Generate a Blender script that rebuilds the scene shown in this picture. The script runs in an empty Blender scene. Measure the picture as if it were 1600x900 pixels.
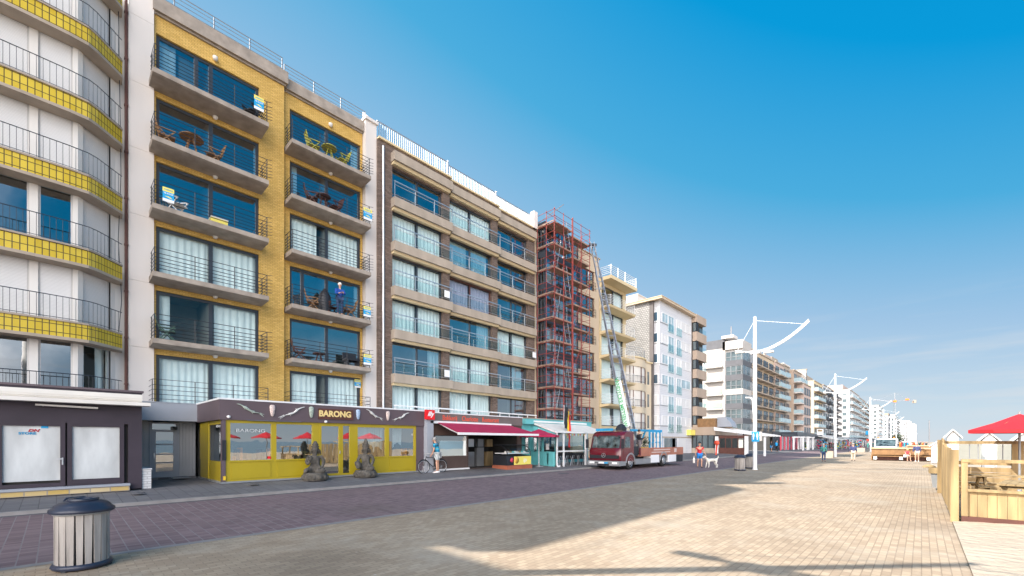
import bpy, bmesh, math, random
from mathutils import Vector, Matrix
random.seed(7)
R = math.radians
S = bpy.context.scene
COL = S.collection

# ---------------- camera
cam = bpy.data.cameras.new('camera'); camo = bpy.data.objects.new('camera', cam); COL.objects.link(camo)
camo.location = (0, 0, 1.8); camo.rotation_euler = (R(90), 0, math.atan(640/675.))
cam.sensor_width = 36; cam.lens = 675/1600*36; cam.shift_y = 0.15; cam.clip_start = .05; cam.clip_end = 9000
S.camera = camo
# ---------------- sky, sun, exposure
EL = R(38.6); SD = Vector((-.684*math.cos(EL), -.729*math.cos(EL), math.sin(EL)))
W = bpy.data.worlds.new('World'); S.world = W; W.use_nodes = True
wt = W.node_tree; bg = wt.nodes['Background']
sky = wt.nodes.new('ShaderNodeTexSky'); sky.sky_type = 'NISHITA'; sky.sun_disc = False
sky.sun_elevation = EL; sky.sun_rotation = math.atan2(SD.x, SD.y); sky.air_density = 1.1; sky.dust_density = .6; sky.ozone_density = 2.2
N_ = wt.nodes.new; LK = wt.links.new
def mth(op, a, b=None, clamp=False):
    n = N_('ShaderNodeMath'); n.operation = op; n.use_clamp = clamp
    for i, v in enumerate((a, b)):
        if v is None: continue
        if isinstance(v, (int, float)): n.inputs[i].default_value = v
        else: LK(v, n.inputs[i])
    return n.outputs[0]
tcw = N_('ShaderNodeTexCoord'); sxw = N_('ShaderNodeSeparateXYZ'); LK(tcw.outputs['Generated'], sxw.inputs[0])
u_ = mth('MULTIPLY', sxw.outputs[2], mth('ADD', mth('MULTIPLY', sxw.outputs[0], .75), 1.0), True)
rw = N_('ShaderNodeValToRGB'); LK(u_, rw.inputs[0]); el = rw.color_ramp.elements
SKY = [(0, (.70, .79, .87)), (.05, (.63, .77, .88)), (.2, (.38, .60, .84)), (.38, (.075, .45, .79)), (.56, (.0, .35, .76)), (1, (.0, .26, .62))]
for i, (p_, c_) in enumerate(SKY):
    e = el[i] if i < 2 else el.new(p_)
    e.position = p_; e.color = (*c_, 1)
rs_ = N_('ShaderNodeVectorMath'); rs_.operation = 'SCALE'; LK(rw.outputs[0], rs_.inputs[0]); rs_.inputs['Scale'].default_value = 3.1
mxs = N_('ShaderNodeMix'); mxs.data_type = 'RGBA'; mxs.inputs[0].default_value = .99; LK(sky.outputs[0], mxs.inputs[6]); LK(rs_.outputs[0], mxs.inputs[7])
# bright veil added in the unseen sky behind camera right, to lift the shade
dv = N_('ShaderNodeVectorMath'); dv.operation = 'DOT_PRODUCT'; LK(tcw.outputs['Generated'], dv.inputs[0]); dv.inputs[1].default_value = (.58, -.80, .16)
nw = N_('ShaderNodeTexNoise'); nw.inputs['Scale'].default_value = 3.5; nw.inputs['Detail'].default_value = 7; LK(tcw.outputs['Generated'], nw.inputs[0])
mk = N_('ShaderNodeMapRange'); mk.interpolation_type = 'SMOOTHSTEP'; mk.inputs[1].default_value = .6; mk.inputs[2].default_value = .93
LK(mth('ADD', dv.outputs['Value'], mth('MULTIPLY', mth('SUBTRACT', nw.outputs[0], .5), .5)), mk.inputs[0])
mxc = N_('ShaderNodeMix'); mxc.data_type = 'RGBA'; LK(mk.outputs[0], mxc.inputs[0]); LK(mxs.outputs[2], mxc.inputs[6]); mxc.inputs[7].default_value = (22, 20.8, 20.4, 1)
# faint wisps low over the horizon
nz = N_('ShaderNodeTexNoise'); nz.inputs['Scale'].default_value = 5; nz.inputs['Detail'].default_value = 6; mpz = N_('ShaderNodeMapping'); mpz.inputs['Scale'].default_value = (1, 1, 9)
LK(tcw.outputs['Generated'], mpz.inputs[0]); LK(mpz.outputs[0], nz.inputs[0])
mz = N_('ShaderNodeMapRange'); mz.inputs[1].default_value = .50; mz.inputs[2].default_value = .74; mz.inputs[4].default_value = .6; LK(nz.outputs[0], mz.inputs[0])
lo_ = N_('ShaderNodeMapRange'); lo_.inputs[1].default_value = .26; lo_.inputs[2].default_value = .10; LK(sxw.outputs[2], lo_.inputs[0])
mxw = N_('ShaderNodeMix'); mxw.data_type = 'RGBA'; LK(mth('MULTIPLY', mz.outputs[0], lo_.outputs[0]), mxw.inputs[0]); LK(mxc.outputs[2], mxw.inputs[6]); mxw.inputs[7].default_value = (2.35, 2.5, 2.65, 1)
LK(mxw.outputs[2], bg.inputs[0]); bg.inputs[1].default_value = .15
sl = bpy.data.lights.new('sun', 'SUN'); sl.energy = 4.5; sl.angle = R(.5); sl.color = (1, .945, .86)
so = bpy.data.objects.new('sun', sl); COL.objects.link(so); so.rotation_euler = (-SD).to_track_quat('-Z', 'Y').to_euler()
S.view_settings.view_transform = 'Standard'; S.view_settings.look = 'None'; S.view_settings.exposure = 1.0; S.view_settings.gamma = 1
S.render.engine = 'CYCLES'
S.cycles.max_bounces = 7; S.cycles.transparent_max_bounces = 12

# ---------------- materials
def nt(m): m.use_nodes = True; return m.node_tree, m.node_tree.nodes, m.node_tree.links
def M(name, col, rough=.6, var=.12, scale=1.5, metal=0, bump=0, streak=0, spec=.5, bscale=40):
    m = bpy.data.materials.new(name); t, n, l = nt(m); p = n['Principled BSDF']
    p.inputs['Roughness'].default_value = rough; p.inputs['Metallic'].default_value = metal
    p.inputs['Specular IOR Level'].default_value = spec
    tc = n.new('ShaderNodeTexCoord'); no = n.new('ShaderNodeTexNoise'); no.inputs['Scale'].default_value = scale; no.inputs['Detail'].default_value = 6
    mp = n.new('ShaderNodeMapping'); l.new(tc.outputs['Object'], mp.inputs[0]); l.new(mp.outputs[0], no.inputs[0])
    if streak: mp.inputs['Scale'].default_value = (1, 1, 1/streak)
    rp = n.new('ShaderNodeValToRGB'); e = rp.color_ramp.elements
    e[0].position = .3; e[1].position = .7
    e[0].color = (*[c*(1-var) for c in col], 1); e[1].color = (*[min(1, c*(1+var)) for c in col], 1)
    l.new(no.outputs[0], rp.inputs[0]); l.new(rp.outputs[0], p.inputs['Base Color'])
    if bump:
        b = n.new('ShaderNodeBump'); b.inputs['Strength'].default_value = bump; b.inputs['Distance'].default_value = .01
        n2 = n.new('ShaderNodeTexNoise'); n2.inputs['Scale'].default_value = bscale; l.new(tc.outputs['Object'], n2.inputs[0])
        l.new(n2.outputs[0], b.inputs['Height']); l.new(b.outputs[0], p.inputs['Normal'])
    return m
def brick(name, c1, c2, mort, bw, bh, msize=.01, rough=.85, flat=False, rot=0, bump=.4, big=.15, off=.5, band=None, patch=None, gum=0):
    m = bpy.data.materials.new(name); t, n, l = nt(m); p = n['Principled BSDF']; p.inputs['Roughness'].default_value = rough
    p.inputs['Specular IOR Level'].default_value = .3
    tc = n.new('ShaderNodeTexCoord'); br = n.new('ShaderNodeTexBrick')
    if flat:
        mp = n.new('ShaderNodeMapping'); mp.inputs['Rotation'].default_value = (0, 0, R(rot)); l.new(tc.outputs['Object'], mp.inputs[0]); vec = mp.outputs[0]
    else:
        sx = n.new('ShaderNodeSeparateXYZ'); cx = n.new('ShaderNodeCombineXYZ'); ad = n.new('ShaderNodeMath'); ad.operation = 'SUBTRACT'
        l.new(tc.outputs['Object'], sx.inputs[0]); l.new(sx.outputs[0], ad.inputs[0]); l.new(sx.outputs[1], ad.inputs[1])
        l.new(ad.outputs[0], cx.inputs[0]); l.new(sx.outputs[2], cx.inputs[1]); vec = cx.outputs[0]
    l.new(vec, br.inputs[0]); br.inputs['Scale'].default_value = 1; br.inputs['Brick Width'].default_value = bw; br.inputs['Row Height'].default_value = bh
    br.inputs['Mortar Size'].default_value = msize; br.offset = off; br.inputs['Bias'].default_value = 0
    br.inputs['Color1'].default_value = (*c1, 1); br.inputs['Color2'].default_value = (*c2, 1); br.inputs['Mortar'].default_value = (*mort, 1)
    no = n.new('ShaderNodeTexNoise'); no.inputs['Scale'].default_value = .35; no.inputs['Detail'].default_value = 8; no.inputs['Roughness'].default_value = .65
    l.new(tc.outputs['Object'], no.inputs[0])
    mx = n.new('ShaderNodeMix'); mx.data_type = 'RGBA'; mx.blend_type = 'MULTIPLY'; mx.inputs[0].default_value = 1
    rp = n.new('ShaderNodeValToRGB'); rp.color_ramp.elements[0].position = .25; rp.color_ramp.elements[1].position = .75
    rp.color_ramp.elements[0].color = (1-big, 1-big, 1-big, 1); rp.color_ramp.elements[1].color = (1+big, 1+big, 1+big, 1)
    l.new(no.outputs[0], rp.inputs[0]); l.new(br.outputs[0], mx.inputs[6]); l.new(rp.outputs[0], mx.inputs[7]); out = mx.outputs[2]
    if band:      # pale sand-filled joints between laying bands
        w, colr, ms = band; b2 = n.new('ShaderNodeTexBrick'); l.new(vec, b2.inputs[0]); b2.inputs['Scale'].default_value = 1
        b2.inputs['Brick Width'].default_value = 400; b2.inputs['Row Height'].default_value = w; b2.inputs['Mortar Size'].default_value = ms; b2.offset = 0
        b2.inputs['Color1'].default_value = (0, 0, 0, 1); b2.inputs['Color2'].default_value = (0, 0, 0, 1); b2.inputs['Mortar'].default_value = (1, 1, 1, 1)
        n3 = n.new('ShaderNodeTexNoise'); n3.inputs['Scale'].default_value = .5; l.new(tc.outputs['Object'], n3.inputs[0])
        mu = n.new('ShaderNodeMath'); mu.operation = 'MULTIPLY'; l.new(b2.outputs[0], mu.inputs[0]); l.new(n3.outputs[0], mu.inputs[1])
        m3 = n.new('ShaderNodeMix'); m3.data_type = 'RGBA'; l.new(mu.outputs[0], m3.inputs[0]); l.new(out, m3.inputs[6]); m3.inputs[7].default_value = (*colr, 1); out = m3.outputs[2]
    if patch:     # patches of another brick or blown sand
        colr, lo, hi, sc, amt = patch; n4 = n.new('ShaderNodeTexNoise'); n4.inputs['Scale'].default_value = sc; n4.inputs['Detail'].default_value = 9; n4.inputs['Roughness'].default_value = .7
        l.new(tc.outputs['Object'], n4.inputs[0]); r4 = n.new('ShaderNodeMapRange'); r4.inputs[1].default_value = lo; r4.inputs[2].default_value = hi; r4.inputs[4].default_value = amt
        l.new(n4.outputs[0], r4.inputs[0]); m4 = n.new('ShaderNodeMix'); m4.data_type = 'RGBA'; l.new(r4.outputs[0], m4.inputs[0]); l.new(out, m4.inputs[6]); m4.inputs[7].default_value = (*colr, 1); out = m4.outputs[2]
    if gum:       # trodden gum, droppings and small stains
        for sc, thr, colr, am in ((2.2, .035, (.12, .10, .085), .55), (1.3, .022, (.55, .50, .44), .7), (.16, .12, (.13, .10, .075), .35)):
            vo = n.new('ShaderNodeTexVoronoi'); vo.inputs['Scale'].default_value = sc; mpv = n.new('ShaderNodeMapping'); mpv.inputs['Location'].default_value = (sc*7, sc*3, .4)
            nd = n.new('ShaderNodeTexNoise'); nd.inputs['Scale'].default_value = sc*3; l.new(tc.outputs['Object'], nd.inputs[0]); vm = n.new('ShaderNodeVectorMath'); vm.operation = 'MULTIPLY_ADD'
            l.new(nd.outputs['Color'], vm.inputs[0]); vm.inputs[1].default_value = (.25/sc,)*3; l.new(tc.outputs['Object'], vm.inputs[2]); l.new(vm.outputs[0], mpv.inputs[0]); l.new(mpv.outputs[0], vo.inputs[0])
            r5 = n.new('ShaderNodeMapRange'); r5.inputs[1].default_value = thr*1.6; r5.inputs[2].default_value = thr*.6; r5.inputs[4].default_value = am*gum; l.new(vo.outputs['Distance'], r5.inputs[0])
            m5 = n.new('ShaderNodeMix'); m5.data_type = 'RGBA'; l.new(r5.outputs[0], m5.inputs[0]); l.new(out, m5.inputs[6]); m5.inputs[7].default_value = (*colr, 1); out = m5.outputs[2]
    l.new(out, p.inputs['Base Color'])
    bu = n.new('ShaderNodeBump'); bu.inputs['Strength'].default_value = bump; bu.inputs['Distance'].default_value = .006; bu.invert = True
    l.new(br.outputs['Fac'], bu.inputs['Height']); l.new(bu.outputs[0], p.inputs['Normal'])
    return m
def glass(name, tint=(.75, .85, .88), rough=0.0, refl=1.0, ior=1.5):
    m = bpy.data.materials.new(name); t, n, l = nt(m); n.remove(n['Principled BSDF']); o = n['Material Output']
    tr = n.new('ShaderNodeBsdfTransparent'); tr.inputs[0].default_value = (*tint, 1); gl = n.new('ShaderNodeBsdfGlossy'); gl.inputs['Roughness'].default_value = rough
    gl.inputs[0].default_value = (refl, refl, refl, 1)
    lw = n.new('ShaderNodeLayerWeight'); lw.inputs[0].default_value = .5; pw = n.new('ShaderNodeMath'); pw.operation = 'POWER'; pw.inputs[1].default_value = 5; l.new(lw.outputs['Facing'], pw.inputs[0])
    f0 = ((ior-1)/(ior+1))**2; fr = n.new('ShaderNodeMapRange'); fr.inputs[3].default_value = f0; l.new(pw.outputs[0], fr.inputs[0]); mx = n.new('ShaderNodeMixShader')
    tg = n.new('ShaderNodeTexCoord'); ng = n.new('ShaderNodeTexNoise'); ng.inputs['Scale'].default_value = 1.1; l.new(tg.outputs['Object'], ng.inputs[0]); bg_ = n.new('ShaderNodeBump'); bg_.inputs['Strength'].default_value = .035; bg_.inputs['Distance'].default_value = .05
    l.new(ng.outputs[0], bg_.inputs['Height']); l.new(bg_.outputs[0], gl.inputs['Normal'])
    l.new(fr.outputs[0], mx.inputs[0]); l.new(tr.outputs[0], mx.inputs[1]); l.new(gl.outputs[0], mx.inputs[2]); l.new(mx.outputs[0], o.inputs[0])
    return m
mt = {}
mt['white'] = M('white_paint', (.56, .55, .54), .5, .08, 3, streak=6)
mt['whitew'] = M('white_render', (.74, .71, .67), .8, .06, .6, bump=.2, streak=5)
mt['conc_white'] = M('pale_concrete', (.66, .61, .57), .85, .13, .5, bump=.3, streak=8)
mt['conc'] = M('grey_concrete', (.33, .28, .235), .9, .22, 2.5, bump=.5)
mt['conc_l'] = M('light_concrete', (.385, .32, .255), .9, .15, 1.5, bump=.4, streak=3)
mt['beige'] = M('beige_render', (.56, .44, .31), .85, .08, .5, bump=.2, streak=6)
mt['cream'] = M('cream_render', (.66, .53, .32), .85, .06, .5, streak=6)
mt['brown_band'] = M('taupe_cladding', (.40, .31, .24), .8, .08, .6, streak=6)
mt['navy'] = M('dark_blue_grey_frame', (.035, .045, .06), .4, .1)
mt['black'] = M('black_metal', (.02, .022, .028), .5, .1)
mt['dark'] = M('dark_interior', (.05, .048, .045), .9, .2)
mt['room'] = M('room_plaster', (.22, .21, .19), .9, .1)
mt['yel_tile'] = brick('yellow_glazed_tiles', (.58, .41, .035), (.66, .49, .06), (.10, .075, .03), .165, .27, .012, .25, off=0, bump=.8, big=.06)
mt['yel_brick'] = brick('yellow_glazed_brick', (.56, .35, .085), (.70, .455, .135), (.38, .23, .06), .21, .065, .008, .55, big=.10)
mt['dk_brick'] = brick('brown_brick', (.13, .09, .07), (.25, .18, .145), (.10, .08, .07), .22, .07, .010, big=.2)
mt['gable'] = brick('grey_relief_blocks', (.36, .345, .33), (.28, .27, .26), (.15, .145, .14), .3, .22, .03, big=.15)
mt['wh_brick'] = brick('white_painted_brick', (.62, .61, .60), (.68, .67, .66), (.42, .41, .41), .24, .075, .01, big=.06)
mt['shutter'] = brick('roller_shutter_slats', (.72, .71, .70), (.74, .73, .72), (.56, .55, .54), 60, .045, .006, .5, big=.03)
mt['curtain'] = M('white_curtain', (.76, .77, .75), .95, .05, 3)
mt['glass'] = glass('window_glass', (.88, .98, 1), ior=1.6)
mt['glass_dk'] = glass('dark_window_glass', (.60, .78, .84), ior=3.7)
mt['glass_shop'] = glass('shop_window_glass', (.6, .72, .76), ior=4.2); mt['glass_pale'] = M('pale_blue_curtained_glass', (.34, .44, .48), .1, .35, .5, spec=.9)
mt['glass_cl'] = glass('clear_glass_panel', (.86, .93, .93), ior=1.35)
mt['glass_blue'] = M('blue_tinted_far_glass', (.05, .09, .13), .06, .3, .7, spec=1.0)
mt['glass_far'] = M('far_curtained_glass', (.10, .13, .14), .1, .5, .35, spec=.9)
mt['silver'] = M('aluminium', (.55, .56, .58), .35, .06, 3, metal=.7)
mt['white_metal'] = M('white_metal', (.78, .78, .78), .35, .04, 3)
mt['wood_w'] = M('weathered_pale_wood', (.33, .30, .275), .85, .42, 7, streak=9, bump=.5)
mt['wood_y'] = M('new_pine_boards', (.32, .225, .11), .85, .45, 5, streak=10, bump=.4)
mt['wood_b'] = M('brown_stained_wood', (.25, .135, .055), .6, .22, 3, bump=.3)
mt['wood_d'] = M('dark_brown_wood', (.10, .035, .025), .6, .2, 4)
mt['teak'] = M('teak', (.30, .16, .07), .7, .2, 8)
mt['plum'] = M('plum_brown_fascia', (.105, .075, .085), .5, .08, .8)
mt['plum_d'] = M('dark_plum_paint', (.040, .028, .040), .6, .2, 1.2, bump=.2)
mt['mustard'] = M('mustard_paint', (.40, .30, .012), .4, .06, 1)
mt['lgrey'] = M('light_grey_panel', (.34, .36, .40), .5, .05, 1)
mt['grey_pnl'] = M('pale_grey_cladding', (.42, .42, .43), .6, .06, 1)
mt['steel'] = M('steel_grey', (.28, .28, .29), .4, .1, metal=.6)
mt['crimson'] = M('crimson_canvas', (.42, .015, .07), .8, .08, 2)
mt['red'] = M('red_canvas', (.50, .012, .02), .75, .06, 2)
mt['red_s'] = M('bright_red_sign', (.75, .01, .015), .4, .03)
mt['teal'] = M('turquoise_paint', (.14, .48, .50), .5, .07, 1)
mt['rust'] = M('red_oxide_steel', (.30, .045, .035), .6, .25, 5)
mt['plank'] = M('scaffold_boards', (.30, .19, .14), .85, .25, 3)
mt['stone'] = M('mossy_carved_stone', (.095, .085, .072), .95, .45, 7, bump=1.0, bscale=60)
mt['lid'] = M('dark_navy_plastic', (.022, .028, .05), .38, .2, 3, bump=.15)
mt['skin'] = M('skin', (.55, .30, .20), .55, .05)
mt['truckred'] = M('maroon_truck_paint', (.115, .006, .014), .22, .05, spec=.8)
mt['bedred'] = M('faded_terracotta_board', (.40, .16, .10), .55, .15, 2)
mt['rubber'] = M('rubber', (.02, .02, .02), .8, .1)
mt['gal'] = M('galvanised_grey', (.30, .31, .32), .45, .1, metal=.3)
mt['blue'] = M('blue_steel', (.02, .28, .52), .45, .12, 4)
mt['signblue'] = M('sign_blue', (.01, .34, .66), .4, .03)
mt['signyel'] = M('sign_yellow', (.85, .72, .15), .5, .04)
mt['signwht'] = M('sign_white', (.82, .82, .82), .5, .02)
mt['letter_y'] = M('yellow_cream_letters', (.80, .60, .25), .5, .04)
mt['letter_r'] = M('orange_red_letters', (.72, .09, .045), .5, .04)
mt['letter_g'] = M('green_letters', (.08, .45, .16), .5, .04)
mt['letter_w'] = M('ghost_white_letters', (.7, .72, .72), .5, .04)
mt['orange'] = M('orange_plastic', (.85, .22, .02), .4, .04)
mt['yellow'] = M('yellow_plastic', (.80, .52, .03), .4, .06)
mt['greenp'] = M('dark_green_plastic', (.03, .10, .07), .4, .06)
mt['olive'] = M('yellow_green_metal', (.42, .40, .05), .45, .05)
mt['creamcv'] = M('cream_canvas', (.74, .70, .64), .8, .05, 2)
def cm(name, col, rough=.8): 
    if name not in mt: mt[name] = M(name, col, rough, .08, 6)
    return mt[name]

# ---------------- mesh builder
WL = {}
class MB:
    def __init__(s): s.v = []; s.f = []; s.mi = []; s.sm = []; s.cur = 0
    def add(s, vs, fs, smooth=False):
        o = len(s.v); s.v += [tuple(v) for v in vs]
        for f in fs: s.f.append([i+o for i in f]); s.mi.append(s.cur); s.sm.append(smooth)
        return s
    def box(s, x0, x1, y0, y1, z0, z1):
        if x0 > x1: x0, x1 = x1, x0
        if y0 > y1: y0, y1 = y1, y0
        if z0 > z1: z0, z1 = z1, z0
        return s.add([(x0,y0,z0),(x1,y0,z0),(x1,y1,z0),(x0,y1,z0),(x0,y0,z1),(x1,y0,z1),(x1,y1,z1),(x0,y1,z1)],
              [(0,3,2,1),(4,5,6,7),(0,1,5,4),(1,2,6,5),(2,3,7,6),(3,0,4,7)])
    def beam(s, p, q, w, h=None, up=(0,0,1)):
        p = Vector(p); q = Vector(q); h = h or w; d = (q-p).normalized(); u = Vector(up)
        if abs(d.dot(u)) > .98: u = Vector((1,0,0))
        a = d.cross(u).normalized()*w/2; b = a.normalized().cross(d)*h/2
        vs = [p-a-b, p+a-b, p+a+b, p-a+b, q-a-b, q+a-b, q+a+b, q-a+b]
        return s.add(vs, [(0,3,2,1),(4,5,6,7),(0,1,5,4),(1,2,6,5),(2,3,7,6),(3,0,4,7)][::1])
    def tube(s, pts, r, n=8, caps=True):
        pts = [Vector(p) for p in pts]; rs = r if isinstance(r, (list, tuple)) else [r]*len(pts); rings = []
        up = None
        for i, p in enumerate(pts):
            d = (pts[min(i+1, len(pts)-1)]-pts[max(i-1, 0)]).normalized()
            if up is None: up = Vector((0,0,1)) if abs(d.z) < .9 else Vector((1,0,0))
            a = d.cross(up).normalized(); b = a.cross(d).normalized(); up = b
            rings.append([p+(a*math.cos(2*math.pi*k/n)+b*math.sin(2*math.pi*k/n))*rs[i] for k in range(n)])
        vs = [v for ri in rings for v in ri]; fs = []
        for i in range(len(pts)-1):
            for k in range(n): fs.append((i*n+k, i*n+(k+1)%n, (i+1)*n+(k+1)%n, (i+1)*n+k))
        s.add(vs, fs, n > 5)
        if caps:
            s.add(rings[0], [tuple(range(n))[::-1]]); s.add(rings[-1], [tuple(range(n))])
        return s
    def lathe(s, prof, c=(0,0,0), n=24, sx=1, sy=1, smooth=True):
        vs = []; fs = []
        for r, z in prof:
            for k in range(n): a = 2*math.pi*k/n; vs.append((c[0]+r*sx*math.cos(a), c[1]+r*sy*math.sin(a), c[2]+z))
        for i in range(len(prof)-1):
            for k in range(n): fs.append((i*n+k, i*n+(k+1)%n, (i+1)*n+(k+1)%n, (i+1)*n+k))
        s.add(vs, fs, smooth)
        if prof[0][0] > 1e-4: s.add(vs[:n], [tuple(range(n))[::-1]])
        if prof[-1][0] > 1e-4: s.add(vs[-n:], [tuple(range(n))])
        return s
    def prism(s, poly, z0, z1):     # poly in xy, extruded in z
        n = len(poly); vs = [(x,y,z0) for x, y in poly]+[(x,y,z1) for x, y in poly]
        return s.add(vs, [tuple(range(n))[::-1], tuple(range(n, 2*n))]+[(i,(i+1)%n,n+(i+1)%n,n+i) for i in range(n)])
    def slab(s, poly, ax, a, b):    # poly of 2 coords extruded along axis ax ('x' or 'y') from a to b
        n = len(poly)
        f = (lambda u, w, t: (t, u, w)) if ax == 'x' else (lambda u, w, t: (u, t, w))
        vs = [f(u, w, a) for u, w in poly]+[f(u, w, b) for u, w in poly]
        return s.add(vs, [tuple(range(n))[::-1], tuple(range(n, 2*n))]+[(i,(i+1)%n,n+(i+1)%n,n+i) for i in range(n)])
    def sheet(s, x0, x1, y0, y1, z0, z1=None):
        z1 = z0 if z1 is None else z1
        return s.add([(x0,y0,z0),(x1,y0,z1),(x1,y1,z1),(x0,y1,z0)], [(0,1,2,3)])
    def mat(s, i): s.cur = i; return s
    def xf(s, mtx, start=0):
        for i in range(start, len(s.v)): s.v[i] = tuple(mtx @ Vector(s.v[i]))
        return s
    def mesh(s, name, mats):
        me = bpy.data.meshes.new(name); me.from_pydata(s.v, [], s.f)
        for m in (mats if isinstance(mats, (list, tuple)) else [mats]): me.materials.append(mt[m] if isinstance(m, str) else m)
        me.polygons.foreach_set('material_index', s.mi); me.polygons.foreach_set('use_smooth', s.sm)
        bm = bmesh.new(); bm.from_mesh(me); bmesh.ops.recalc_face_normals(bm, faces=bm.faces) if not getattr(s, 'keep', False) else None; bm.to_mesh(me); bm.free()
        me.update(); return me
def put(name, me, parent=None, at=(0,0,0), rz=0, rot=None):
    o = bpy.data.objects.new(name, me); COL.objects.link(o); at = Vector(at)
    if parent is not None and parent in WL: o.location = at-WL[parent]; o.parent = parent
    elif parent is not None: o.location = at; o.parent = parent
    else: o.location = at
    o.rotation_euler = rot or (0, 0, rz); WL[o] = at
    return o
def B(mb, name, mats, parent=None, at=None):
    """link a builder as one object; coordinates are in the parent's world-aligned frame unless 'at' is given"""
    if at is None:
        at = WL[parent] if parent is not None else Vector((0,0,0))
        mb.v = [(v[0]-at[0], v[1]-at[1], v[2]-at[2]) for v in mb.v]
    return put(name, mb.mesh(name, mats), parent, at)
def L(mb, name, mats, parent):
    """part in the local frame of a thing that may be turned"""
    o = bpy.data.objects.new(name, mb.mesh(name, mats)); COL.objects.link(o); o.parent = parent; WL[o] = WL[parent]; return o
def tag(o, label=None, cat=None, group=None, kind=None):
    if label: o['label'] = label
    if cat: o['category'] = cat
    if group: o['group'] = group
    if kind: o['kind'] = kind
    return o
def thing(name, label, cat, loc=(0,0,0), rz=0, group=None):
    o = bpy.data.objects.new(name, None); COL.objects.link(o); o.location = loc; o.rotation_euler = (0,0,rz); o.empty_display_size = .3
    WL[o] = Vector(loc); return tag(o, label, cat, group)
def copy_tree(o, loc, rz=None, label=None, parent=None):
    c = o.copy(); COL.objects.link(c); c.parent = parent
    if parent is None:
        c.location = loc; WL[c] = Vector(loc)
        if rz is not None: c.rotation_euler = (0,0,rz)
        if label: c['label'] = label
    for ch in list(o.children): copy_tree(ch, None, parent=c)
    return c
def text(s, parent, name, size, loc, rot, m, ext=.01, font_x=1.0, shear=0, bold=0, align='CENTER'):
    cu = bpy.data.curves.new('t', 'FONT'); cu.body = s; cu.size = size; cu.extrude = ext; cu.align_x = align; cu.align_y = 'CENTER'; cu.shear = shear; cu.offset = bold; cu.resolution_u = 3
    o = bpy.data.objects.new('t', cu); COL.objects.link(o); bpy.context.view_layer.update()
    me = bpy.data.meshes.new_from_object(o.evaluated_get(bpy.context.evaluated_depsgraph_get())); bpy.data.objects.remove(o); bpy.data.curves.remove(cu)
    me.materials.clear(); me.materials.append(mt[m])
    t = put(name, me, parent, loc, rot=rot); t.scale = (font_x, 1, 1); return t
FX = (R(90), 0, R(90))      # lettering that faces +X and reads along +Y

# ---------------- ground, beach, sea
def struct(mb, name, m):
    o = B(mb, name, m); o['kind'] = 'structure'; return o
YA, YB = -60, 1500
mt['paver'] = brick('beige_clay_pavers', (.335, .25, .175), (.44, .34, .24), (.27, .205, .145), .20, .10, .006, flat=True, rot=90, big=.20, bump=.7, patch=((.44, .37, .29), .50, .70, .4, .8), gum=1)
mt['redbrick'] = brick('purple_red_clay_bricks', (.175, .115, .12), (.255, .18, .18), (.14, .11, .11), .10, .205, .006, flat=True, rot=0, big=.12, band=(.205, (.33, .30, .30), .009), patch=((.30, .25, .23), .56, .74, .45, .6), gum=.7)
mt['tiles'] = brick('grey_pavement_tiles', (.155, .145, .15), (.19, .18, .18), (.10, .095, .095), .3, .3, .008, flat=True, big=.2, gum=.8)
mt['kerb'] = M('kerb_stone', (.27, .25, .24), .85, .15, 3)
mt['gutter'] = M('dark_gutter', (.10, .095, .10), .9, .2, 3)
mt['sand'] = M('beach_sand', (.42, .345, .265), .95, .12, .8, bump=.8, bscale=6)

for nd_ in mt['sand'].node_tree.nodes:
    if nd_.type == 'BUMP': nd_.inputs['Distance'].default_value = .09
mt['sea'] = M('sea_water', (.06, .12, .16), .15, .1, .01)
struct(MB().sheet(-9.3, .5, YA, YB, 0), 'promenade', 'paver')
struct(MB().sheet(-9.48, -9.3, YA, YB, .004), 'border_strip', 'kerb')
struct(MB().sheet(-14.75, -9.48, YA, YB, .12, .004), 'road', 'redbrick')
struct(MB().sheet(-15.0, -14.75, YA, YB, .118, .122), 'gutter', 'gutter')
struct(MB().box(-15.15, -15.0, YA, YB, .0, .20), 'kerb', 'kerb')
struct(MB().sheet(-17.8, -15.15, YA, YB, .33, .2).sheet(-140, -17.8, YA, YB, .33), 'pavement', 'tiles')
# sand: gently heaped, ending in the sea
mb = MB(); nx, ny = 60, 140; random.seed(3)
from mathutils import noise
xs = [.5+((i/nx)**2)*110 for i in range(nx+1)]; ys = [-30+((j/ny)**1.7)*1500 for j in range(ny+1)]
vs = []
for j, y in enumerate(ys):
    for i, x in enumerate(xs):
        z = .03+.16*noise.noise((x*.35, y*.35, 0))+.05*noise.noise((x*1.7, y*1.7, 3))
        z *= min(1, (x-.5)/1.2+.12)
        if x > 45: z -= (x-45)*.045
        vs.append((x, y, z+.012))
mb.add(vs, [(j*(nx+1)+i, j*(nx+1)+i+1, (j+1)*(nx+1)+i+1, (j+1)*(nx+1)+i) for j in range(ny) for i in range(nx)], True)
struct(mb, 'beach', 'sand')
struct(MB().sheet(60, 7000, -3000, 7500, -1.2), 'sea', 'sea')
struct(MB().sheet(-4000, 62, -3000, 7500, -1.6), 'ground', 'sand')

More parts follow.
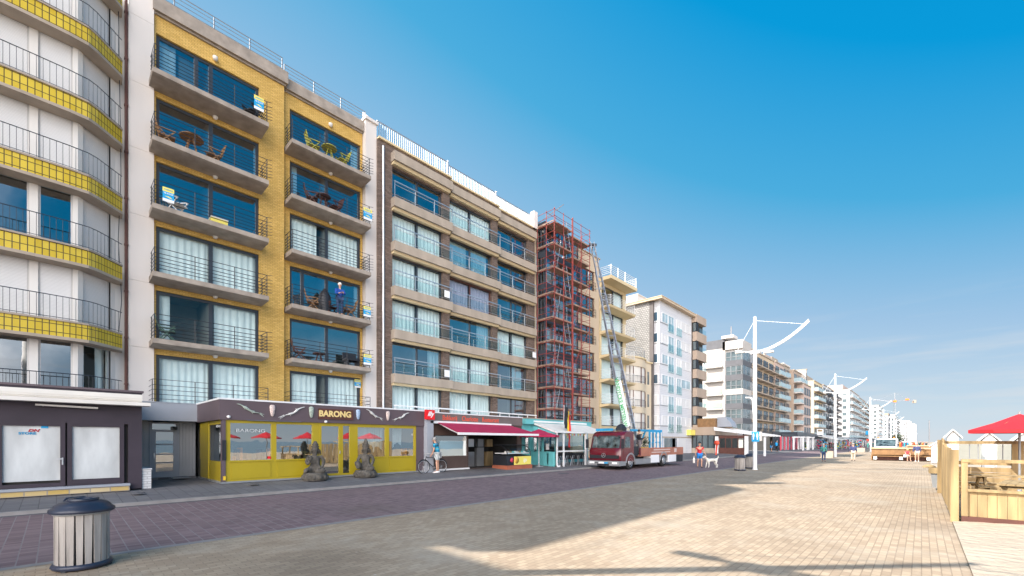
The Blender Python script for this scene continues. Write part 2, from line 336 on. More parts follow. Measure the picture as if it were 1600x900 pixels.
# ---------------- facade tools (fronts face the sea, +X; Y runs along the street)
def wall_holes(mb, X, th, y0, y1, z0, z1, holes):
    """front sheet at X with rectangular openings and their reveals; each hole (ya,yb,za,zb)"""
    ys = sorted({y0, y1, *[h[0] for h in holes], *[h[1] for h in holes]}); zs = sorted({z0, z1, *[h[2] for h in holes], *[h[3] for h in holes]})
    for a, b in zip(ys, ys[1:]):
        run = None
        for c, d in zip(zs, zs[1:]):
            my, mz = (a+b)/2, (c+d)/2
            if not any(h[0] < my < h[1] and h[2] < mz < h[3] for h in holes):
                if run and abs(run[1]-c) < 1e-6: run[1] = d
                else:
                    if run: mb.add([(X,a,run[0]),(X,b,run[0]),(X,b,run[1]),(X,a,run[1])], [(0,1,2,3)])
                    run = [c, d]
        if run: mb.add([(X,a,run[0]),(X,b,run[0]),(X,b,run[1]),(X,a,run[1])], [(0,1,2,3)])
    for ya, yb, za, zb in holes:
        x = X-th
        mb.add([(X,ya,za),(X,yb,za),(X,yb,zb),(X,ya,zb),(x,ya,za),(x,yb,za),(x,yb,zb),(x,ya,zb)], [(0,1,5,4),(1,2,6,5),(2,3,7,6),(3,0,4,7)])
    mb.add([(X,y0,z0),(X,y0,z1),(X-th,y0,z1),(X-th,y0,z0)], [(0,1,2,3)]); mb.add([(X,y1,z0),(X,y1,z1),(X-th,y1,z1),(X-th,y1,z0)], [(0,3,2,1)])
    mb.add([(X,y0,z1),(X,y1,z1),(X-th,y1,z1),(X-th,y0,z1)], [(0,1,2,3)])
    return mb
def core(parent, X, y0, y1, z0, z1, floors, depth=12, parts=(), th=.3, room=2.2, m='room', mback=None):
    """rooms behind the openings: back body, floors and party walls"""
    mb = MB(); mb.box(X-depth, X-th-room, y0+.01, y1-.01, z0, z1-.02)
    for z in floors: mb.box(X-th-room, X-th-.002, y0+.01, y1-.01, z-.28, z-.02)
    mb.box(X-th-room, X-th-.002, y0+.01, y1-.01, z1-.3, z1-.02)
    for y in [y0+.08, y1-.08, *parts]: mb.box(X-th-room, X-th-.002, y-.07, y+.07, z0, z1-.3)
    return B(mb, 'rear_volume', [mback or m], parent)
MC = {}
def frame_mesh(w, h, mull, fr, fm, depth=.08):
    k = ('f', round(w, 2), round(h, 2), tuple(mull), fr, fm)
    if k not in MC:
        mb = MB(); mb.box(-depth, 0, 0, w, 0, fr).box(-depth, 0, 0, w, h-fr, h).box(-depth, 0, 0, fr, fr, h-fr).box(-depth, 0, w-fr, w, fr, h-fr)
        for q in mull: mb.box(-depth, .012, q*w-fr*.6, q*w+fr*.6, fr, h-fr)
        MC[k] = mb.mesh('window', fm)
    return MC[k]
def pane_mesh(w, h, fr, gm):
    k = ('p', round(w, 2), round(h, 2), fr, gm)
    if k not in MC: MC[k] = MB().add([(0,fr,fr),(0,w-fr,fr),(0,w-fr,h-fr),(0,fr,h-fr)], [(0,1,2,3)]).mesh('pane', gm)
    return MC[k]
def curtain_mesh(w, h, a, b, amp=.035, m='curtain', seed=0):
    k = ('c', round(w, 2), round(h, 2), a, b, m, seed)
    if k not in MC:
        mb = MB(); n = max(8, int(w*(b-a)*22)); vs = []; rnd = random.Random(seed); ph = 0
        for i in range(n+1):
            y = w*(a+(b-a)*i/n); ph += rnd.uniform(.6, 1.7); x = amp*math.sin(ph)+.01*rnd.random()
            vs += [(x, y, .06), (x*.6, y, h-.05)]
        mb.add(vs, [(2*i, 2*i+2, 2*i+3, 2*i+1) for i in range(n)], True); MC[k] = mb.mesh('curtain', m)
    return MC[k]
def window(parent, X, y0, y1, z0, z1, fm='navy', mull=(.5,), cur=((0, 1),), gm='glass', fr=.07, cm_='curtain', name='window', cdep=.22, label=None, inset=.1):
    w, h = y1-y0, z1-z0; at = (X-inset, y0, z0)
    f = put(name, frame_mesh(w, h, mull, fr, fm), parent, at)
    if label: f['label'] = label
    put('pane', pane_mesh(w, h, fr*.8, gm), f, (X-inset-.04, y0, z0))
    for a, b in cur: put('curtain', curtain_mesh(w, h, a, b, m=cm_, seed=random.randint(0, 9)), f, (X-inset-cdep, y0, z0))
    return f
def rail_h(mb, pts, z0, hs, r, posts, ptr=None):
    """horizontal rails at heights hs along a plan polyline plus posts at given points"""
    for hh in hs: mb.tube([(p[0], p[1], z0+hh) for p in pts], r, 5)
    for p in posts: mb.tube([(p[0], p[1], z0), (p[0], p[1], z0+max(hs))], ptr or r*1.2, 5)
    return mb

# ================= curved white block with yellow tiled balconies
b1 = thing('apartment_building', 'white shuttered apartment block with curved balconies faced in yellow tiles, at the left edge', 'building', (-22, -3, .33))
BT = [5.87, 8.47, 11.05, 13.62, 16.22, 18.82]
mb = MB()
out = [(-40, 1.9), (-22.6, 1.9), (-22.42, 1.55), (-21.5, .52), (-21.5, -12), (-40, -12)]
# upper wall: front and chamfer with openings
def chamf(mb, z0, z1):   # wall piece round the corner beyond the windows
    mb.add([(-21.5,.52,z0),(-21.62,.655,z0),(-21.62,.655,z1),(-21.5,.52,z1)], [(0,1,2,3)])
    mb.add([(-22.3,1.41,z0),(-22.42,1.545,z0),(-22.42,1.545,z1),(-22.3,1.41,z1)], [(0,1,2,3)])
    mb.add([(-22.42,1.545,z0),(-22.6,1.9,z0),(-22.6,1.9,z1),(-22.42,1.545,z1)], [(0,1,2,3)])
fl = [(3.3, 5.3), (5.9, 7.9), (8.5, 10.5), (11.1, 13.1), (13.65, 15.7), (16.25, 18.3)]
wy = [(-2.003, -.62), (-.4, .52-.12)]
holes = [(a, b, z0+.1, z1) for z0, z1 in fl for a, b in [(-1.5, -.62), (-.42, .40)]] + [(-4.6+k, -4.6+k+.8, z0+.1, z1) for z0, z1 in fl for k in (0, 1.1, 2.1)]
wall_holes(mb, -21.5, .25, -12, .52, 3.3, 18.9, holes)
chamf(mb, 3.3, 18.9)
for z0, z1 in [(3.3, 3.4)]+[(fl[i][1], (fl[i+1][0]+.1) if i < 5 else 18.9) for i in range(6)]:
    mb.add([(-21.62,.655,z0),(-22.3,1.41,z0),(-22.3,1.41,z1),(-21.62,.655,z1)], [(0,1,2,3)])
mb.prism([(-40,1.9),(-22.6,1.9),(-22.42,1.545),(-21.5,.52),(-21.5,-4.5),(-40,-4.5)], 18.9, 19.0); mb.prism([(-40,-4.5),(-22.4,-4.5),(-22.4,-12),(-40,-12)], 18.9, 18.95)
B(mb, 'wall', 'whitew', b1)
mb = MB(); mb.box(-36, -24.6, -12, 1.88, .3, 18.88)
for z0, z1 in fl: mb.prism([(-24.6,1.85),(-22.65,1.85),(-22.5,1.5),(-21.78,.6),(-21.78,-11.9),(-24.6,-11.9)], z1+.05, z1+.3)
mb.box(-24.6, -22.64, 1.75, 1.86, 3.3, 18.8); mb.box(-24.6, -21.76, -.56, -.46, 3.3, 18.8)
B(mb, 'rear_volume', 'room', b1)
random.seed(11)
for i, (z0, z1) in enumerate(fl):
    shut = i in (1, 3, 4, 5)
    for a, b in [(-1.5, -.62), (-.42, .40)]:
        f = put('window', frame_mesh(b-a, z1-z0-.1, (), .055, 'white'), b1, (-21.56, a, z0+.1))
        if shut: B(MB().box(-21.575, -21.55, a+.05, b-.05, z0+.15, z1-.05), 'roller_shutter', 'shutter', f)
        else: put('pane', pane_mesh(b-a, z1-z0-.1, .05, 'glass_dk'), f, (-21.6, a, z0+.1))
    # chamfered window
    w = math.hypot(.68, .755); rz = math.atan2(.68, .755)
    f = put('window', frame_mesh(w, z1-z0-.1, (), .07, 'white'), b1, (-21.67, .62, z0+.1), rz=rz)
    L_ = put('roller_shutter' if (shut or i == 2) else 'pane', (MB().box(-.03, -.005, .06, w-.06, .05, z1-z0-.15).mesh('roller_shutter', 'shutter') if (shut or i == 2) else pane_mesh(w, z1-z0-.1, .06, 'glass_cl')), None, (0, 0, 0))
    L_.parent = f; WL[L_] = WL[f]
    if not (shut or i == 2):
        c = put('curtain', curtain_mesh(w, z1-z0-.1, .62, 1.0), None, (-.2, 0, 0)); c.parent = f; WL[c] = WL[f]
    for k in (0, 1.1, 2.1):
        f = put('window', frame_mesh(.8, z1-z0-.1, (), .07, 'white'), b1, (-21.58, -4.6+k, z0+.1)); put('pane', pane_mesh(.8, z1-z0-.1, .05, 'glass_dk'), f, (-21.6, -4.6+k, z0+.1))
def band_poly(off):     # plan of a balcony front pushed out by off
    return [(-20.95+off, -12), (-20.95+off, -2), (-20.96+off, -.6), (-20.99+off, .3), (-21.06+off*.95, .78), (-21.22+off*.7, 1.0), (-22.0+off*.7, 1.72+off*.3)]
for z in BT:
    pl = band_poly(0); inn = [(x-.07, y-.02) for x, y in pl]
    mb = MB(); n = len(pl)
    for (p, q), (pi, qi) in zip(zip(pl, pl[1:]), zip(inn, inn[1:])):
        mb.prism([p, q, qi, pi], z-.54, z-.03)
    bal = B(mb, 'balcony', 'yel_tile', b1)
    mb = MB()
    for po, zz0, zz1 in ((.045, z-.03, z+.03), (.03, z-.64, z-.54)):
        a_ = band_poly(po); mb.prism(a_+[(-22.45, 1.75), (-22.45, 1.55), (-21.51, .53), (-21.51, -12)], zz0, zz1) if zz0 < z-.5 else [mb.prism([p, q, (q[0]-.16, q[1]-.03), (p[0]-.16, p[1]-.03)], zz0, zz1) for p, q in zip(a_, a_[1:])]
    B(mb, 'coping', 'conc_l', bal)
for i, z in enumerate([3.32]+BT):
    mb = MB(); pl = band_poly(-.04); top = z+(.82 if i else .78)
    if i: base = z+.04
    else: base = z+.1
    mb.tube([(x, y, top) for x, y in pl], .016, 5); mb.tube([(x, y, base+.06) for x, y in pl], .010, 5)
    for p, q in zip(pl, pl[1:]):
        d = math.hypot(q[0]-p[0], q[1]-p[1]); k = max(1, round(d/.145)); zl = i > 0 and q[1] < -3
        for j in range(k):
            t = j/k; x, y = p[0]+(q[0]-p[0])*t, p[1]+(q[1]-p[1])*t
            if y > -4: mb.tube([(x, y, base), (x, y, top)], .0065, 4, False)
    B(mb, 'railing', 'navy', b1)
mb = MB().tube([(-22.36, 1.86, 3.2), (-22.36, 1.86, 19.2)], .05, 8)
for k in range(9): mb.box(-22.43, -22.3, 1.80, 1.92, 4+k*1.8, 4.06+k*1.8)
B(mb, 'drainpipe', 'wood_d', b1)
B(MB().tube([(-22.2,1.62,19),(-22.2,1.7,12),(-22.18,1.62,9.5),(-22.22,1.72,7.2),(-22.15,1.6,5.5)], .012, 5), 'cable', 'black', b1)

# taller neighbour out of frame: its shade falls on the paving in front
b0 = thing('apartment_building', 'tall plain apartment block beyond the left edge that only shades the paving', 'building', (-22, -22, .33))
mb = MB(); mb.box(-36, -21.9, -40, -14.6, .3, 20.8).box(-36, -22.5, -14.59, -12.05, .3, 16.0)
B(mb, 'wall', 'conc_white', b0)
mb = MB()
for k in range(7): mb.box(-21.9, -20.7, -40, -14.8, 3+2.65*k, 3.25+2.65*k)
B(mb, 'balcony', 'conc_l', b0)

# ---- plum coloured store in front of it
st = thing('shop_pavilion', 'dark plum shop front with papered double doors and white awning box, below the curved balconies', 'shop', (-19.5, -3, .33))
mb = MB()
wall_holes(mb, -17.5, .12, -12, 1.82, .33, 3.30, [(-1.15, 1.5, .55, 2.33), (-4.6, -1.9, .55, 2.33)])
mb.box(-22.55, -17.62, 1.80, 1.822, .33, 3.3)
B(mb, 'wall', 'plum_d', st)
B(MB().box(-22.4, -17.46, -12, 1.86, 3.302, 3.36), 'roof', 'plum', st)
B(MB().box(-20.6, -17.64, -11.9, 1.78, .34, 3.25).box(-17.63, -17.5, 1.5, 1.82, .33, .36), 'rear_volume', 'dark', st)
mb = MB().box(-17.49, -17.2, -12, 1.80, 3.10, 3.22).box(-17.49, -17.22, -12, 1.81, 3.05, 3.10).box(-17.49, -17.05, -12, 1.98, 2.88, 2.98)
mb.tube([(-17.3, -12, 3.04), (-17.3, 1.8, 3.04)], .05, 8)
B(mb, 'awning_box', 'creamcv', st)
mb = MB().tube([(-17.33, -0.393, 2.80), (-17.33, 0.83, 2.77)], .028, 8)
for y in (-.25, .55): mb.box(-17.5, -17.33, y-.02, y+.02, 2.77, 2.8)
B(mb, 'strip_light', 'creamcv', st)
B(MB().box(-17.47, -17.3, -12, 1.52, .33, .48), 'plinth', brick('yellow_plinth_brick', (.55, .38, .12), (.62, .50, .30), (.35, .30, .25), .42, .14, .015), st)
B(MB().box(-17.46, -17.26, -12, 1.53, .483, .545), 'sill', 'lgrey', st)
mt['paper'] = M('whitewashed_paper', (.55, .56, .55), .45, .22, 2.2, spec=.8, streak=3)
for a, b in ((-1.08, 0.173), (0.21, 1.41)):
    f = put('door', frame_mesh(b-a, 1.78, (), .10, 'plum_d'), st, (-17.5, a, .55))
    B(MB().box(-17.57, -17.55, a+.09, b-.09, .72, 2.25), 'pane', 'paper', f)
    if b > 1: B(MB().box(-17.52, -17.49, a+.09, b-.09, .60, .72), 'kick_board', 'plum_d', f)
    else: B(MB().box(-17.49, -17.46, b-.07, b-.04, 1.15, 1.35).box(-17.46, -17.44, b-.17, b-.04, 1.3, 1.33), 'handle', 'silver', f)
text('DN', st, 'lettering', .10, (-17.54, -0.431, 2.1), FX, cm('dark_red_letters', (.45, .01, .03)) and 'dark_red_letters', .002, 1.3, .3, .004)
text('STORE', st, 'lettering', .085, (-17.54, -0.541, 2.02), FX, 'blue', .002, 1.25, 0, .004)
B(MB().box(-17.547, -17.54, -0.29, -0.153, 2.17, 2.23), 'sticker', 'signblue', st)
B(MB().box(-18.4, -17.55, 1.83, 2.05, .33, .92).box(-18.42, -17.53, 1.82, 2.07, .92, .96), 'side_plinth', 'wh_brick', st)

# ---- recessed entrance of the yellow block
en = thing('entrance_porch', 'recessed entrance with grey door under a light grey canopy, between the plum and mustard shops', 'entrance', (-21.6, 3, .33))
B(MB().box(-22.4, -20.95, 1.86, 3.93, 2.6, 3.28).box(-22.4, -20.93, 1.86, 3.93, 3.28, 3.31), 'canopy', 'lgrey', en)
mb = MB()
for k in range(5): mb.box(-21.64, -21.6, 3.40+k*.105, 3.49+k*.105, .36, 2.6)
for k in range(4): mb.box(-21.64, -21.6, 1.98+k*.11, 2.08+k*.11, .36, 2.6)
mb.box(-21.66, -21.63, 1.9, 2.46, .36, 2.6).box(-21.66, -21.63, 3.38, 3.93, .36, 2.6)
B(mb, 'cladding', 'grey_pnl', en)
B(MB().box(-22.3, -21.3, 1.86, 3.93, .33, .40), 'doorstep', 'tiles', en)
d = B(MB().box(-21.66, -21.58, 2.46, 2.54, .4, 2.56).box(-21.66, -21.58, 3.32, 3.39, .4, 2.56).box(-21.66, -21.58, 2.54, 3.32, 2.18, 2.27).box(-21.66, -21.58, 2.54, 3.32, 2.50, 2.56)
      .box(-21.63, -21.6, 2.54, 3.32, .4, .62).box(-21.63, -21.6, 2.54, 2.66, .62, 2.18).box(-21.63, -21.6, 3.2, 3.32, .62, 2.18)
      .box(-21.63, -21.6, 2.66, 3.2, .94, 1.0).box(-21.63, -21.6, 2.66, 3.2, 1.28, 1.33).box(-21.63, -21.6, 2.66, 3.2, 1.66, 1.72), 'door', 'lgrey', en)
B(MB().add([(-21.62,2.55,.6),(-21.62,3.3,.6),(-21.62,3.3,2.5),(-21.62,2.55,2.5)], [(0,1,2,3)]), 'pane', 'glass_dk', d)
B(MB().box(-21.9, -21.7, 2.5, 3.35, .4, 2.5), 'hallway', 'dark', en)
B(MB().box(-21.57, -21.53, 2.585, 2.62, 1.15, 1.35), 'handle', 'silver', d)
B(MB().box(-21.57, -21.38, 3.15, 3.3, 2.28, 2.4).tube([(-21.4, 3.2, 2.34), (-21.3, 3.22, 2.3)], .05, 8), 'lamp', 'black', en)
B(MB().box(-21.1, -20.5, 3.05, 3.6, .401, .412), 'doormat', 'gal', en)

# ================= yellow brick block
b2 = thing('apartment_building', 'tall yellow brick apartment block with grey concrete balconies and black rails', 'building', (-22.5, 7, .33))
ST = [16.24, 13.62, 11.0, 8.38, 5.80, 3.22]
heads = [18.36, 15.78, 13.18, 10.56, 7.95, 5.34]
h1 = [(2.78, 6.53, s_+.02, h_) for s_, h_ in zip(ST, heads)]
h2 = [(7.98, 11.72, s_+.02, h_) for s_, h_ in zip(ST, heads)]
mb = MB(); wall_holes(mb, -22.5, .22, 2.72, 7.62, 3.2, 19.1, h1)
wall_holes(mb, -22.78, .22, 7.62, 11.82, 3.2, 19.05, h2)
B(mb, 'wall', 'yel_brick', b2)
core(b2, -22.5, 2.0, 7.62, .3, 19.1, ST[:-1], parts=(4.65,), th=.24); core(b2, -22.78, 7.62, 12.4, .3, 19.0, ST[:-1], parts=(9.85,), th=.24)
# parapets
mb = MB().box(-22.9, -22.3, 2.66, 7.75, 19.16, 19.72).box(-22.75, -22.42, 2.7, 7.68, 19.08, 19.16)
mb.box(-23.1, -22.58, 7.76, 11.80, 19.12, 19.66).box(-23, -22.7, 7.76, 11.8, 19.04, 19.12)
B(mb, 'parapet', 'conc', b2)
mb = MB()
for j in range(8): mb.box(-22.7, -22.38, 1.93, 2.70, .34+j*2.6, .34+j*2.6+2.592)
B(mb, 'pilaster', 'conc_white', b2)
mb = MB().box(-23.0, -22.45, 11.84, 12.5, 3.2, 19.75).box(-23.1, -22.35, 11.78, 12.56, 19.75, 19.9)
mb.box(-23.0, -22.52, 12.15, 12.2, 3.2, 19.6)
mb.slab([(-23.3, 19.9), (-22.4, 19.9), (-23.3, 20.75)], 'y', 12.1, 12.2)
B(mb, 'pilaster', 'conc_white', b2)
mb = MB()
for (x, ya, yb, z) in ((-22.75, 2.0, 7.62, 19.72), (-22.98, 7.8, 12.1, 19.66)):
    n = int((yb-ya)/1.15)
    for k in range(n+1): mb.box(x-.02, x+.02, ya+(yb-ya)*k/n-.02, ya+(yb-ya)*k/n+.02, z, z+.9)
    for hh in (.2, .38, .56, .74, .9): mb.tube([(x, ya, z+hh), (x, yb, z+hh)], .012 if hh < .9 else .018, 5)
B(mb, 'roof_railing', 'steel', b2)
B(MB().box(-26, -25.2, 4.0, 5.0, 19.1, 20.1), 'chimney', 'conc', b2)
cur1 = [((0, .18),), ((.96, 1),), (), ((.02, .49), (.53, .98)), ((0, .13), (.54, .98)), ((0, .49), (.52, 1))]
cur2 = [((.88, 1),), ((0, .12),), ((.02, .38), (.54, .98)), ((.93, 1),), (), ((0, .38), (.53, .98))]
for hh, cu, X in ((h1, cur1, -22.5), (h2, cur2, -22.78)):
    for i, (ya, yb, za, zb) in enumerate(hh):
        mull = (.5,) if i not in (0, 3) else ((.36, .5) if X == -22.5 else (.5,))
        if X == -22.5 and i == 3: mull = (.5,)
        if X != -22.5 and i == 3: mull = (.17, .5)
        w = window(b2, X, ya, yb, za, zb, 'navy', mull, cu[i], 'glass_dk' if len(cu[i]) < 2 else 'glass', .12)
        if i in (0, 3) and (X == -22.5 and i == 0): B(MB().box(X-.5, X-.45, ya+.8, ya+1.35, za+.1, zb-.1), 'room_screen', 'room', w)
        y = ya+2.0
        lamp = B(MB().lathe([(.0, -.09), (.07, -.07), (.10, 0), (.10, .08), (.02, .10)], (X+.1, y, zb+.18 if i == 0 else zb+.19), 12), 'wall_lamp', 'creamcv', b2)
def balcony(y0, y1, X, z, full=True):
    f = X+1.06
    mb = MB().slab([(X, z-.24), (f-.1, z-.22), (f, z-.19), (f, z), (X, z)], 'y', y0, y1)
    bal = B(mb, 'balcony', 'conc', b2)
    mb = MB(); xs = f-.07
    pts = [(X+.05, y0+.06), (xs, y0+.06), (xs, y1-.06), (X+.05, y1-.06)]
    rail_h(mb, pts, z, (.16, .30, .44, .58, .74, .95), .015, [(xs, y0+.06), (xs, y1-.06), (xs, y0+1.35), (xs, y0+2.75), (X+.3, y1-.06), (X+.3, y0+.06)], .017)
    for hh in (.16, .30, .44, .58, .74, .95): mb.tube([(xs, y1-.06, z+hh), (xs+.05, y1+.14, z+hh+.02)], .011, 5)
    B(mb, 'railing', 'black', bal)
for z in ST[:-1]: balcony(2.54, 6.62, -22.5, z); balcony(7.70, 11.78, -22.78, z)
for y0, y1, X in ((2.54, 6.6, -22.5), (7.7, 11.75, -22.78)):
    mb = MB(); xs = X+1.0
    rail_h(mb, [(X+.05, y0), (xs, y0), (xs, y1), (X+.05, y1)], 3.36, (.1, .28, .46, .64, .86), .011, [(xs, y0), (xs, y1), (xs, y0+1.35), (xs, y0+2.7)], .017)
    B(mb, 'railing', 'black', b2)

# ================= brown brick block with pale balcony bands
b3 = thing('apartment_building', 'dark brown brick apartment block with concrete balcony bands, white rails and glass, three bays wide', 'building', (-22.5, 19.5, .33))
BS = [15.80, 13.28, 10.70, 8.20, 5.66, 3.26]           # floor levels
bays = [(13.42, 17.07, -22.3, 12.5, 17.62), (17.75, 21.66, -22.5, 17.62, 22.2), (22.38, 25.75, -22.7, 22.2, 26.6)]
mb = MB(); cp = MB(); rr = MB()
for bi, (wa, wb, X, ya, yb) in enumerate(bays):
    hl = [(wa, wb, z+.02, z+1.98) for z in BS]
    wall_holes(mb, X, .5, ya, yb, 3.2, 18.95, hl)
    cp.box(X-.5, X+.12, ya+.02, yb+.1, 18.95, 19.06)
    n = int((yb-ya)/.135)
    for k in range(n): rr.box(X-.12, X-.10, ya+.1+k*(yb-ya)/n, ya+.1+k*(yb-ya)/n+.04, 19.1, 19.98)
    rr.box(X-.14, X-.08, ya, yb, 19.98, 20.03).box(X-.13, X-.09, ya, yb, 19.1, 19.14); rr.box(X-.16, X-.06, yb-.1, yb-.02, 19.06, 20.1)
B(mb, 'wall', 'dk_brick', b3); B(cp, 'coping', 'cream', b3); B(rr, 'roof_railing', 'silver', b3)
for bi, (wa, wb, X, ya, yb) in enumerate(bays): core(b3, X, ya, yb, .3, 18.9, BS[:-1], th=.52, parts=((wa+wb)/2,), room=1.6)
B(MB().box(-22.9, -22.5, 26.3, 26.75, 18.95, 20.3), 'chimney', 'conc_white', b3)
B(MB().tube([(-22.2, 12.78, 3.3), (-22.2, 12.78, 18.6)], .07, 8), 'drainpipe', 'silver', b3)
full = ((0, .49), (.52, 1)); blind = ((.0, .5), (.5, 1))
cu3 = [[(), full, full, full, ((.75, 1),), full], [full, ((.02, .45), (.52, .95)), full, ((.7, 1),), full, full], [(), (), (), full, ((.5, .9),), ()]]
dkc = {(1, 2)}
mt['mauve_cur'] = M('mauve_net_curtain', (.40, .36, .46), .9, .1, 4)
for bi, (wa, wb, X, ya, yb) in enumerate(bays):
    for i, z in enumerate(BS):
        window(b3, X, wa, wb, z+.02, z+1.98, 'wood_d' if (bi, i) in dkc else 'navy', (.5,), cu3[bi][i], 'glass' if cu3[bi][i] == full else 'glass_dk', .07, 'mauve_cur' if (bi, i) in dkc else 'curtain', inset=.2)
    for i, z in enumerate(BS+[18.4]):
        y0, y1, f = wa-.1 if bi == 0 else ya+.02, yb-.06 if bi < 2 else 26.4, X+.42
        if i == 5:
            mb = MB().box(f-.1, f-.02, y0, y1, z+.58, z+.66).tube([(f-.06, y0, z+.35), (f-.06, y1, z+.35)], .015, 5)
            for k in range(5): mb.box(f-.08, f-.04, y0+.05+k*(y1-y0-.1)/4-.015, y0+.05+k*(y1-y0-.1)/4+.015, z+.1, z+.58)
            B(mb, 'railing', 'white_metal', b3); continue
        zt = z if i < 6 else 18.45
        mb = MB().box(X+.002, f, y0, y1, zt-.46, zt+.06)
        mb2 = MB().slab([(X+.001, zt-.60), (f-.22, zt-.60), (f-.14, zt-.461), (X+.001, zt-.461)], 'y', y0+.05, y1-.05)
        bal = B(mb, 'balcony', 'conc_l', b3); B(mb2, 'soffit', 'cream', bal)
        if i < 6:
            mb = MB().box(f-.08, f-.02, y0, y1, z+.93, z+.98).tube([(f-.05, y0, z+.76), (f-.05, y1, z+.76)], .014, 5).tube([(f-.05, y0, z+.2), (f-.05, y1, z+.2)], .012, 5)
            for k in range(4): mb.box(f-.07, f-.03, y0+.04+k*(y1-y0-.08)/3-.015, y0+.04+k*(y1-y0-.08)/3+.015, z+.06, z+.92)
            rl = B(mb, 'railing', 'silver', bal)
            B(MB().box(f-.085, f-.075, y0+.06, y1-.06, z+.22, z+.75), 'glass_panel', 'glass_cl', rl)
def notice(z, bi, w=.42):
    wa, wb, X, ya, yb = bays[bi]
    o = B(MB().box(X+.425, X+.435, yb-.75, yb-.75+w, z+.25, z+.68).box(X+.436, X+.438, yb-.72, yb-.75+w-.03, z+.5, z+.56), 'notice_board', 'signwht')
    return o
tag(notice(8.2+2.5, 0), 'white notice on the fourth glazed balcony up, first bay of the brown brick block', 'sign')
tag(notice(5.66, 0), 'small pale notice on the lowest glazed balcony of the first brown brick bay', 'sign')
n_ = notice(8.2, 2); tag(n_, 'small notice with red print on a balcony rail of the bay beside the scaffold', 'sign')

# ================= mustard shop
sh = thing('shop_pavilion', 'single storey mustard shop front with plum fascia, carved figures and yellow wooden name sign', 'shop', (-17.6, 8, .33))
XF = -17.6
pw = [(4.201, 5.517, 1.13, 2.46), (5.693, 7.01, 1.13, 2.46), (8.92, 10.234, 1.13, 2.42), (10.428, 11.761, 1.13, 2.42)]
dr = (7.3, 8.158, .42, 2.50); sd = (8.268, 8.562, .48, 2.46)
mb = MB(); yR = 11.869; yL = 4.02
wall_holes(mb, XF, .08, yL, yR, .40, 2.56, pw+[dr, sd])
mb.box(-20.95, XF-.09, 3.97, 3.985, .4, 1.1); mb.box(-19.9, XF-.09, 3.965, 3.975, 2.42, 2.56)
mb.box(-20.95, -19.6, 3.95, 3.986, 1.1, 2.56).box(-19.62, -19.55, 3.94, 3.99, .4, 2.56)
B(mb, 'wall', 'mustard', sh)
for a, b, c, d in pw:      # raised panels under the windows
    B(MB().box(XF+.002, XF+.018, a+.03, b-.03, .48, 1.02), 'lower_panel', 'mustard', sh); B(MB().box(XF+.002, XF+.03, a-.03, b+.03, 1.075, 1.125), 'sill', 'mustard', sh)
B(MB().box(-21.1, XF+.03, 3.92, 12.422, .335, .40), 'plinth', 'gal', sh)
B(MB().box(XF-.1, XF+.04, 3.93, 4.05, .4, 2.56).box(XF-.12, XF+.02, yR+.005, 12.385, .4, 2.56), 'corner_post', 'plum', sh)
B(MB().box(-20.98, XF+.08, 3.86, 12.385, 2.562, 3.26), 'fascia', 'plum', sh)
B(MB().box(-22.4, XF+.10, 3.84, 12.385+.02, 3.262, 3.32), 'roof', 'white_metal', sh)
B(MB().box(-22.2, -20.2, 4.1, 12.3, .34, 3.2).box(-20.2, XF-.1, 4.1, 12.3, .34, .42).box(-20.2, XF-.1, 12.2, 12.4, .34, 2.56), 'rear_volume', 'room', sh)
for a, b, c, d in pw: B(MB().add([(XF-.05,a,c),(XF-.05,b,c),(XF-.05,b,d),(XF-.05,a,d)], [(0,1,2,3)]), 'display_window', 'glass_shop', sh)
o = B(MB().add([(-19.5,3.975,1.1),(XF-.1,3.975,1.1),(XF-.1,3.975,2.42),(-19.5,3.975,2.42)], [(0,1,2,3)]), 'display_window', 'glass_dk', sh)
dd = put('door', frame_mesh(dr[1]-dr[0], dr[3]-dr[2], (), .07, 'mustard'), sh, (XF+.01, dr[0], dr[2])); put('pane', pane_mesh(dr[1]-dr[0], dr[3]-dr[2], .06, 'glass_shop'), dd, (XF-.03, dr[0], dr[2]))
B(MB().box(XF+.01, XF+.05, dr[1]-.05, dr[1]-.02, 1.3, 1.42), 'handle', 'silver', dd)
B(MB().add([(XF-.05,sd[0],sd[2]),(XF-.05,sd[1],sd[2]),(XF-.05,sd[1],sd[3]),(XF-.05,sd[0],sd[3])], [(0,1,2,3)]), 'display_window', 'glass_dk', sh)
# goods inside the windows
random.seed(5)
mb = MB()
for k in range(26):
    y = random.uniform(4.3, 12); 
    if 7.0 < y < 8.8: continue
    h = random.uniform(.15, .5); w = random.uniform(.06, .2); mb.mat(k % 4).box(XF-.9+random.random()*.5, XF-.3, y, y+w, 1.1, 1.1+h)
mb.mat(3).box(-19, XF-.2, 4.2, 6.9, 1.02, 1.09).box(-19, XF-.2, 9.0, 12.0, 1.02, 1.09)
B(mb, 'window_display', ['teak', 'wood_d', 'orange', 'wood_y'], sh)
mb = MB()
for (y, w, z0) in ((9.05, .9, 1.5), (9.9, .5, 1.3), (10.9, .5, 1.5)):
    vs = []; n = 14
    for i in range(n+1): vs += [(XF-.5+.05*math.sin(i*1.7), y+w*i/n, z0+.25*math.sin(math.pi*i/n)), (XF-.5, y+w*i/n, 2.45)]
    mb.add(vs, [(2*i, 2*i+2, 2*i+3, 2*i+1) for i in range(n)], True)
B(mb, 'drape', 'curtain', sh)
XS = XF+.081
nb = B(MB().box(XS, XS+.05, 7.211, 8.661, 2.71, 3.13), 'name_board', 'wood_d', sh)
text('BARONG', nb, 'lettering', .33, (XS+.06, 7.883, 2.92), FX, 'letter_y', .012, .98, 0, .012)
gl = text('BARONG', sh, 'lettering', .17, (XF+.004, 4.839, 2.19), FX, 'letter_w', .002, 1.35, 0, -.002)
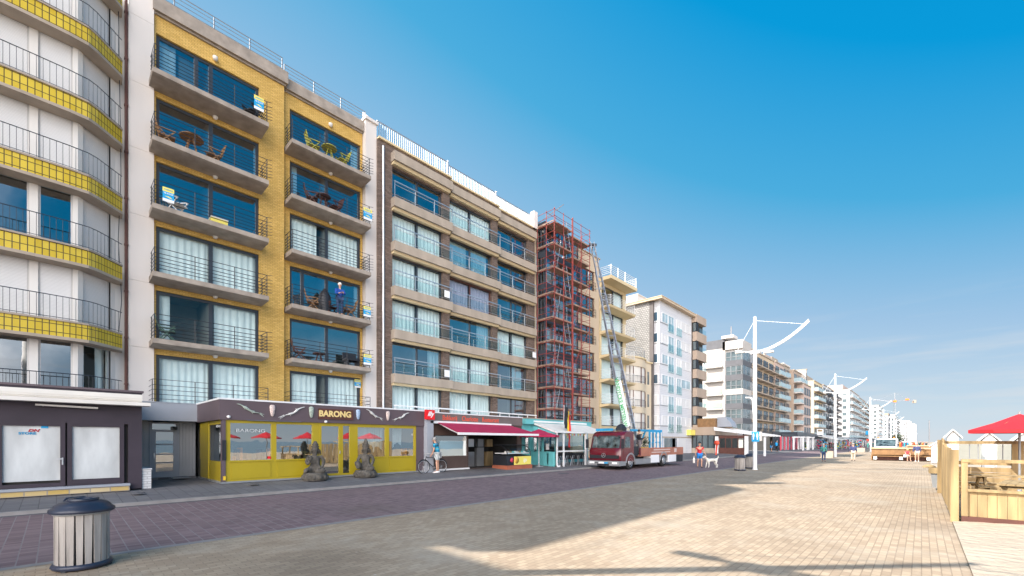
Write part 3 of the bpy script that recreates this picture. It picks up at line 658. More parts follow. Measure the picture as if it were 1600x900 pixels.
gl['label'] = 'pale lettering inside the first window'
def carving(px0, py0, px1, py1, y0, z0, y1, z1, m):
    mb = MB(); n = 14; pts = []; rs = []
    for i in range(n+1):
        t = i/n; pts.append((XS+.03, y0+(y1-y0)*t+.015*math.sin(t*17), z0+(z1-z0)*t+.03*math.sin(t*9))); rs.append(.010+.036*math.sin(math.pi*min(1, t*1.15))**1.5*(1+.35*math.sin(t*23)))
    mb.tube(pts, rs, 7)
    # forked tail and limbs
    d = Vector((0, y1-y0, z1-z0)).normalized(); pr = Vector((0, -d.z, d.y))
    e = Vector(pts[-1]); mb.tube([Vector(pts[-3])+pr*.02, e+d*.03+pr*.05], [.012, .006], 5); mb.tube([Vector(pts[-3])-pr*.02, e+d*.05-pr*.03], [.012, .006], 5)
    for q, sgn in ((4, 1), (4, -1), (8, 1), (8, -1)): p = Vector(pts[q]); mb.tube([p, p+pr*.07*sgn+d*.05], [.012, .006], 5)
    B(mb, 'lizard_carving', m, sh)
mt['carv1'] = M('green_grey_carving', (.36, .42, .36), .6, .5, 25); mt['carv2'] = M('pale_painted_carving', (.60, .60, .57), .6, .5, 30); mt['carv3'] = M('blue_grey_carving', (.34, .44, .58), .6, .5, 30); mt['carv4'] = M('red_white_carving', (.62, .50, .46), .6, .35, 30)
carving(0,0,0,0, 4.370, 3.130, 5.210, 2.740, 'carv1')
carving(0,0,0,0, 6.680, 3.150, 5.790, 2.690, 'carv2')
carving(0,0,0,0, 9.250, 3.200, 10.020, 2.760, 'carv2')
carving(0,0,0,0, 11.410, 3.150, 10.630, 2.770, 'carv2')

def mask(y, z, m, h=.42):
    mb = MB().lathe([(.02, -.5), (.055, -.42), (.075, -.2), (.09, .05), (.10, .3), (.085, .45), (.04, .5)], (0,0,0), 12)
    mb.v = [(v[0]*.5, v[1], v[2]*h) for v in mb.v]
    mb.v = [(v[0]+XS+.03, v[1]+y, v[2]+z) for v in mb.v]
    mb.box(XS+.07, XS+.085, y-.05, y-.02, z+.02, z+.05).box(XS+.07, XS+.085, y+.02, y+.05, z+.02, z+.05).box(XS+.07, XS+.095, y-.01, y+.01, z-.06, z+.03).box(XS+.07, XS+.08, y-.035, y+.035, z-.12, z-.09)
    B(mb, 'mask_carving', m, sh)
mask(5.519, 2.95, 'carv4'); mask(6.933, 2.96, 'carv1', .44); mask(8.884, 2.96, 'carv3', .42); mask(10.304, 2.96, 'carv4', .42)
for y, z in ((4.12, 2.66), (7.5, 2.6)): B(MB().lathe([(0, -.05), (.05, -.03), (.06, .03), (.02, .05)], (XF+.12, y, z), 10), 'spot_lamp', 'signwht', sh)
B(MB().tube([(XF+.14, 4.69, 2.56), (XF+.14, 6.533, 2.56)], .012, 5).box(XF+.08, XF+.14, 5.6, 5.63, 2.55, 2.58), 'light_rail', 'steel', sh)
B(MB().box(XF+.045, XF+.06, 3.94, 4.06, 1.15, 1.85).box(XF+.06, XF+.07, 3.95, 3.97, 1.2, 1.8).box(XF+.06, XF+.07, 4.03, 4.05, 1.2, 1.8), 'doorbell_panel', 'black', sh)
B(MB().box(XF+.045, XF+.055, 3.97, 4.05, .46, .6), 'socket_box', 'yellow', sh)
B(MB().box(XF+.003, XF+.01, 5.387, 5.495, 1.16, 1.25), 'sticker', 'red_s', sh)

# ================= bakery
bk = thing('shop_pavilion', 'bakery front with dark brown fascia, red lettering and a crimson awning', 'shop', (-17.6, 16, .33))
XB = -17.6; y0, y1 = 12.841, 19.408
wa_ = (12.997, 15.087, 1.05, 2.12)
op = (15.177, 19.009, .36, 2.52)
B(wall_holes(MB(), XB, .1, y0, y1, .33, 2.75, [wa_, op]), 'wall', M('brown_laminate', (.085, .055, .045), .45, .1, 2), bk)
B(MB().box(-22.3, XB+.05, y0-.02, y1+.02, 2.752, 3.22), 'fascia', M('taupe_brown_fascia', (.15, .12, .11), .5, .08), bk)
B(MB().box(-22.2, XB+.08, y0-.05, y1+.04, 3.222, 3.27), 'roof', 'white_metal', bk)
B(MB().box(-22.2, -20.4, y0, y1, .34, 3.2).box(-20.4, XB-.1, y1-.1, y1, .34, 2.7).box(-20.4, XB-.12, op[0]-.12, op[0]-.02, .34, 2.7).box(-20.4, XB-.1, y0, y1, .334, .36).box(-20.4, XB-.1, y0, y1, 2.6, 2.74), 'rear_volume', 'dark', bk)
B(MB().add([(XB-.04,wa_[0],wa_[2]),(XB-.04,wa_[1],wa_[2]),(XB-.04,wa_[1],wa_[3]),(XB-.04,wa_[0],wa_[3])], [(0,1,2,3)]), 'display_window', 'glass_dk', bk)
B(MB().box(XB-.16, XB-.10, wa_[0]+.35, wa_[1]-.02, 1.07, 1.85), 'paper_screen', 'signwht', bk)
B(MB().box(XB-.05, XB+.10, y0, op[0], .34, .42), 'plinth', 'white_metal', bk)
for s_, px in (('Bakkerij', 704), ('Charlotte', 735.5), ('Restaurant', 767.5)):
    yy = {704: 13.885, 735.5: 15.248, 767.5: 16.763}[px]
    text(s_, bk, 'lettering', .36, (XB+.056, yy, 3.0), FX, 'letter_r', .006, .82, 0, .002)
B(MB().box(XB+.052, XB+.30, 12.509, 18.192, 2.70, 2.82), 'awning_box', 'white_metal', bk)
ya, yb = 12.95, 18.75
aw = B(MB().add([(XB+.28,ya,2.74),(XB+.28,18.084,2.74),(-15.75,yb,2.24),(-15.75,ya+.05,2.24),(XB+.28,ya,2.72),(XB+.28,18.084,2.72),(-15.75,yb,2.22),(-15.75,ya+.05,2.22)], [(0,1,2,3),(4,7,6,5),(0,4,5,1),(1,5,6,2),(2,6,7,3),(3,7,4,0)]), 'awning', 'crimson', bk)
B(MB().box(-15.80, -15.68, ya, yb, 2.12, 2.235), 'awning_bar', 'white_metal', aw)
for y in (ya+.12, yb-.5): B(MB().beam((XB+.3, y, 2.68), (-16.5, y+.02, 2.38), .05).beam((-16.5, y+.02, 2.38), (-15.8, y, 2.17), .04), 'awning_arm', 'white_metal', aw)
for k in range(3): B(MB().box(XB-1.5, XB-1.3, 16.2+k*.75, 16.75+k*.75, .36, 1.2+.25*(k % 2)).box(XB-1.5, XB-1.28, 16.25+k*.75, 16.7+k*.75, 1.5, 1.95), 'kitchen_machine', ['silver', 'gal', 'wood_y'][k], bk)
pl = thing('pillar', 'pale grey pillar between the mustard shop and the bakery', 'pillar', (-17.5, 12.72, .3))
B(MB().box(-17.62, -17.30, 12.3, 12.676, .3, 3.30), 'shaft', 'lgrey', pl)
il = thing('projecting_sign', 'square red coffee sign with white lettering on the grey pillar', 'sign', (-17.2, 12.9, 2.9))
ys0, ys1 = 12.141, 12.645; zt, zb_ = 3.33, 2.86
B(MB().box(-17.29, -17.15, ys0, ys1, zb_, zt), 'sign_box', 'red_s', il)
text('illy', il, 'lettering', .30, (-17.145, (ys0+ys1)/2, (zb_+zt)/2+.03), FX, 'signwht', .003, 1.0, .3, .010)

# ---- ice cream counter
ic = thing('ice_cream_counter', 'curved glass ice cream counter with cone pictures on a terracotta base', 'display counter', (-16.9, 17.9, .28))
cx0, cx1, cy0, cy1 = -17.55, -16.45, 16.95, 18.95
B(MB().box(cx0-.02, cx1+.05, cy0-.05, cy1+.05, .26, .48), 'base', M('terracotta_boards', (.36, .11, .06), .6, .12, 3), ic)
B(MB().slab([(cx0, .481), (cx1-.02, .481), (cx1, .7), (cx1-.05, .98), (cx0, 1.1)], 'y', cy0, cy1), 'body', 'black', ic)
gm = []
prof = [(cx1-.02, .99), (cx1+.0, 1.15), (cx1-.08, 1.35), (cx1-.28, 1.52), (cx1-.6, 1.60), (cx0+.1, 1.60)]
mb = MB(); n = len(prof)
mb.add([(x, cy0+.04, z) for x, z in prof]+[(x, cy1-.04, z) for x, z in prof], [(i, i+1, n+i+1, n+i) for i in range(n-1)], True)
B(mb, 'glass_hood', 'glass_cl', ic)
for y in (cy0, cy1-.05): 
    mb = MB().tube([(x, y+.02, z) for x, z in prof], .025, 6); B(mb, 'hood_rim', 'black', ic)
B(MB().box(cx0+.1, cx1-.1, cy0+.05, cy1-.05, 1.12, 1.17), 'tray', 'signwht', ic)
random.seed(4)
for k in range(9): B(MB().lathe([(.09, 0), (.10, .04), (.06, .09), (0, .11)], (cx1-.35, cy0+.25+k*.19, 1.17), 10), 'ice_cream_tub', ['creamcv', 'carv4', 'wood_y', 'teal'][k % 4], ic)
B(MB().box(cx0+.05, cx1-.15, cy0+.02, cy1-.02, 1.601, 1.63), 'shelf', 'black', ic)
p_ = B(MB().box(cx1+.006, cx1+.02, cy0+.55, cy1-.02, .50, .97), 'poster', 'signyel', ic)
B(MB().lathe([(0, -.012), (.19, -.010), (.19, .010), (0, .012)], (0, 0, 0), 20).xf(Matrix.Translation((cx1+.02, cy0+.75, .76)) @ Matrix.Rotation(R(90), 4, 'Y')), 'cone_picture', M('wafer_yellow', (.70, .42, .07), .5, .3, 9), p_)
B(MB().lathe([(0, -.012), (.13, -.010), (.13, .010), (0, .012)], (0, 0, 0), 20).xf(Matrix.Translation((cx1+.02, cy0+.38, .78)) @ Matrix.Rotation(R(90), 4, 'Y')), 'scoop_picture', M('raspberry_pink', (.60, .05, .10), .5, .3, 9), p_)
text('ijs', p_, 'lettering', .3, (cx1+.022, cy0+1.45, .76), FX, 'signwht', .002, 1.2, .2, .004)

# ================= turquoise cafe
cf = thing('cafe_pavilion', 'turquoise cafe front with glazed side screen and a wide cream awning', 'cafe', (-18.2, 23, .3))
B(wall_holes(MB(), -18.2, .1, 20.13, 27.5, .33, 2.9, [(21.3, 27.0, .75, 2.45), (20.371, 20.801, 1.0, 2.3)]).box(-22.4, -17.9, 20.13, 27.5, 2.901, 3.25), 'wall', 'teal', cf)
B(MB().box(-22.4, -17.85, 20.13-.05, 27.55, 3.252, 3.3), 'roof', 'conc_l', cf)
B(MB().box(-22.3, -19.8, 19.6, 27.4, .34, 3.2), 'rear_volume', 'room', cf)
B(MB().add([(-18.25,19.5,.6),(-18.25,27.2,.6),(-18.25,27.2,2.6),(-18.25,19.5,2.6)], [(0,1,2,3)]), 'display_window', 'glass_dk', cf)
for k in range(6): B(MB().lathe([(.2, 0), (.22, .03)], (-18.9, 22+k*.8, 1.05), 12).tube([(-18.9, 22+k*.8, .35), (-18.9, 22+k*.8, 1.05)], .03, 6), 'cafe_table', 'wood_d', cf)
# side screen facing the near end of the street
xs0, xs1, ysx = -18.19, -16.2, 21.0
mb = MB()
for a, b, c, d in [(xs0, xs1, .27, 1.18), (xs0, xs1, 2.22, 2.32), (xs0, xs0+.09, 1.18, 2.22), (-17.753, -17.594, 1.18, 2.22), (-17.358, -17.203, 1.18, 2.22), (xs1-.1, xs1, 1.18, 2.22)]: mb.box(a, b, ysx, ysx+.06, c, d)
for x in (xs0+.2, xs0+.9, xs0+1.3): mb.box(x, x+.5, ysx-.012, ysx, .38, 1.08)
sc_ = B(mb, 'side_screen', 'teal', cf)
mb = MB().add([(xs0,ysx+.03,1.18),(xs1,ysx+.03,1.18),(xs1,ysx+.03,2.22),(xs0,ysx+.03,2.22)], [(0,1,2,3)])
B(mb, 'pane', 'glass_dk', sc_)
B(MB().slab([(xs0, 2.33), (xs1, 2.33), (xs0, 2.88)], 'y', ysx, ysx+.05), 'gable_panel', 'teal', cf)
B(MB().box(-17.0, -16.75, ysx-.01, ysx-.002, 1.3, 1.65), 'menu_card', 'signwht', cf)
# front of the terrace
B(MB().box(-16.26, -16.14, 21.0, 21.1, .2, 2.34), 'post', 'white_metal', cf); B(MB().box(-16.26, -16.14, 24.193-.05, 24.193+.12, .2, 2.34), 'post', 'white_metal', cf)
B(MB().box(-16.24, -16.16, 21.721, 21.807, .2, 2.3), 'post', 'white_metal', cf)
B(MB().box(-16.23, -16.17, 21.1, 26.6, 1.16, 1.24), 'hand_rail', 'white_metal', cf)
B(MB().add([(-16.2,21.9,1.24),(-16.2,24.0,1.24),(-16.2,24.0,2.3),(-16.2,21.9,2.3)], [(0,1,2,3)]), 'wind_screen', 'glass_cl', cf)
B(MB().box(-16.3, -16.1, 21.0, 21.3, .2, .34), 'foot_block', 'signwht', cf)
aw = B(MB().add([(-18.0,20.9,3.02),(-18.0,26.8,3.02),(-16.15,26.8,2.42),(-16.15,20.9,2.42),(-18.0,20.9,3.0),(-18.0,26.8,3.0),(-16.15,26.8,2.40),(-16.15,20.9,2.40)], [(0,1,2,3),(4,7,6,5),(0,4,5,1),(1,5,6,2),(2,6,7,3),(3,7,4,0)]), 'awning', 'creamcv', cf)
B(MB().box(-16.19, -16.09, 20.85, 26.85, 2.34, 2.41), 'awning_bar', 'white_metal', aw)
B(MB().box(-18.15, -17.85, 20.9, 26.8, 3.03, 3.14), 'awning_box', 'white_metal', aw)
for y in (20.95, 23.9, 26.7): B(MB().beam((-18.0, y, 2.95), (-16.15, y, 2.36), .05, .07), 'awning_arm', 'white_metal', aw)
for k in range(11): B(MB().add([(-16.22, 22.0+k*.22, 2.3), (-16.22, 22.14+k*.22, 2.3), (-16.22, 22.07+k*.22, 2.14)], [(0,1,2)]), 'bunting_flag', ['yellow', 'red_s', 'signwht'][k % 3], cf)
def cafe_chair(loc, rz, label, grp, fold=.0):
    t = thing('cafe_chair', label, 'chair', loc, rz, grp)
    L(MB().box(-.2, .2, -.2, .2, .43, .46), 'seat', 'black', t)
    L(MB().slab([(-.22, .46), (-.19, .46), (-.27, .85), (-.30, .85)], 'y', -.2, .2), 'backrest', 'black', t)
    for s in (-1, 1): L(MB().tube([(.20, s*.2, 0), (-.1, s*.2, .62), (-.16, s*.2, .68)], .016, 5), 'leg', 'silver', t); L(MB().tube([(-.24, s*.2, 0), (.16, s*.2, .66)], .016, 5), 'leg', 'silver', t)
    return t
random.seed(9); c0 = None
for k in range(9):
    y = 21.5+k*.33; loc = (-16.55-.12*(k % 2), y, .22); rz = R(-80+random.uniform(-8, 8))
    if k == 0: c0 = cafe_chair(loc, rz, 'black chair with silver legs, one of the tightly packed row behind the cafe rail', 'chairs packed behind the cafe rail')
    else: copy_tree(c0, loc, rz, 'black chair with silver legs packed behind the cafe rail, number %s from the turquoise screen' % ['two','three','four','five','six','seven','eight','nine'][k-1])
fg = thing('flag', 'black, yellow and red flag hanging from a pole above the cafe awning', 'flag', (-16.3, 22.0, 2.4))
B(MB().tube([(-16.3, 21.9, 2.3), (-16.3, 21.95, 4.1)], .015, 6), 'pole', 'silver', fg)
mb = MB(); n = 8
for j, (a, b, mi) in enumerate(((0, .34, 0), (.34, .5, 1), (.5, .68, 2))):
    vs = []
    for i in range(n+1):
        z = 4.0-1.35*i/n-(.35*j*i/n if j else 0)-.25*j
        vs += [(-16.3+.05*math.sin(i*1.1+j), 21.96+a+.05*math.sin(i*.8), z), (-16.3+.05*math.sin(i*1.1+j+1.2), 21.96+b+.05*math.sin(i*.8), z-.05)]
    mb.mat(mi).add(vs, [(2*i, 2*i+1, 2*i+3, 2*i+2) for i in range(n)], True)
B(mb, 'cloth', ['black', 'yellow', 'red_s'], fg)
mt['flag_black'] = mt['black']

def parasol(loc, Rr, zr, za, m, label, n=8, pole='white_metal', grp=None, zbase=0, rot=0, pr=.022):
    t = thing('parasol', label, 'parasol', loc, rot, grp)
    mb = MB(); vs = [(0, 0, za)]; rings = 3
    for k in range(n):
        a = 2*math.pi*k/n
        for q in (.5, 1.0): vs.append((Rr*q*math.cos(a), Rr*q*math.sin(a), za+(zr-za)*q-.03*math.sin(math.pi*q)))
    fs = []
    for k in range(n):
        a, b = 1+2*k, 1+2*((k+1) % n); fs += [(0, a, b), (a, a+1, b+1, b)]
    mb.add(vs, fs)
    vs2 = []
    for k in range(n):
        a = 2*math.pi*k/n; vs2 += [(Rr*math.cos(a), Rr*math.sin(a), zr), (Rr*.995*math.cos(a), Rr*.995*math.sin(a), zr-.10)]
    mb.add(vs2, [(2*k, 2*((k+1) % n), 2*((k+1) % n)+1, 2*k+1) for k in range(n)]); mb.keep = True
    L(mb, 'canopy', m, t)
    L(MB().tube([(0, 0, zbase), (0, 0, za+.06)], pr, 8), 'pole', pole, t)
    for k in range(n):
        a = 2*math.pi*k/n; L(MB().tube([(0, 0, za-.05), (Rr*.97*math.cos(a), Rr*.97*math.sin(a), zr-.01)], .010, 4), 'rib', 'wood_y', t)
    L(MB().lathe([(.26, 0), (.26, .06), (.05, .10), (.05, .25)], (0, 0, 0), 16), 'base', 'gal', t)
    return t
parasol((-16.9, 20.2, .25), 1.25, 1.92, 2.32, 'crimson', 'crimson parasol on a white pole in front of the turquoise cafe screen')

# ================= glass bay and beige block behind the scaffold
b4 = thing('apartment_building', 'beige apartment block with a dark glass bay, wrapped in red scaffolding', 'building', (-22.5, 31, .33))
wz = [(16.0, 17.84), (13.5, 15.34), (10.95, 12.55), (8.39, 10.18), (5.9, 7.62), (3.46, 5.01)]
hw = [(31.781, 35.107, a, b) for a, b in wz]
B(wall_holes(MB(), -22.5, .3, 31.6, 35.891, .33, 19.3, hw).box(-33, -22.82, 26.65, 35.9, .3, 19.2), 'wall', 'beige', b4)
B(MB().box(-33, -22.4, 31.6, 36.0, 19.3, 19.38), 'coping', 'conc_l', b4)
for a, b, c, d in hw:
    w = window(b4, -22.5, a, b, c, d, 'wood_d', (.3, .66), ((.7, 1),), 'glass_dk', .07)
    B(MB().box(-22.8, -22.75, a, b, c, d), 'room_back', 'dark', w)
    mb = MB()
    for hh in (.2, .5, .78): mb.tube([(-22.42, a+.1, c+hh), (-22.42, b+.1, c+hh)], .02, 4)
    mb.tube([(-22.42, b+.1, c), (-22.42, b+.1, c+.8)], .02, 4); B(mb, 'railing', 'black', b4)
by0, by1, bx = 26.95, 31.55, -21.9
flz = [3.3, 6.0, 8.7, 11.4, 14.1, 16.7]
B(MB().box(-22.8, bx, by0, by1, 19.1, 19.5).box(-22.82, -22.79, by0, by1, .3, 19.1), 'bay_roof', 'navy', b4)
for i, z in enumerate(flz):
    zt = (flz+[19.1])[i+1]
    sp = B(MB().box(-22.79, bx, by0, by1, z-.02, z+.5), 'bay_spandrel', 'navy', b4)
    mb = MB()
    for q in range(6): mb.box(bx-.08, bx, by0+(by1-by0-.09)*q/5, by0+(by1-by0-.09)*q/5+.09, z+.5, zt-.02)
    for q in (0, .36, .71): mb.box(-22.75+q, -22.67+q, by0+.001, by0+.08, z+.5, zt-.02)
    mb.box(bx-.07, bx-.003, by0+.1, by1-.1, z+1.35, z+1.41)
    f = B(mb, 'bay_window', 'navy', b4)
    B(MB().add([(bx-.04,by0+.03,z+.5),(bx-.04,by1,z+.5),(bx-.04,by1,zt),(bx-.04,by0+.03,zt)], [(0,1,2,3)]).add([(-22.79,by0+.03,z+.5),(bx-.04,by0+.03,z+.5),(bx-.04,by0+.03,zt),(-22.79,by0+.03,zt)], [(0,1,2,3)]), 'pane', 'glass_dk', f)
    put('curtain', curtain_mesh(1.7, 2.0, 0, 1, seed=i % 3), f, (-22.5, by0+.5+(i % 2)*1.6, z+.55))

# ---- scaffold
sf = thing('scaffold', 'red steel scaffold tower with board decks and ladders, wrapped round the dark glass bay', 'scaffold', (-21.3, 29.3, 3.3))
SX = (-20.85, -21.65); SY = (26.8, 28.0, 29.15, 30.45, 31.75); LV = [4.35, 6.05, 7.8, 9.7, 11.5, 13.45, 15.45, 17.3, 19.0]
for y in SY:
    for x in SX: B(MB().tube([(x, y, 3.3), (x, y, 20.15 if (x > -21 or y < 28.5) else 19.9)], .026, 6), 'standard', 'rust', sf)
B(MB().tube([(-22.55, 26.75, 3.3), (-22.55, 26.75, 20.3)], .026, 6), 'standard', 'rust', sf)
B(MB().tube([(-20.8, 29.2, 3.3), (-20.8, 29.2, 20.2)], .04, 6), 'standard', 'rust', sf)
for i, z in enumerate(LV):
    for a, b in ((0, 2), (2, 4)):
        zz = z-(.0 if a == 0 else .35)
        B(MB().box(SX[1]+.02, SX[0]-.02, SY[a]+.02, SY[b]-.02, zz, zz+.05).box(SX[0]-.06, SX[0]-.03, SY[a], SY[b], zz+.051, zz+.13), 'deck', 'plank', sf)
    B(MB().box(-22.5, SX[1]-.02, 26.72, 27.3 if i > 7 else 26.92, z, z+.05).box(-22.5, SX[0], 26.70, 26.73, z+.051, z+.13), 'deck', 'plank', sf)
    mb = MB()
    for hh in (-.04, .5, 1.0):
        for x in SX: 
            if x < -21 and hh == .5: continue
            mb.tube([(x+.03, SY[0]-.1, z+hh), (x+.03, SY[2], z+hh), (x+.03, SY[4]+.1, z+hh-(.0 if hh == 1 else .35)*0)], .018, 5)
        mb.tube([(-22.6, 26.77, z+hh), (SX[0]+.1, 26.77, z+hh)], .018, 5); mb.tube([(-21.7, SY[4], z+hh-.2), (SX[0]+.1, SY[4], z+hh-.2)], .018, 5)
    B(mb, 'guard_rail', 'rust', sf)
    if i < 8:
        zn = LV[i+1]; s = 1 if i % 2 else -1
        lb = MB(); p0 = Vector((-21.1, 27.5+s*.35, z+.05)); p1 = Vector((-21.1, 27.5-s*.25, zn+.6))
        if i % 2: p0.y += 1.2; p1.y += 1.2
        for o_ in (-.2, .2): lb.tube([p0+Vector((o_, 0, 0)), p1+Vector((o_, 0, 0))], .022, 5)
        for k in range(9): c = p0.lerp(p1, (k+.5)/9); lb.tube([c+Vector((-.2, 0, 0)), c+Vector((.2, 0, 0))], .014, 4)
        B(lb, 'ladder', 'silver', sf)
        B(MB().tube([(SX[0]+.03, SY[2+(i % 2)], z), (SX[0]+.03, SY[3+(i % 2)], zn)], .018, 5), 'brace', 'rust', sf)
        B(MB().tube([(SX[1]+.03, SY[3], z), (SX[0]+.03, SY[3], zn)], .018, 5), 'brace', 'rust', sf)
B(MB().box(SX[1]-.4, SX[0]+.05, 27.2, 28.6, 19.052, 19.09), 'top_boards', 'plank', sf)
B(MB().tube([(-22.6, 26.9, 19.5), (-20.3, 27.3, 20.35)], .02, 5), 'loose_tube', 'plank', sf)

# ================= beige block with white balconies
b5 = thing('apartment_building', 'narrow yellow-beige apartment block with white railed balconies and a roof terrace', 'building', (-22.5, 38.7, .33))
z5 = [14.86, 12.44, 10.14, 7.81, 5.42, 3.3]
y50, y51 = 36.004, 41.093
h5 = [(y50+.35, y51-.55, z+.03, z+2.15) for z in z5]
B(wall_holes(MB(), -22.5, .25, y50, y51, .33, 17.6, h5), 'wall', 'cream', b5)
core(b5, -22.5, y50, y51, .3, 17.5, z5[:-1], th=.27, mback='cream')
B(MB().box(-24, -21.3, y50+.1, y51+.15, 17.3, 17.62), 'roof_terrace', 'cream', b5)
mb = MB()
for x, y in ((-21.38, y50+.2), (-21.38, y50+1.5), (-21.38, y50+2.9), (-21.38, y51+.05), (-23.4, y51+.05), (-23.4, y50+.2)): mb.box(x-.03, x+.03, y-.03, y+.03, 17.62, 18.65)
for hh in (.25, .42, .6, .78, .95): mb.tube([(-23.4, y50+.2, 17.62+hh), (-21.38, y50+.2, 17.62+hh), (-21.38, y51+.05, 17.62+hh), (-23.4, y51+.05, 17.62+hh)], .02, 5)
B(mb, 'roof_railing', 'white_metal', b5)
for i, (a, b, c, d) in enumerate(h5):
    window(b5, -22.5, a, b, c, d, 'navy', (.55,), ((0, .5), (.6, 1)) if i else ((.6, 1),), 'glass', .08)
for i, z in enumerate(z5):
    if i < 5: bal = B(MB().slab([(-22.5, z-.32), (-21.5, z-.18), (-21.4, z), (-22.5, z)], 'y', y50+.05, y51+.1), 'balcony', 'cream', b5)
    else: bal = b5
    mb = MB(); pts = [(-22.45, y50+.1), (-21.5, y50+.1), (-21.42, y50+.2), (-21.42, y51-.2), (-21.5, y51+.02), (-21.75, y51+.08), (-22.45, y51+.08)]
    for hh in (.15, .3, .45, .6, .75, .92): mb.tube([(x, y, z+hh) for x, y in pts], .02, 5)
    for y in (y50+.2, y50+1.6, y50+3, y51-.2): mb.tube([(-21.42, y, z), (-21.42, y, z+.92)], .018, 5)
    B(mb, 'railing', 'white_metal', bal)
B(MB().box(-22.56, -22.53, y51-1.05, y51-.75, 5.0, 5.3), 'window_sticker', 'orange', b5)

# ================= low cream block with rounded bay
b6 = thing('apartment_building', 'low cream apartment block with a rounded bay and terrace rail, below the grey gable', 'building', (-22.6, 44, .33))
y60, y61 = y51+.02, 46.95; ztop = 10.7
hs6 = [(z, z+1.75) for z in (8.06, 5.51, 3.11)]
def arcp(k, n=10, bulge=.75, a=y60, b=y61-1.5): t = k/n; return (-22.55+bulge*math.sin(math.pi*t)**.8, a+(b-a)*t)
wallm = MB(); n = 10; P_ = [arcp(k) for k in range(n+1)]
lev = [.33]+[v for z0, z1 in hs6[::-1] for v in (z0, z1)]+[ztop]
for i in range(0, len(lev), 2):
    wallm.prism(P_+[(-23.2, y61-1.5), (-23.2, y60)], lev[i], lev[i+1])
wallm.box(-33, -23.25, y60, y61, .33, ztop); wallm.box(-23.25, -22.5, y61-1.5, y61, .33, ztop)
B(wallm, 'wall', M('warm_cream_render', (.62, .52, .38), .85, .06, .5, streak=5), b6)
B(MB().prism([(x+.12, y) for x, y in P_]+[(-22.3, y61), (-23.2, y61), (-23.2, y60)], ztop+.001, ztop+.14), 'cornice', 'cream', b6)
for z0, z1 in hs6:
    mb = MB(); mg = MB()
    for k in (0, 1, 2, 5, 8, 9, 10): x, y = arcp(k, bulge=.66); mb.tube([(x, y, z0), (x, y, z1)], .06 if k in (0, 5, 10) else .045, 6)
    f = B(mb, 'bay_window', 'wood_d', b6)
    vs = []; 
    for k in range(n+1): x, y = arcp(k, bulge=.62); vs += [(x, y, z0), (x, y, z1)]
    B(MB().add(vs, [(2*i, 2*i+2, 2*i+3, 2*i+1) for i in range(n)], True), 'blind', 'creamcv', f)
    mr = MB()
    for hh in (.12, .75): mr.tube([(arcp(k, bulge=.82)[0], arcp(k)[1], z0+hh) for k in range(n+1)], .02, 5)
    for k in range(0, 21): t = k/2; x, y = arcp(t, bulge=.82); mr.tube([(x, y, z0+.1), (x, y, z0+.75)], .010, 4, False)
    B(mr, 'railing', 'black', b6)
    B(MB().box(-22.52, -22.49, y61-1.0, y61-.55, z0+.2, z1-.1), 'side_window', 'glass_far', b6)
mb = MB(); PT = [(-23.4, y60+.1)]+[(x-.1, y) for x, y in P_]+[(-23.2, y61-1.5)]
for hh in (.25, .5, .75, 1.0): mb.tube([(x, y, ztop+.14+hh) for x, y in PT], .018, 5)
for x, y in PT[::2]: mb.tube([(x, y, ztop+.14), (x, y, ztop+1.14)], .02, 5)
B(mb, 'roof_railing', 'silver', b6)

# ================= white tiled corner block with grey gable
b7 = thing('apartment_building', 'white panelled apartment block with a grey patterned gable and overhanging cream roof', 'building', (-22, 52, .33))
yw0, yw1, xw = 47.3, 56.7, -21.65
B(MB().box(-34, -22.75, 46.98, 47.28, .33, 18.35), 'gable_wall', 'gable', b7)
B(MB().box(-22.74, -22.3, 46.98, 47.28, .33, 18.1), 'dark_pier', M('dark_grey_pier', (.13, .115, .11), .8), b7)
B(MB().box(-25.8, -24.4, 47.3, 49.5, 18.2, 19.2).box(-25.9, -24.3, 47.25, 49.6, 19.2, 19.3), 'chimney', 'conc_white', b7)
wr = [(16.7, 15.55), (14.3, 13.15), (11.92, 10.8), (9.55, 8.4), (7.2, 6.05), (4.85, 3.7)]
mt['wpanel'] = brick('white_clapboard', (.62, .62, .64), (.66, .66, .68), (.42, .42, .44), 30, .2, .008, .5, big=.04)
wl = MB().box(-34, xw-.01, 47.3, yw1, .33, 17.9); B(wl, 'wall', 'wpanel', b7)
mb = MB().box(-22.6, xw+.03, yw0-.02, yw1-.02, 2.25, 2.4)
B(MB().box(-34, xw+.55, 46.6, yw1+.4, 17.9, 18.12).box(-34, xw+.6, 46.55, yw1+.45, 18.12, 18.2), 'roof', 'beige', b7)
B(mb, 'string_course', 'conc_l', b7)
def fwin(parent, X, y, z, w, h, gm='glass_far', fm='white_metal', name='window', n=1, dep=.05):
    """small framed window with glass, standing slightly proud of a far wall"""
    k = ('fw', round(w, 2), round(h, 2), gm, fm, n)
    if k not in MC:
        m_ = MB(); f = .07; m_.box(0, dep, 0, w, 0, f).box(0, dep, 0, w, h-f, h).box(0, dep, 0, f, f, h-f).box(0, dep, w-f, w, f, h-f)
        for q in range(1, n+1): m_.box(0, dep, w*q/(n+1)-.03, w*q/(n+1)+.03, f, h-f)
        m_.mat(1).box(.001, dep*.5, f, w-f, f, h-f); MC[k] = m_.mesh(name, [fm, gm])
    return put(name, MC[k], parent, (X, y, z))
random.seed(2)
yA, yB, yC, yD = 47.826, 49.552, 51.93, 53.674
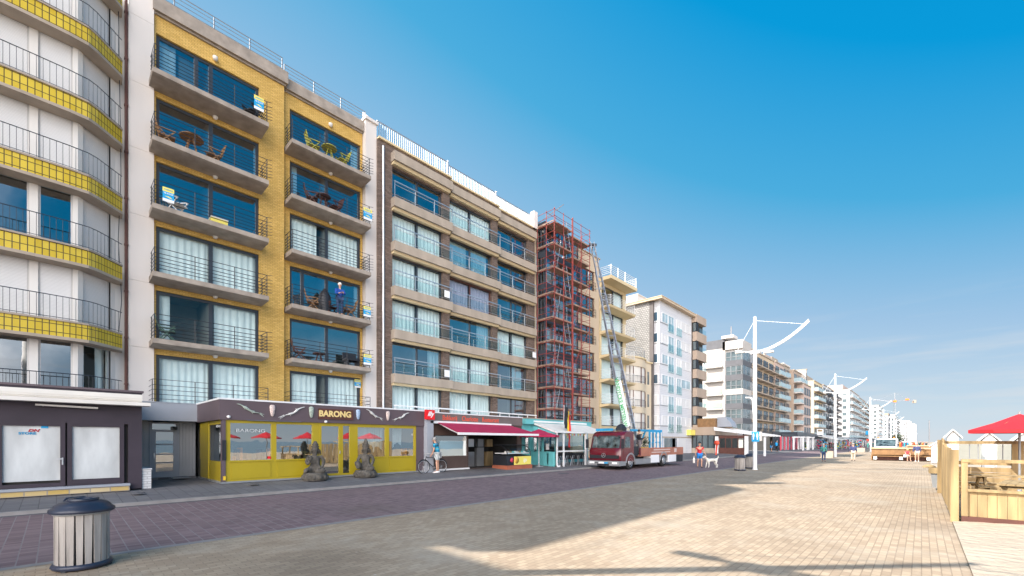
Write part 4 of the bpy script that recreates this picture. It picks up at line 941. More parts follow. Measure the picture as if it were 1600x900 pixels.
for i, (zt, zb) in enumerate(wr):
    o = put('window', MB().box(-.3, .3, -.05, 0, 0, zt-zb).mat(1).box(-.22, .22, -.06, -.02, .08, zt-zb-.08).mesh('window', ['white_metal', 'glass_blue' if i < 4 else 'shutter']), b7, (-22.12, yw0, zb))
    g1 = 'glass_pale' if i in (0, 2, 3) else 'shutter'
    fwin(b7, xw-.01, yA, zb, yB-yA-.1, zt-zb, g1); fwin(b7, xw-.01, yB, zb-.75, 1.6, zt-zb+.75, 'glass_pale')
    fwin(b7, xw-.01, yC, zb-.75, 1.3, zt-zb+.75, 'glass_pale' if i % 2 else 'shutter'); fwin(b7, xw-.01, yC+1.35, zb, yw1-yC-1.8, zt-zb, 'shutter' if i != 3 else 'glass_pale')
    for y in (yB-.1, yC-.1): B(MB().box(xw+.05, xw+.07, y, y+1.6, zb-.8, zb+.15).box(xw, xw+.1, y-.02, y+1.65, zb-.86, zb-.8), 'french_balcony', 'glass_cl', b7)
    B(MB().box(-22.62, xw+.03, yw0-.025, yB-.15, zb-.12, zb-.06), 'sill', 'gal', b7)
B(MB().box(xw, xw+.5, yw1-1.6, yw1-.1, 2.62, 3.3), 'shop_sign', 'signyel', b7)
for a, b, m_ in ((50.63, 51.93, 'gal'), (52.311, 54.679, 'shutter'), (48.5, 51.5, 'glass_far')): B(MB().box(xw-.01, xw+.04, a, b, .36, 2.2), 'garage_door' if m_ == 'shutter' else 'door', m_, b7)

# ================= block with taupe bands and black glazing
b8 = thing('apartment_building', 'taupe banded apartment block with continuous black framed glazing, beside the white panelled block', 'building', (-21.5, 61, .33))
yc0, yc1, xc = 56.75, 60.202, -21.0
B(MB().box(-33, xc-.5, yc0+.05, yc1-.05, .33, 17.8), 'wall', 'dark', b8)
B(MB().box(-33, xc-.02, yc0, yc1, 17.25, 18.25), 'roof_band', 'brown_band', b8)
for i, zt in enumerate([17.25, 14.83, 12.42, 10.0, 7.6, 5.2]):
    z0 = zt-1.25
    B(MB().box(xc-.55, xc, yc0+.01, yc1, z0-1.17 if i < 5 else z0-.9, z0), 'balcony_band', 'brown_band', b8)
    w = yc1-yc0-2.9
    fr = MB(); n = 5
    for q in range(n+1): fr.box(xc-.14, xc-.06, yc0+.08+w*q/n-.04, yc0+.08+w*q/n+.04, z0, zt)
    fr.box(xc-.14, xc-.05, yc0+.04, yc0+w+.12, z0, z0+.12).box(xc-.14, xc-.05, yc0+.04, yc0+w+.12, zt-.1, zt).box(xc-.5, xc-.06, yc0+.04, yc0+.1, z0, z0+.12).box(xc-.14, xc-.05, yc0+.04, yc0+w+.12, z0+.4, z0+.46)
    f = B(fr, 'window', 'black', b8)
    B(MB().box(xc-.12, xc-.09, yc0+.1, yc0+w, z0+.1, zt-.1), 'pane', 'glass_blue' if i < 3 else 'glass_pale', f)
    B(MB().box(xc-.48, xc-.16, yc0+.055, yc0+.075, z0+.1, zt-.1), 'side_pane', 'glass_far', f)
    B(MB().box(xc-.04, xc-.02, yc0+w+.4, yc1-.1, z0, z0+.6), 'glass_panel', 'glass_cl', b8)

# ================= modern block with sunlit side, beyond the side street
b9 = thing('apartment_building', 'pale modern corner block with dark window bands, its near side in full sun', 'building', (-25, 84, .33))
Y9 = 81.0; xa, xb_, xm = -22.3, -28.479, -25.524
xm2 = -25.1
mt['pale_pink'] = M('pale_cream_render', (.50, .46, .42), .85, .08, .5)
mt['slate'] = M('slate_grey_band', (.105, .105, .115), .6, .1)
B(MB().box(-38, xa, Y9+.35, 86.4, .33, 17.9).box(xm+.0, xm2, Y9, Y9+.34, .33, 19.4).box(xm, xa+.02, Y9, 86.4, 17.9, 19.4).box(-38, xm, Y9+1.2, 86.4, 17.9, 18.5), 'wall', 'pale_pink', b9)
B(MB().box(-29, xm-.3, Y9+2, 86, 18.5, 20.3), 'penthouse', 'slate', b9); B(MB().box(-26.2, -24.2, Y9+1.5, 85, 20.3, 20.8), 'penthouse_roof', 'conc_white', b9)
B(MB().tube([(-25, Y9+3, 20.8), (-25, Y9+3, 22.6)], .12, 6), 'mast', 'steel', b9)
for i, zt in enumerate([17.5, 15.0, 12.5, 10.0, 7.45, 4.95]):
    z0 = zt-1.55
    B(MB().box(xm2+.001, xa+.05, Y9+.001, 86.3, z0-.95, z0), 'spandrel_band', 'pale_pink' if i == 2 else 'slate', b9)
    mb = MB(); n = 3; w = xa-xm2-.3
    mb.mat(1).box(xm2+.1, xa+.03, Y9+.12, Y9+.16, z0, zt).mat(0)
    for q in range(n+1): mb.box(xm2+.1+w*q/n-.05, xm2+.1+w*q/n+.05, Y9+.05, Y9+.13, z0, zt)
    mb.box(xm2+.1, xa-.1, Y9+.05, Y9+.12, z0+.55, z0+.62).box(xm2+.05, xa, Y9+.04, Y9+.13, zt-.08, zt)
    mb.mat(1).box(xa, xa+.02, Y9+.1, 85.8, z0, zt).mat(0)
    for q in range(4): mb.box(xa+.02, xa+.05, Y9+.1+5.6*q/3-.05, Y9+.1+5.6*q/3+.05, z0, zt)
    B(mb, 'window', ['gal', 'glass_far'], b9)
    if i < 5:
        mb = MB().mat(1).box(xb_+.9, xm-.9, Y9+1.18, Y9+1.22, zt-2.2, zt-.1).mat(0)
        for q in (0, 1, 2): x = xb_+.9+(xm-xb_-1.8)*q/2; mb.box(x-.05, x+.05, Y9+1.1, Y9+1.18, zt-2.2, zt-.1)
        B(mb, 'balcony_door', ['slate', 'glass_far'], b9)
        bl = B(MB().box(xb_-.2, xm-.02, Y9-.35, Y9+1.15, zt-2.55, zt-2.32), 'balcony', 'pale_pink', b9)
        B(MB().box(xb_-.15, xm-.1, Y9-.32, Y9-.29, zt-2.3, zt-1.35).box(xm-.12, xm-.09, Y9-.3, Y9+.0, zt-2.3, zt-1.35), 'glass_panel', 'glass_cl', bl)
    B(MB().box(-38, xb_-.25, Y9+.33, Y9+.36, zt-1.6, zt-.2), 'far_window', 'glass_far', b9) if i < 1 else None
B(MB().box(-38, xb_-.4, Y9+.3, Y9+1.2, .33, 17.9), 'side_wing', 'conc_white', b9)

# ================= the long row beyond
def apt(name_label, Y0, Y1, X, H, nf, nb, wall, bal=0, glassm='glass_far', fm='slate', balm='conc_l', railm='glass_cl', top=0, side=0, dp=1.1, z1=3.4, vary=True, depth=11):
    t = thing('apartment_building', name_label, 'building', (X, (Y0+Y1)/2, .33))
    B(MB().box(X-depth, X, Y0+.02, Y1-.02, .33, H), 'wall', wall, t)
    B(MB().box(X-depth, X+.15, Y0+.03, Y1-.03, H, H+.25), 'cornice', 'conc_l', t)
    if top: B(MB().box(X-depth+1, X-2.2, Y0+1, Y1-1, H+.25, H+2.2), 'penthouse', wall if top == 1 else top, t)
    p = (H-z1-.2)/nf; bw = (Y1-Y0)/nb
    for i in range(nf):
        z = z1+i*p
        for b in range(nb):
            y = Y0+b*bw
            fwin(t, X, y+bw*.12, z+.12, bw*.5, p-.65, glassm if (i*3+b) % 3 == 0 else 'glass_blue', fm, n=1)
            if bw > 3.4: fwin(t, X, y+bw*.68, z+.8, bw*.2, p-1.35, glassm, fm, n=0)
            else: fwin(t, X, y+bw*.70, z+.12, bw*.2, p-.65, glassm, fm, n=0)
            if bal == 1 or (bal == 2 and b % 2 == 0) or (bal == 3 and (i+b) % 2):
                k = ('bal', round(bw, 1), dp, balm, railm)
                if k not in MC:
                    m_ = MB().box(.0, dp, bw*.05, bw*.93, -.2, 0)
                    if railm == 'bars':
                        m_.mat(1)
                        for q in range(int(bw/.35)): m_.box(dp-.06, dp-.03, bw*.05+q*.33, bw*.05+q*.33+.05, 0, .9)
                        m_.box(dp-.07, dp-.02, bw*.05, bw*.93, .88, .94).box(.0, dp-.03, bw*.05, bw*.05+.04, .86, .92)
                    else: m_.mat(1).box(dp-.06, dp-.02, bw*.05, bw*.93, .05, .9).box(0, dp-.07, bw*.05, bw*.05+.04, .05, .9).box(0, dp-.07, bw*.90, bw*.93, .05, .9)
                    MC[k] = m_.mesh('balcony', [balm, 'black' if railm == 'bars' else railm])
                put('balcony', MC[k], t, (X, y, z))
    if side:
        for i in range(nf):
            for q in range(side): B(MB().box(X-2.2-q*3.2, X-1-q*3.2, Y0-.03, Y0+.03, z1+i*p+.7, z1+i*p+1.9), 'side_window', 'glass_far', t)
    return t
mt['brickred'] = M('dull_red_brick_panels', (.30, .10, .07), .8, .15)
mt['pinkish'] = M('pinkish_render', (.52, .40, .34), .85, .08)
mt['frost'] = M('frosted_balcony_glass', (.36, .48, .51), .25, .06)
YR = lambda a: a
apt('beige block with dark blue windows and black barred balconies, first after the modern corner block', 86.5, 104.062, -22.6, 18.6, 6, 4, 'beige', 1, 'glass_blue', 'slate', 'conc_l', 'bars')
apt('narrow block with frosted balconies and a stepped cream penthouse', 104.062+.1, 112.189, -22.4, 18.6, 6, 2, 'pinkish', 1, 'glass_far', 'slate', 'conc_l', 'frost', top=1)
apt('grey-beige block with alternating open and glazed balconies', 112.189+.1, 120.043, -22.8, 19.2, 6, 2, 'conc_l', 2, 'glass_blue', 'slate', 'conc', 'frost', top='conc_l')
apt('block with broad glass balconies and taupe wall panels, below a white penthouse', 120.043+.1, 129.14, -22.0, 18.7, 6, 2, 'brown_band', 1, 'glass_far', 'slate', 'conc_white', 'frost', top='conc_white', dp=1.5)
apt('tall block with a blank sunlit pale side wall behind the pinkish one', 129.14+.1, 125.592+4.5, -21.0, 19.8, 6, 1, 'pale_pink', 0, 'glass_far')
apt('low pinkish block with pairs of white windows', 123.374, 132.454, -20.5, 15.6, 5, 3, 'pinkish', 0, 'glass_far', top=0)
apt('cream block with grey barred balconies in the middle of the far row', 145.377+4, 163.544, -22.4, 19.2, 6, 4, 'cream', 1, 'glass_blue', 'slate', 'conc_l', 'frost', top='conc_l')
apt('white block with black box balconies in the far row', 163.544+.1, 180.351, -22.2, 19.4, 6, 4, 'white', 2, 'glass_far', 'slate', 'black', 'black')
apt('dark fronted block with long white balcony lines in the far row', 180.351+.1, 200.519, -22.5, 19.4, 7, 4, 'slate', 1, 'glass_blue', 'white_metal', 'conc_white', 'bars')
apt('white block with rows of wide side balconies, behind the second lamp post', 214, 250, -20.5, 22.2, 7, 5, 'white', 1, 'glass_blue', 'white_metal', 'conc_white', 'frost', side=3, top='pinkish')
apt('white block with stepped upper storeys, behind the third lamp post', 252, 292, -21.5, 22.6, 7, 6, 'pale_pink', 3, 'glass_far', 'slate', 'conc_white', 'frost', top='conc_white')
apt('grey and white block with a flat roof further along the row', 294, 338, -22.5, 23.0, 7, 6, 'conc_l', 1, 'glass_far', 'slate', 'conc_white', 'frost')
apt('bright white corner block with sunlit side and dark windows, past the third lamp post', 352, 395, -19.5, 24.5, 8, 6, 'white', 2, 'glass_blue', 'white_metal', 'conc_white', 'frost', side=3)
apt('tan block beyond the bright white corner block', 397, 450, -22.0, 24.0, 8, 7, 'pinkish', 1, 'glass_far', 'slate', 'conc_white', 'frost')
apt('plain white slab block with a sunlit blank side, beside the fourth lamp post', 470, 520, -20.0, 23.0, 7, 6, 'white', 0, 'glass_blue', side=2)
apt('brown and white block in the hazy part of the row', 522, 585, -22.0, 27.5, 8, 7, 'brown_band', 1, 'glass_far', 'slate', 'conc_white', 'frost')
apt('white block with dark balcony shadows in the hazy part of the row', 605, 700, -20.5, 30.0, 8, 8, 'white', 1, 'glass_blue', 'white_metal', 'conc_white', 'frost', side=2)
apt('grey block in the hazy part of the row, last before the distant towers', 705, 800, -22.0, 31.0, 8, 8, 'conc_l', 1, 'glass_blue', 'white_metal', 'conc_white', 'frost')
for (y, x, h, w, lab) in ((900, -20, 33, 60, 'pale tower block, nearest of the hazy white group at the far end'), (1000, -19, 36, 70, 'broad pale tower block in the middle of the hazy white group at the far end'), (1120, -14, 40, 60, 'narrow pale tower block standing out from the hazy group at the far end'), (1250, -8, 38, 90, 'low pale tower block, last of the hazy group at the far end')):
    apt(lab, y, y+w, x, h, 9, 4, 'white', 0, 'glass_far', top='conc_white', depth=25)

# ---- tower crane
cr = thing('tower_crane', 'distant tower crane with orange cab and counterweight above the far roofs', 'crane', (-28, 830, 0))
mb = MB()
for dx, dy in ((-1, -1), (-1, 1), (1, 1), (1, -1)): mb.beam((-28+dx, 830+dy, 0), (-28+dx, 830+dy, 62), .35)
for k in range(15): mb.beam((-29, 829, k*4), (-27, 829, k*4+4), .25).beam((-27, 829, k*4), (-27, 831, k*4+4), .25)
B(mb, 'mast', 'gal', cr)
B(MB().beam((-28, 830, 60), (-28, 830, 72), .8), 'peak', 'gal', cr)
B(MB().beam((-28, 830, 61), (-50, 806, 61), 1.1).beam((-28, 830, 72), (-45, 811.5, 61.5), .25), 'jib', 'silver', cr)
B(MB().beam((-28, 830, 61), (-7, 853, 61), 1.1).beam((-28, 830, 72), (-9, 851, 61.5), .25), 'counter_jib', 'silver', cr)
B(MB().box(-30, -26, 828, 832, 58.5, 61.2).box(-17, -13, 841, 845, 61.5, 63.5), 'cab', 'orange', cr)
B(MB().box(-10, -5.5, 851, 855, 57.5, 62), 'counterweight', 'conc_l', cr)

# ================= ground floor fronts along the row
rp = thing('restaurant_terrace', 'restaurant terrace with white pergola, brown lower panels and a dark glazed front', 'restaurant', (-18, 59, .3))
yt = 56.72
xl, xr = -22.117+.2, -18.773
B(MB().box(xl, xr, yt, 66, 2.62, 3.65), 'fascia', 'brown_band', rp)
B(MB().box(-21.052, xr-.1, yt+.3, 64, 3.66, 4.75), 'planter_wall', 'wood_b', rp); B(MB().slab([(xr-.05, 3.66), (xr+1.7, 3.66), (xr+1.5, 4.2), (xr+.9, 4.9), (xr-.05, 4.9)], 'y', yt+1, yt+3), 'roof_hood', 'lgrey', rp)
B(MB().box(xl, xr-.05, yt+.02, yt+.2, .25, .98).box(xl+1.8, xr-.05, yt-.0, yt+.02, .3, .9), 'low_wall', 'conc_l', rp)
B(MB().box(xl+.1, xr-.1, yt+.1, yt+.13, .98, 2.6), 'glazing', 'glass_far', rp)
for k in range(5): B(MB().box(xl+.1+k*(xr-xl-.3)/4, xl+.2+k*(xr-xl-.3)/4, yt+.04, yt+.12, .98, 2.6), 'mullion', 'black', rp)
B(MB().box(xl, xr, yt+.3, 66, .3, 2.6), 'rear_volume', 'dark', rp)
x1, x2 = -18.544, -15.201; x3 = -13.236
for x in (x1, x2): B(MB().box(x-.18, x+.18, yt-.1, yt+.25, .2, 2.45), 'post', 'white_metal', rp)
B(MB().box(x3-.1, x3+.1, yt-.1, yt+.1, .1, 2.3), 'post', 'white_metal', rp)
B(MB().slab([(x1-.3, 3.2), (x1-.3, 3.62), (x3+.1, 2.62), (x3+.1, 2.4)], 'y', yt-.15, yt+.2), 'beam', 'white_metal', rp)
for k in range(5): B(MB().slab([(x1-.3, 3.3), (x1-.3, 3.6), (x3, 2.6), (x3, 2.42)], 'y', yt+1.2+k*1.6, yt+1.35+k*1.6), 'rafter', 'white_metal', rp)
B(MB().box(x1+.2, x2-.2, yt-.02, yt+.05, .22, 1.05), 'lower_panel', 'wood_d', rp); 
B(MB().box(x1+.2, x2-.2, yt, yt+.04, 2.2, 2.45).box(x1+.2, x2+.2, yt-.05, yt+.08, 2.46, 2.55), 'top_panel', 'wood_d', rp)
B(MB().add([(x1+.2,yt+.02,1.05),(x2-.2,yt+.02,1.05),(x2-.2,yt+.02,2.2),(x1+.2,yt+.02,2.2)], [(0,1,2,3)]), 'wind_screen', 'glass_cl', rp)
for k in range(5): B(MB().box(x1+.3+k*(x2-x1-.5)/4-.05, x1+.3+k*(x2-x1-.5)/4+.05, yt-.01, yt+.045, 1.05, 2.2), 'screen_post', 'wood_d', rp)
def shop(label, Y0, Y1, X, H, fasc, wallm, glassm='glass_far', fz=.7, nm='shop_pavilion', np_=3):
    t = thing(nm, label, 'shop', (X, (Y0+Y1)/2, .33))
    B(MB().box(-22, X-.25, Y0+.01, Y1-.01, .33, H-.01), 'rear_volume', 'dark', t)
    B(MB().box(-22, X, Y0, Y1, H-fz, H), 'fascia', fasc, t)
    w = (Y1-Y0)/np_
    for k in range(np_+1): B(MB().box(X-.25, X-.03, min(Y0+k*w, Y1-.3), min(Y0+k*w, Y1-.3)+.3, .33, H-fz), 'pier', wallm, t)
    for k in range(np_): B(MB().box(X-.2, X-.16, Y0+k*w+.3, Y0+(k+1)*w-.02, .36, H-fz-.02), 'shop_window', glassm if k % 2 == 0 else 'glass_blue', t)
    return t
shop('grey rendered shop between the side street and the black gap', 82, 80.937, -17.8, 3.3, 'conc_l', 'conc_l')
shop('black fronted shop just before the bright pink one', 80.937, 85.37, -17.6, 3.5, 'black', 'black', 'glass_blue')
pk = shop('shop with a pink-red panelled entrance and dark windows', 85.37+.1, 99.035, -17.4, 3.1, 'black', M('pink_red_panel', (.65, .09, .13), .5, .1), 'glass_blue', .4, np_=5)
shop('shop under a deep navy awning box', 99.035+.1, 128.128, -17.5, 3.7, 'navy', 'white', 'glass_far', 1.3, np_=6)
shop('shop with a pale fascia beside the toy racks', 128.128+.1, 149.569, -17.3, 3.4, 'white', 'white', 'glass_blue', .9, np_=6)
shop('long shop row with a dark fascia, in the shade below the far blocks', 149.569+.1, 212, -17.5, 3.2, 'slate', 'slate', 'glass_blue', .6, np_=6)
shop('dark glazed kiosk row further along the promenade', 216, 330, -17.5, 3.4, 'black', 'slate', 'glass_blue', .9, np_=10)
shop('last visible shop row with blue fascia, in the haze', 335, 700, -17.5, 3.6, 'navy', 'slate', 'glass_blue', .9, np_=14)
def pergola(label, X0, X1, Y0, Y1, H):
    t = thing('pergola', label, 'pergola', ((X0+X1)/2, (Y0+Y1)/2, .2))
    for x in (X0, X1):
        for y in (Y0, Y1): B(MB().box(x-.12, x+.12, y-.12, y+.12, .15, H), 'post', 'white_metal', t)
    for y in (Y0, Y1): B(MB().box(X0-.2, X1+.25, y-.1, y+.1, H+.001, H+.22), 'beam', 'white_metal', t)
    B(MB().box(X0-.1, X1+.1, Y0+.2, Y1-.2, H+.05, H+.12), 'canvas_roof', 'creamcv', t); return t
xq = -15.55
pergola('white pergola with cream roof in front of the pink panelled shop', -17.0, xq, 93, 97, 2.5)
pergola('second white pergola, just past the one by the pink panelled shop', -17.0, xq-.2, 99.5, 104, 2.5)

# ---- beach toy racks
random.seed(21)
toyc = ['crimson', 'olive', 'blue', 'greenp', 'teak', 'crimson', 'gal', 'greenp', 'navy', 'black']
def rack(loc, label, h=1.9):
    t = thing('toy_rack', label, 'display rack', loc, 0, 'racks of beach goods outside the shops')
    L(MB().tube([(-.5, 0, 0), (-.5, 0, h)], .03, 5).tube([(.5, 0, 0), (.5, 0, h)], .03, 5).tube([(-.5, 0, h), (.5, 0, h)], .03, 5).tube([(-.5, 0, h*.5), (.5, 0, h*.5)], .02, 5), 'frame', 'silver', t)
    for q in range(6): 
        mb = MB()
        for j in range(5):
            x = random.uniform(-.45, .4); z = random.uniform(.15, h-.3); mb.lathe([(.02, -.14), (.13, -.06), (.15, .05), (.06, .16)], (x, random.uniform(-.15, .15), z), 7)
        L(mb, 'hanging_goods', random.choice(toyc), t)
    return t
labs = ['yellow and red', 'mostly blue', 'tall mixed', 'low cluttered', 'brightly coloured', 'half empty', 'long striped', 'crowded', 'last small', 'rear narrow', 'middle wide', 'outer bright']
for k in range(12):
    rack((-16.5+2.0*(k % 3)+random.uniform(-.3, .3), 103+k*4.6, .18), '%s rack of beach toys outside the far shops, %s from the near end' % (labs[k], ['first', 'second', 'third', 'fourth', 'fifth', 'sixth', 'seventh', 'eighth', 'ninth', 'tenth', 'eleventh', 'twelfth'][k]), 1.7+.5*(k % 2))
sgn = thing('shop_sign', 'white roof sign with brown lettering panel above the toy racks', 'sign', (-16.8, 120, 3.7))
B(MB().box(-17.4, -16.2, 119.9, 120.1, 3.3, 4.7), 'board', 'signwht', sgn); B(MB().box(-17.2, -16.4, 119.86, 119.9, 4.1, 4.5), 'panel', 'wood_y', sgn)
for k, (y, lab) in enumerate(((150, 'dark slanted canopy over crowded tables, nearer one'), (172, 'dark slanted canopy over crowded tables, farther one'), (120, 'pale canvas canopy behind the green jacketed walker'))):
    t = thing('canopy', lab, 'canopy', (-14.5, y, .15)); B(MB().slab([(-17.2, 3.1), (-13.6, 2.3), (-13.6, 2.2), (-17.2, 3.0)], 'y', y, y+16), 'cover', 'gal' if k < 2 else 'creamcv', t)
    for yy in (y+.2, y+8, y+15.8): B(MB().tube([(-13.7, yy, .1), (-13.7, yy, 2.25)], .05, 6), 'post', 'white_metal', t)

# ================= street lamps
def lamp(loc, label, sc=1.0, sign=False, low=True):
    t = thing('street_lamp', label, 'street lamp', loc, 0, 'white mast lamps along the promenade'); t.scale = (sc, sc, sc)
    L(MB().lathe([(.16, 0), (.15, .05), (.12, .1), (.115, 7.0), (.09, 9.78), (.02, 9.82)], (0, 0, 0), 14), 'mast', 'white_metal', t)
    for o_, zz in ((-.10, 0), (.10, -.06)):
        pts = []
        for k in range(13):
            u = k/12; pts.append((.05+2.85*u, o_, 7.55+zz+.05*u+1.45*u**1.9))
        L(MB().tube(pts, .04, 7), 'arm', 'white_metal', t)
    L(MB().tube([(-.05, 0, 7.55), (-.6, 0, 7.62), (-1.15, 0, 7.78)], [.06, .05, .03], 7), 'rear_arm', 'white_metal', t)
    L(MB().box(-.25, .28, -.13, .13, 7.42, 7.62), 'bracket', 'white_metal', t)
    L(MB().box(.5, 1.05, -.12, .12, 7.38, 7.5), 'lamp_head', 'creamcv', t); L(MB().box(-1.15, -.6, -.1, .1, 7.6, 7.68), 'lamp_head', 'creamcv', t)
    L(MB().tube([(0, 0, 9.55), (2.6, 0, 8.86)], .014, 5), 'stay_rod', 'white_metal', t); L(MB().tube([(0, 0, 9.6), (-1.05, 0, 7.75)], .014, 5), 'stay_rod', 'white_metal', t)
    if low:
        L(MB().tube([(-.08, 0, 3.6), (-.12, 0, 4.45), (-.22, 0, 4.62), (-.55, 0, 4.66)], .05, 7), 'side_lamp', 'white_metal', t)
    return t
l1 = lamp((-7.75, 30.8, 0), 'white mast lamp with the blue toilet sign, nearest of the row')
ords = ['second mast lamp of the row, past the green jacketed walker', 'third mast lamp of the row, left of the white van', 'fourth mast lamp of the row, rising behind the white van', 'fifth mast lamp of the row, below the distant crane', 'sixth mast lamp of the row', 'seventh mast lamp of the row, faint against the far blocks', 'eighth mast lamp of the row', 'ninth mast lamp of the row', 'tenth mast lamp of the row', 'eleventh mast lamp of the row, last visible']
for k, (x, y) in enumerate([(-7.4, 63.3), (-6.7, 101), (-6.8, 140), (-6.6, 170), (-6.5, 205), (-6.4, 245), (-6.2, 290), (-6, 350), (-5.8, 430), (-5.5, 530)]): copy_tree(l1, (x, y, 0), None, ords[k])
lamp((-9.17, -1.13, 0), 'mast lamp standing beyond the left edge whose shadow crosses the paving', 1.16)
ts = thing('toilet_sign', 'blue sign with two white person symbols on the nearest lamp mast', 'sign', (-7.75, 30.6, 2.2))
x0, x1 = -7.887, -7.456
z0, z1 = 1.8, 2.43
for k in (0, 1):
    a = x0+(x1-x0)*k*.51; b = a+(x1-x0)*.48; pb = B(MB().box(a, b, 30.60, 30.63, z0, z1), 'board', 'signblue', ts)
    c = (a+b)/2
    B(MB().lathe([(0, -.04), (.035, -.02), (.035, .02), (0, .04)], (c, 30.59, z1-.10), 8).box(c-.05, c+.05, 30.585, 30.597, z0+.30, z1-.16).box(c-.03, c+.03, 30.585, 30.597, z0+.12, z0+.30), 'symbol', 'signwht', pb)
B(MB().box(x1+.02, x1+.07, 30.62, 31.0, z0+.05, z1), 'side_board', 'creamcv', ts)

# ================= truck with furniture lift
tk = thing('lift_truck', 'maroon flatbed truck with telescopic furniture lift and blue racks, parked before the scaffold', 'truck', (-14.02, 27.6, .11))
ax0, ax1, F0 = -15.12, -12.92, 22.95; gz = .10
mb = MB()      # cab: curved front, raked screen
prof = [(F0+.02, .62), (F0-.06, .75), (F0-.03, 1.28), (F0+.10, 1.40), (F0+.30, 2.14), (F0+.42, 2.33), (F0+.75, 2.44), (F0+1.55, 2.46), (F0+1.62, 2.40), (F0+1.64, .62)]
n = len(prof); secs = [(ax0+.0, .10), (ax0+.10, .03), (ax0+.45, 0), (ax1-.45, 0), (ax1-.10, .03), (ax1, .10)]
vs = []
for x, back in secs:
    for y, z in prof:
        yy = y+back*(1 if y < F0+.7 else 0); zz = z-(.06 if (x in (ax0, ax1) and z > 2.2) else 0); vs.append((x, yy, zz))
fs = []
for i in range(len(secs)-1):
    for j in range(n): fs.append((i*n+j, i*n+(j+1) % n, (i+1)*n+(j+1) % n, (i+1)*n+j))
mb.add(vs, fs, True); mb.add([v for v in vs[:n]], [tuple(range(n))]); mb.add(vs[-n:], [tuple(range(n))[::-1]])
cab = B(mb, 'cab', 'truckred', tk)
def onface(u, v, off=.012, fr=((F0+.10, 1.40), (F0+.30, 2.14))):
    (ya, za), (yb, zb) = fr; x = ax0+.02+(ax1-ax0-.04)*u; e = .05*abs(2*u-1)**4
    return (x, ya+(yb-ya)*v-off+e, za+(zb-za)*v)
gx = MB(); N8 = 10
for row in ((-.06, 1.04, .004), ):
    vs = []
    for k in range(N8+1): vs += [onface(.03+.94*k/N8, row[0], row[2]), onface(.03+.94*k/N8, row[1], row[2])]
    gx.add(vs, [(2*i, 2*i+2, 2*i+3, 2*i+1) for i in range(N8)], True)
B(gx, 'windscreen_seal', 'black', cab)
gx = MB(); vs = []
for k in range(N8+1): vs += [onface(.06+.88*k/N8, .03, .012), onface(.06+.88*k/N8, .96, .012)]
gx.add(vs, [(2*i, 2*i+2, 2*i+3, 2*i+1) for i in range(N8)], True)
mt['car_glass'] = M('dark_car_glass', (.06, .085, .09), .05, .9, 3.5, spec=1.0)  # strong mottling in the colour stands in for reflections on the glass
B(gx, 'windscreen', 'car_glass', cab)
for k in range(3): p = onface(.2+k*.25, .06, .02); q = onface(.34+k*.25, .2, .02); B(MB().tube([p, q], .01, 4), 'wiper', 'black', cab)
mb = MB().box(ax0+.10, ax1-.10, F0-.075, F0-.02, .78, .98)
for k in range(3): mb.box(ax0+.15, ax1-.15, F0-.085, F0-.06, .80+k*.06, .825+k*.06)
B(mb, 'grille', 'black', cab)
# round star badge
mb = MB(); cxm = (ax0+ax1)/2
mb.tube([(cxm+.13*math.cos(a*math.pi/12), F0-.10, .97+.13*math.sin(a*math.pi/12)) for a in range(25)], .012, 5)
for a in (90, 210, 330): mb.beam((cxm, F0-.10, .97), (cxm+.125*math.cos(R(a)), F0-.10, .97+.125*math.sin(R(a))), .02)
B(mb, 'badge', 'silver', cab)
B(MB().slab([(F0-.12, .34), (F0-.14, .42), (F0-.12, .62), (F0+.05, .64), (F0+.35, .62), (F0+.35, .36)], 'x', ax0-.01, ax1+.01).box(ax1-.04, ax1+.015, F0+.35, F0+.62, .36, .62), 'bumper', 'gal', tk)
for s, x in ((-1, ax0+.32), (1, ax1-.32)):
    B(MB().box(x-.17, x+.17, F0-.15, F0-.11, .46, .58), 'headlight', 'signwht', tk)
    B(MB().box(x-.17+.08*s, x+.12+.08*s, F0-.07, F0-.035, .80, .90), 'indicator', 'orange', tk)
B(MB().box(cxm-.42, cxm+.42, F0-.15, F0-.125, .36, .46).box(cxm-.6, cxm+.6, F0-.148, F0-.12, .5, .53), 'air_intake', 'black', tk)
B(MB().box(cxm-.30, cxm+.08, F0-.17, F0-.15, .47, .57), 'number_plate', 'signwht', tk)
B(MB().box(cxm+.085, cxm+.35, F0-.165, F0-.15, .48, .56), 'blue_plate', 'signblue', tk)
for s, x in ((-1, ax0), (1, ax1)):
    xx = x+.012*s
    w_ = B(MB().slab([(F0+.42, 1.45), (F0+1.15, 1.42), (F0+1.15, 2.08), (F0+.62, 2.10)], 'x', x-.0*s, xx), 'side_window', 'car_glass', cab)
    d_ = B(MB().slab([(F0+.36, .98), (F0+1.22, .98), (F0+1.22, 1.38), (F0+.36, 1.42)], 'x', x, x+.008*s), 'door_panel', 'truckred', cab)
    B(MB().box(x+.008*s, x+.03*s, F0+1.02, F0+1.15, 1.28, 1.31), 'door_handle', 'black', cab)
    B(MB().box(x+.05*s, x+.22*s, F0-.02, F0+.06, 1.40, 1.95).tube([(x, F0+.25, 2.05), (x+.12*s, F0+.02, 1.97)], .015, 5).tube([(x, F0+.2, 1.4), (x+.12*s, F0+.02, 1.42)], .015, 5), 'mirror', 'black', cab)
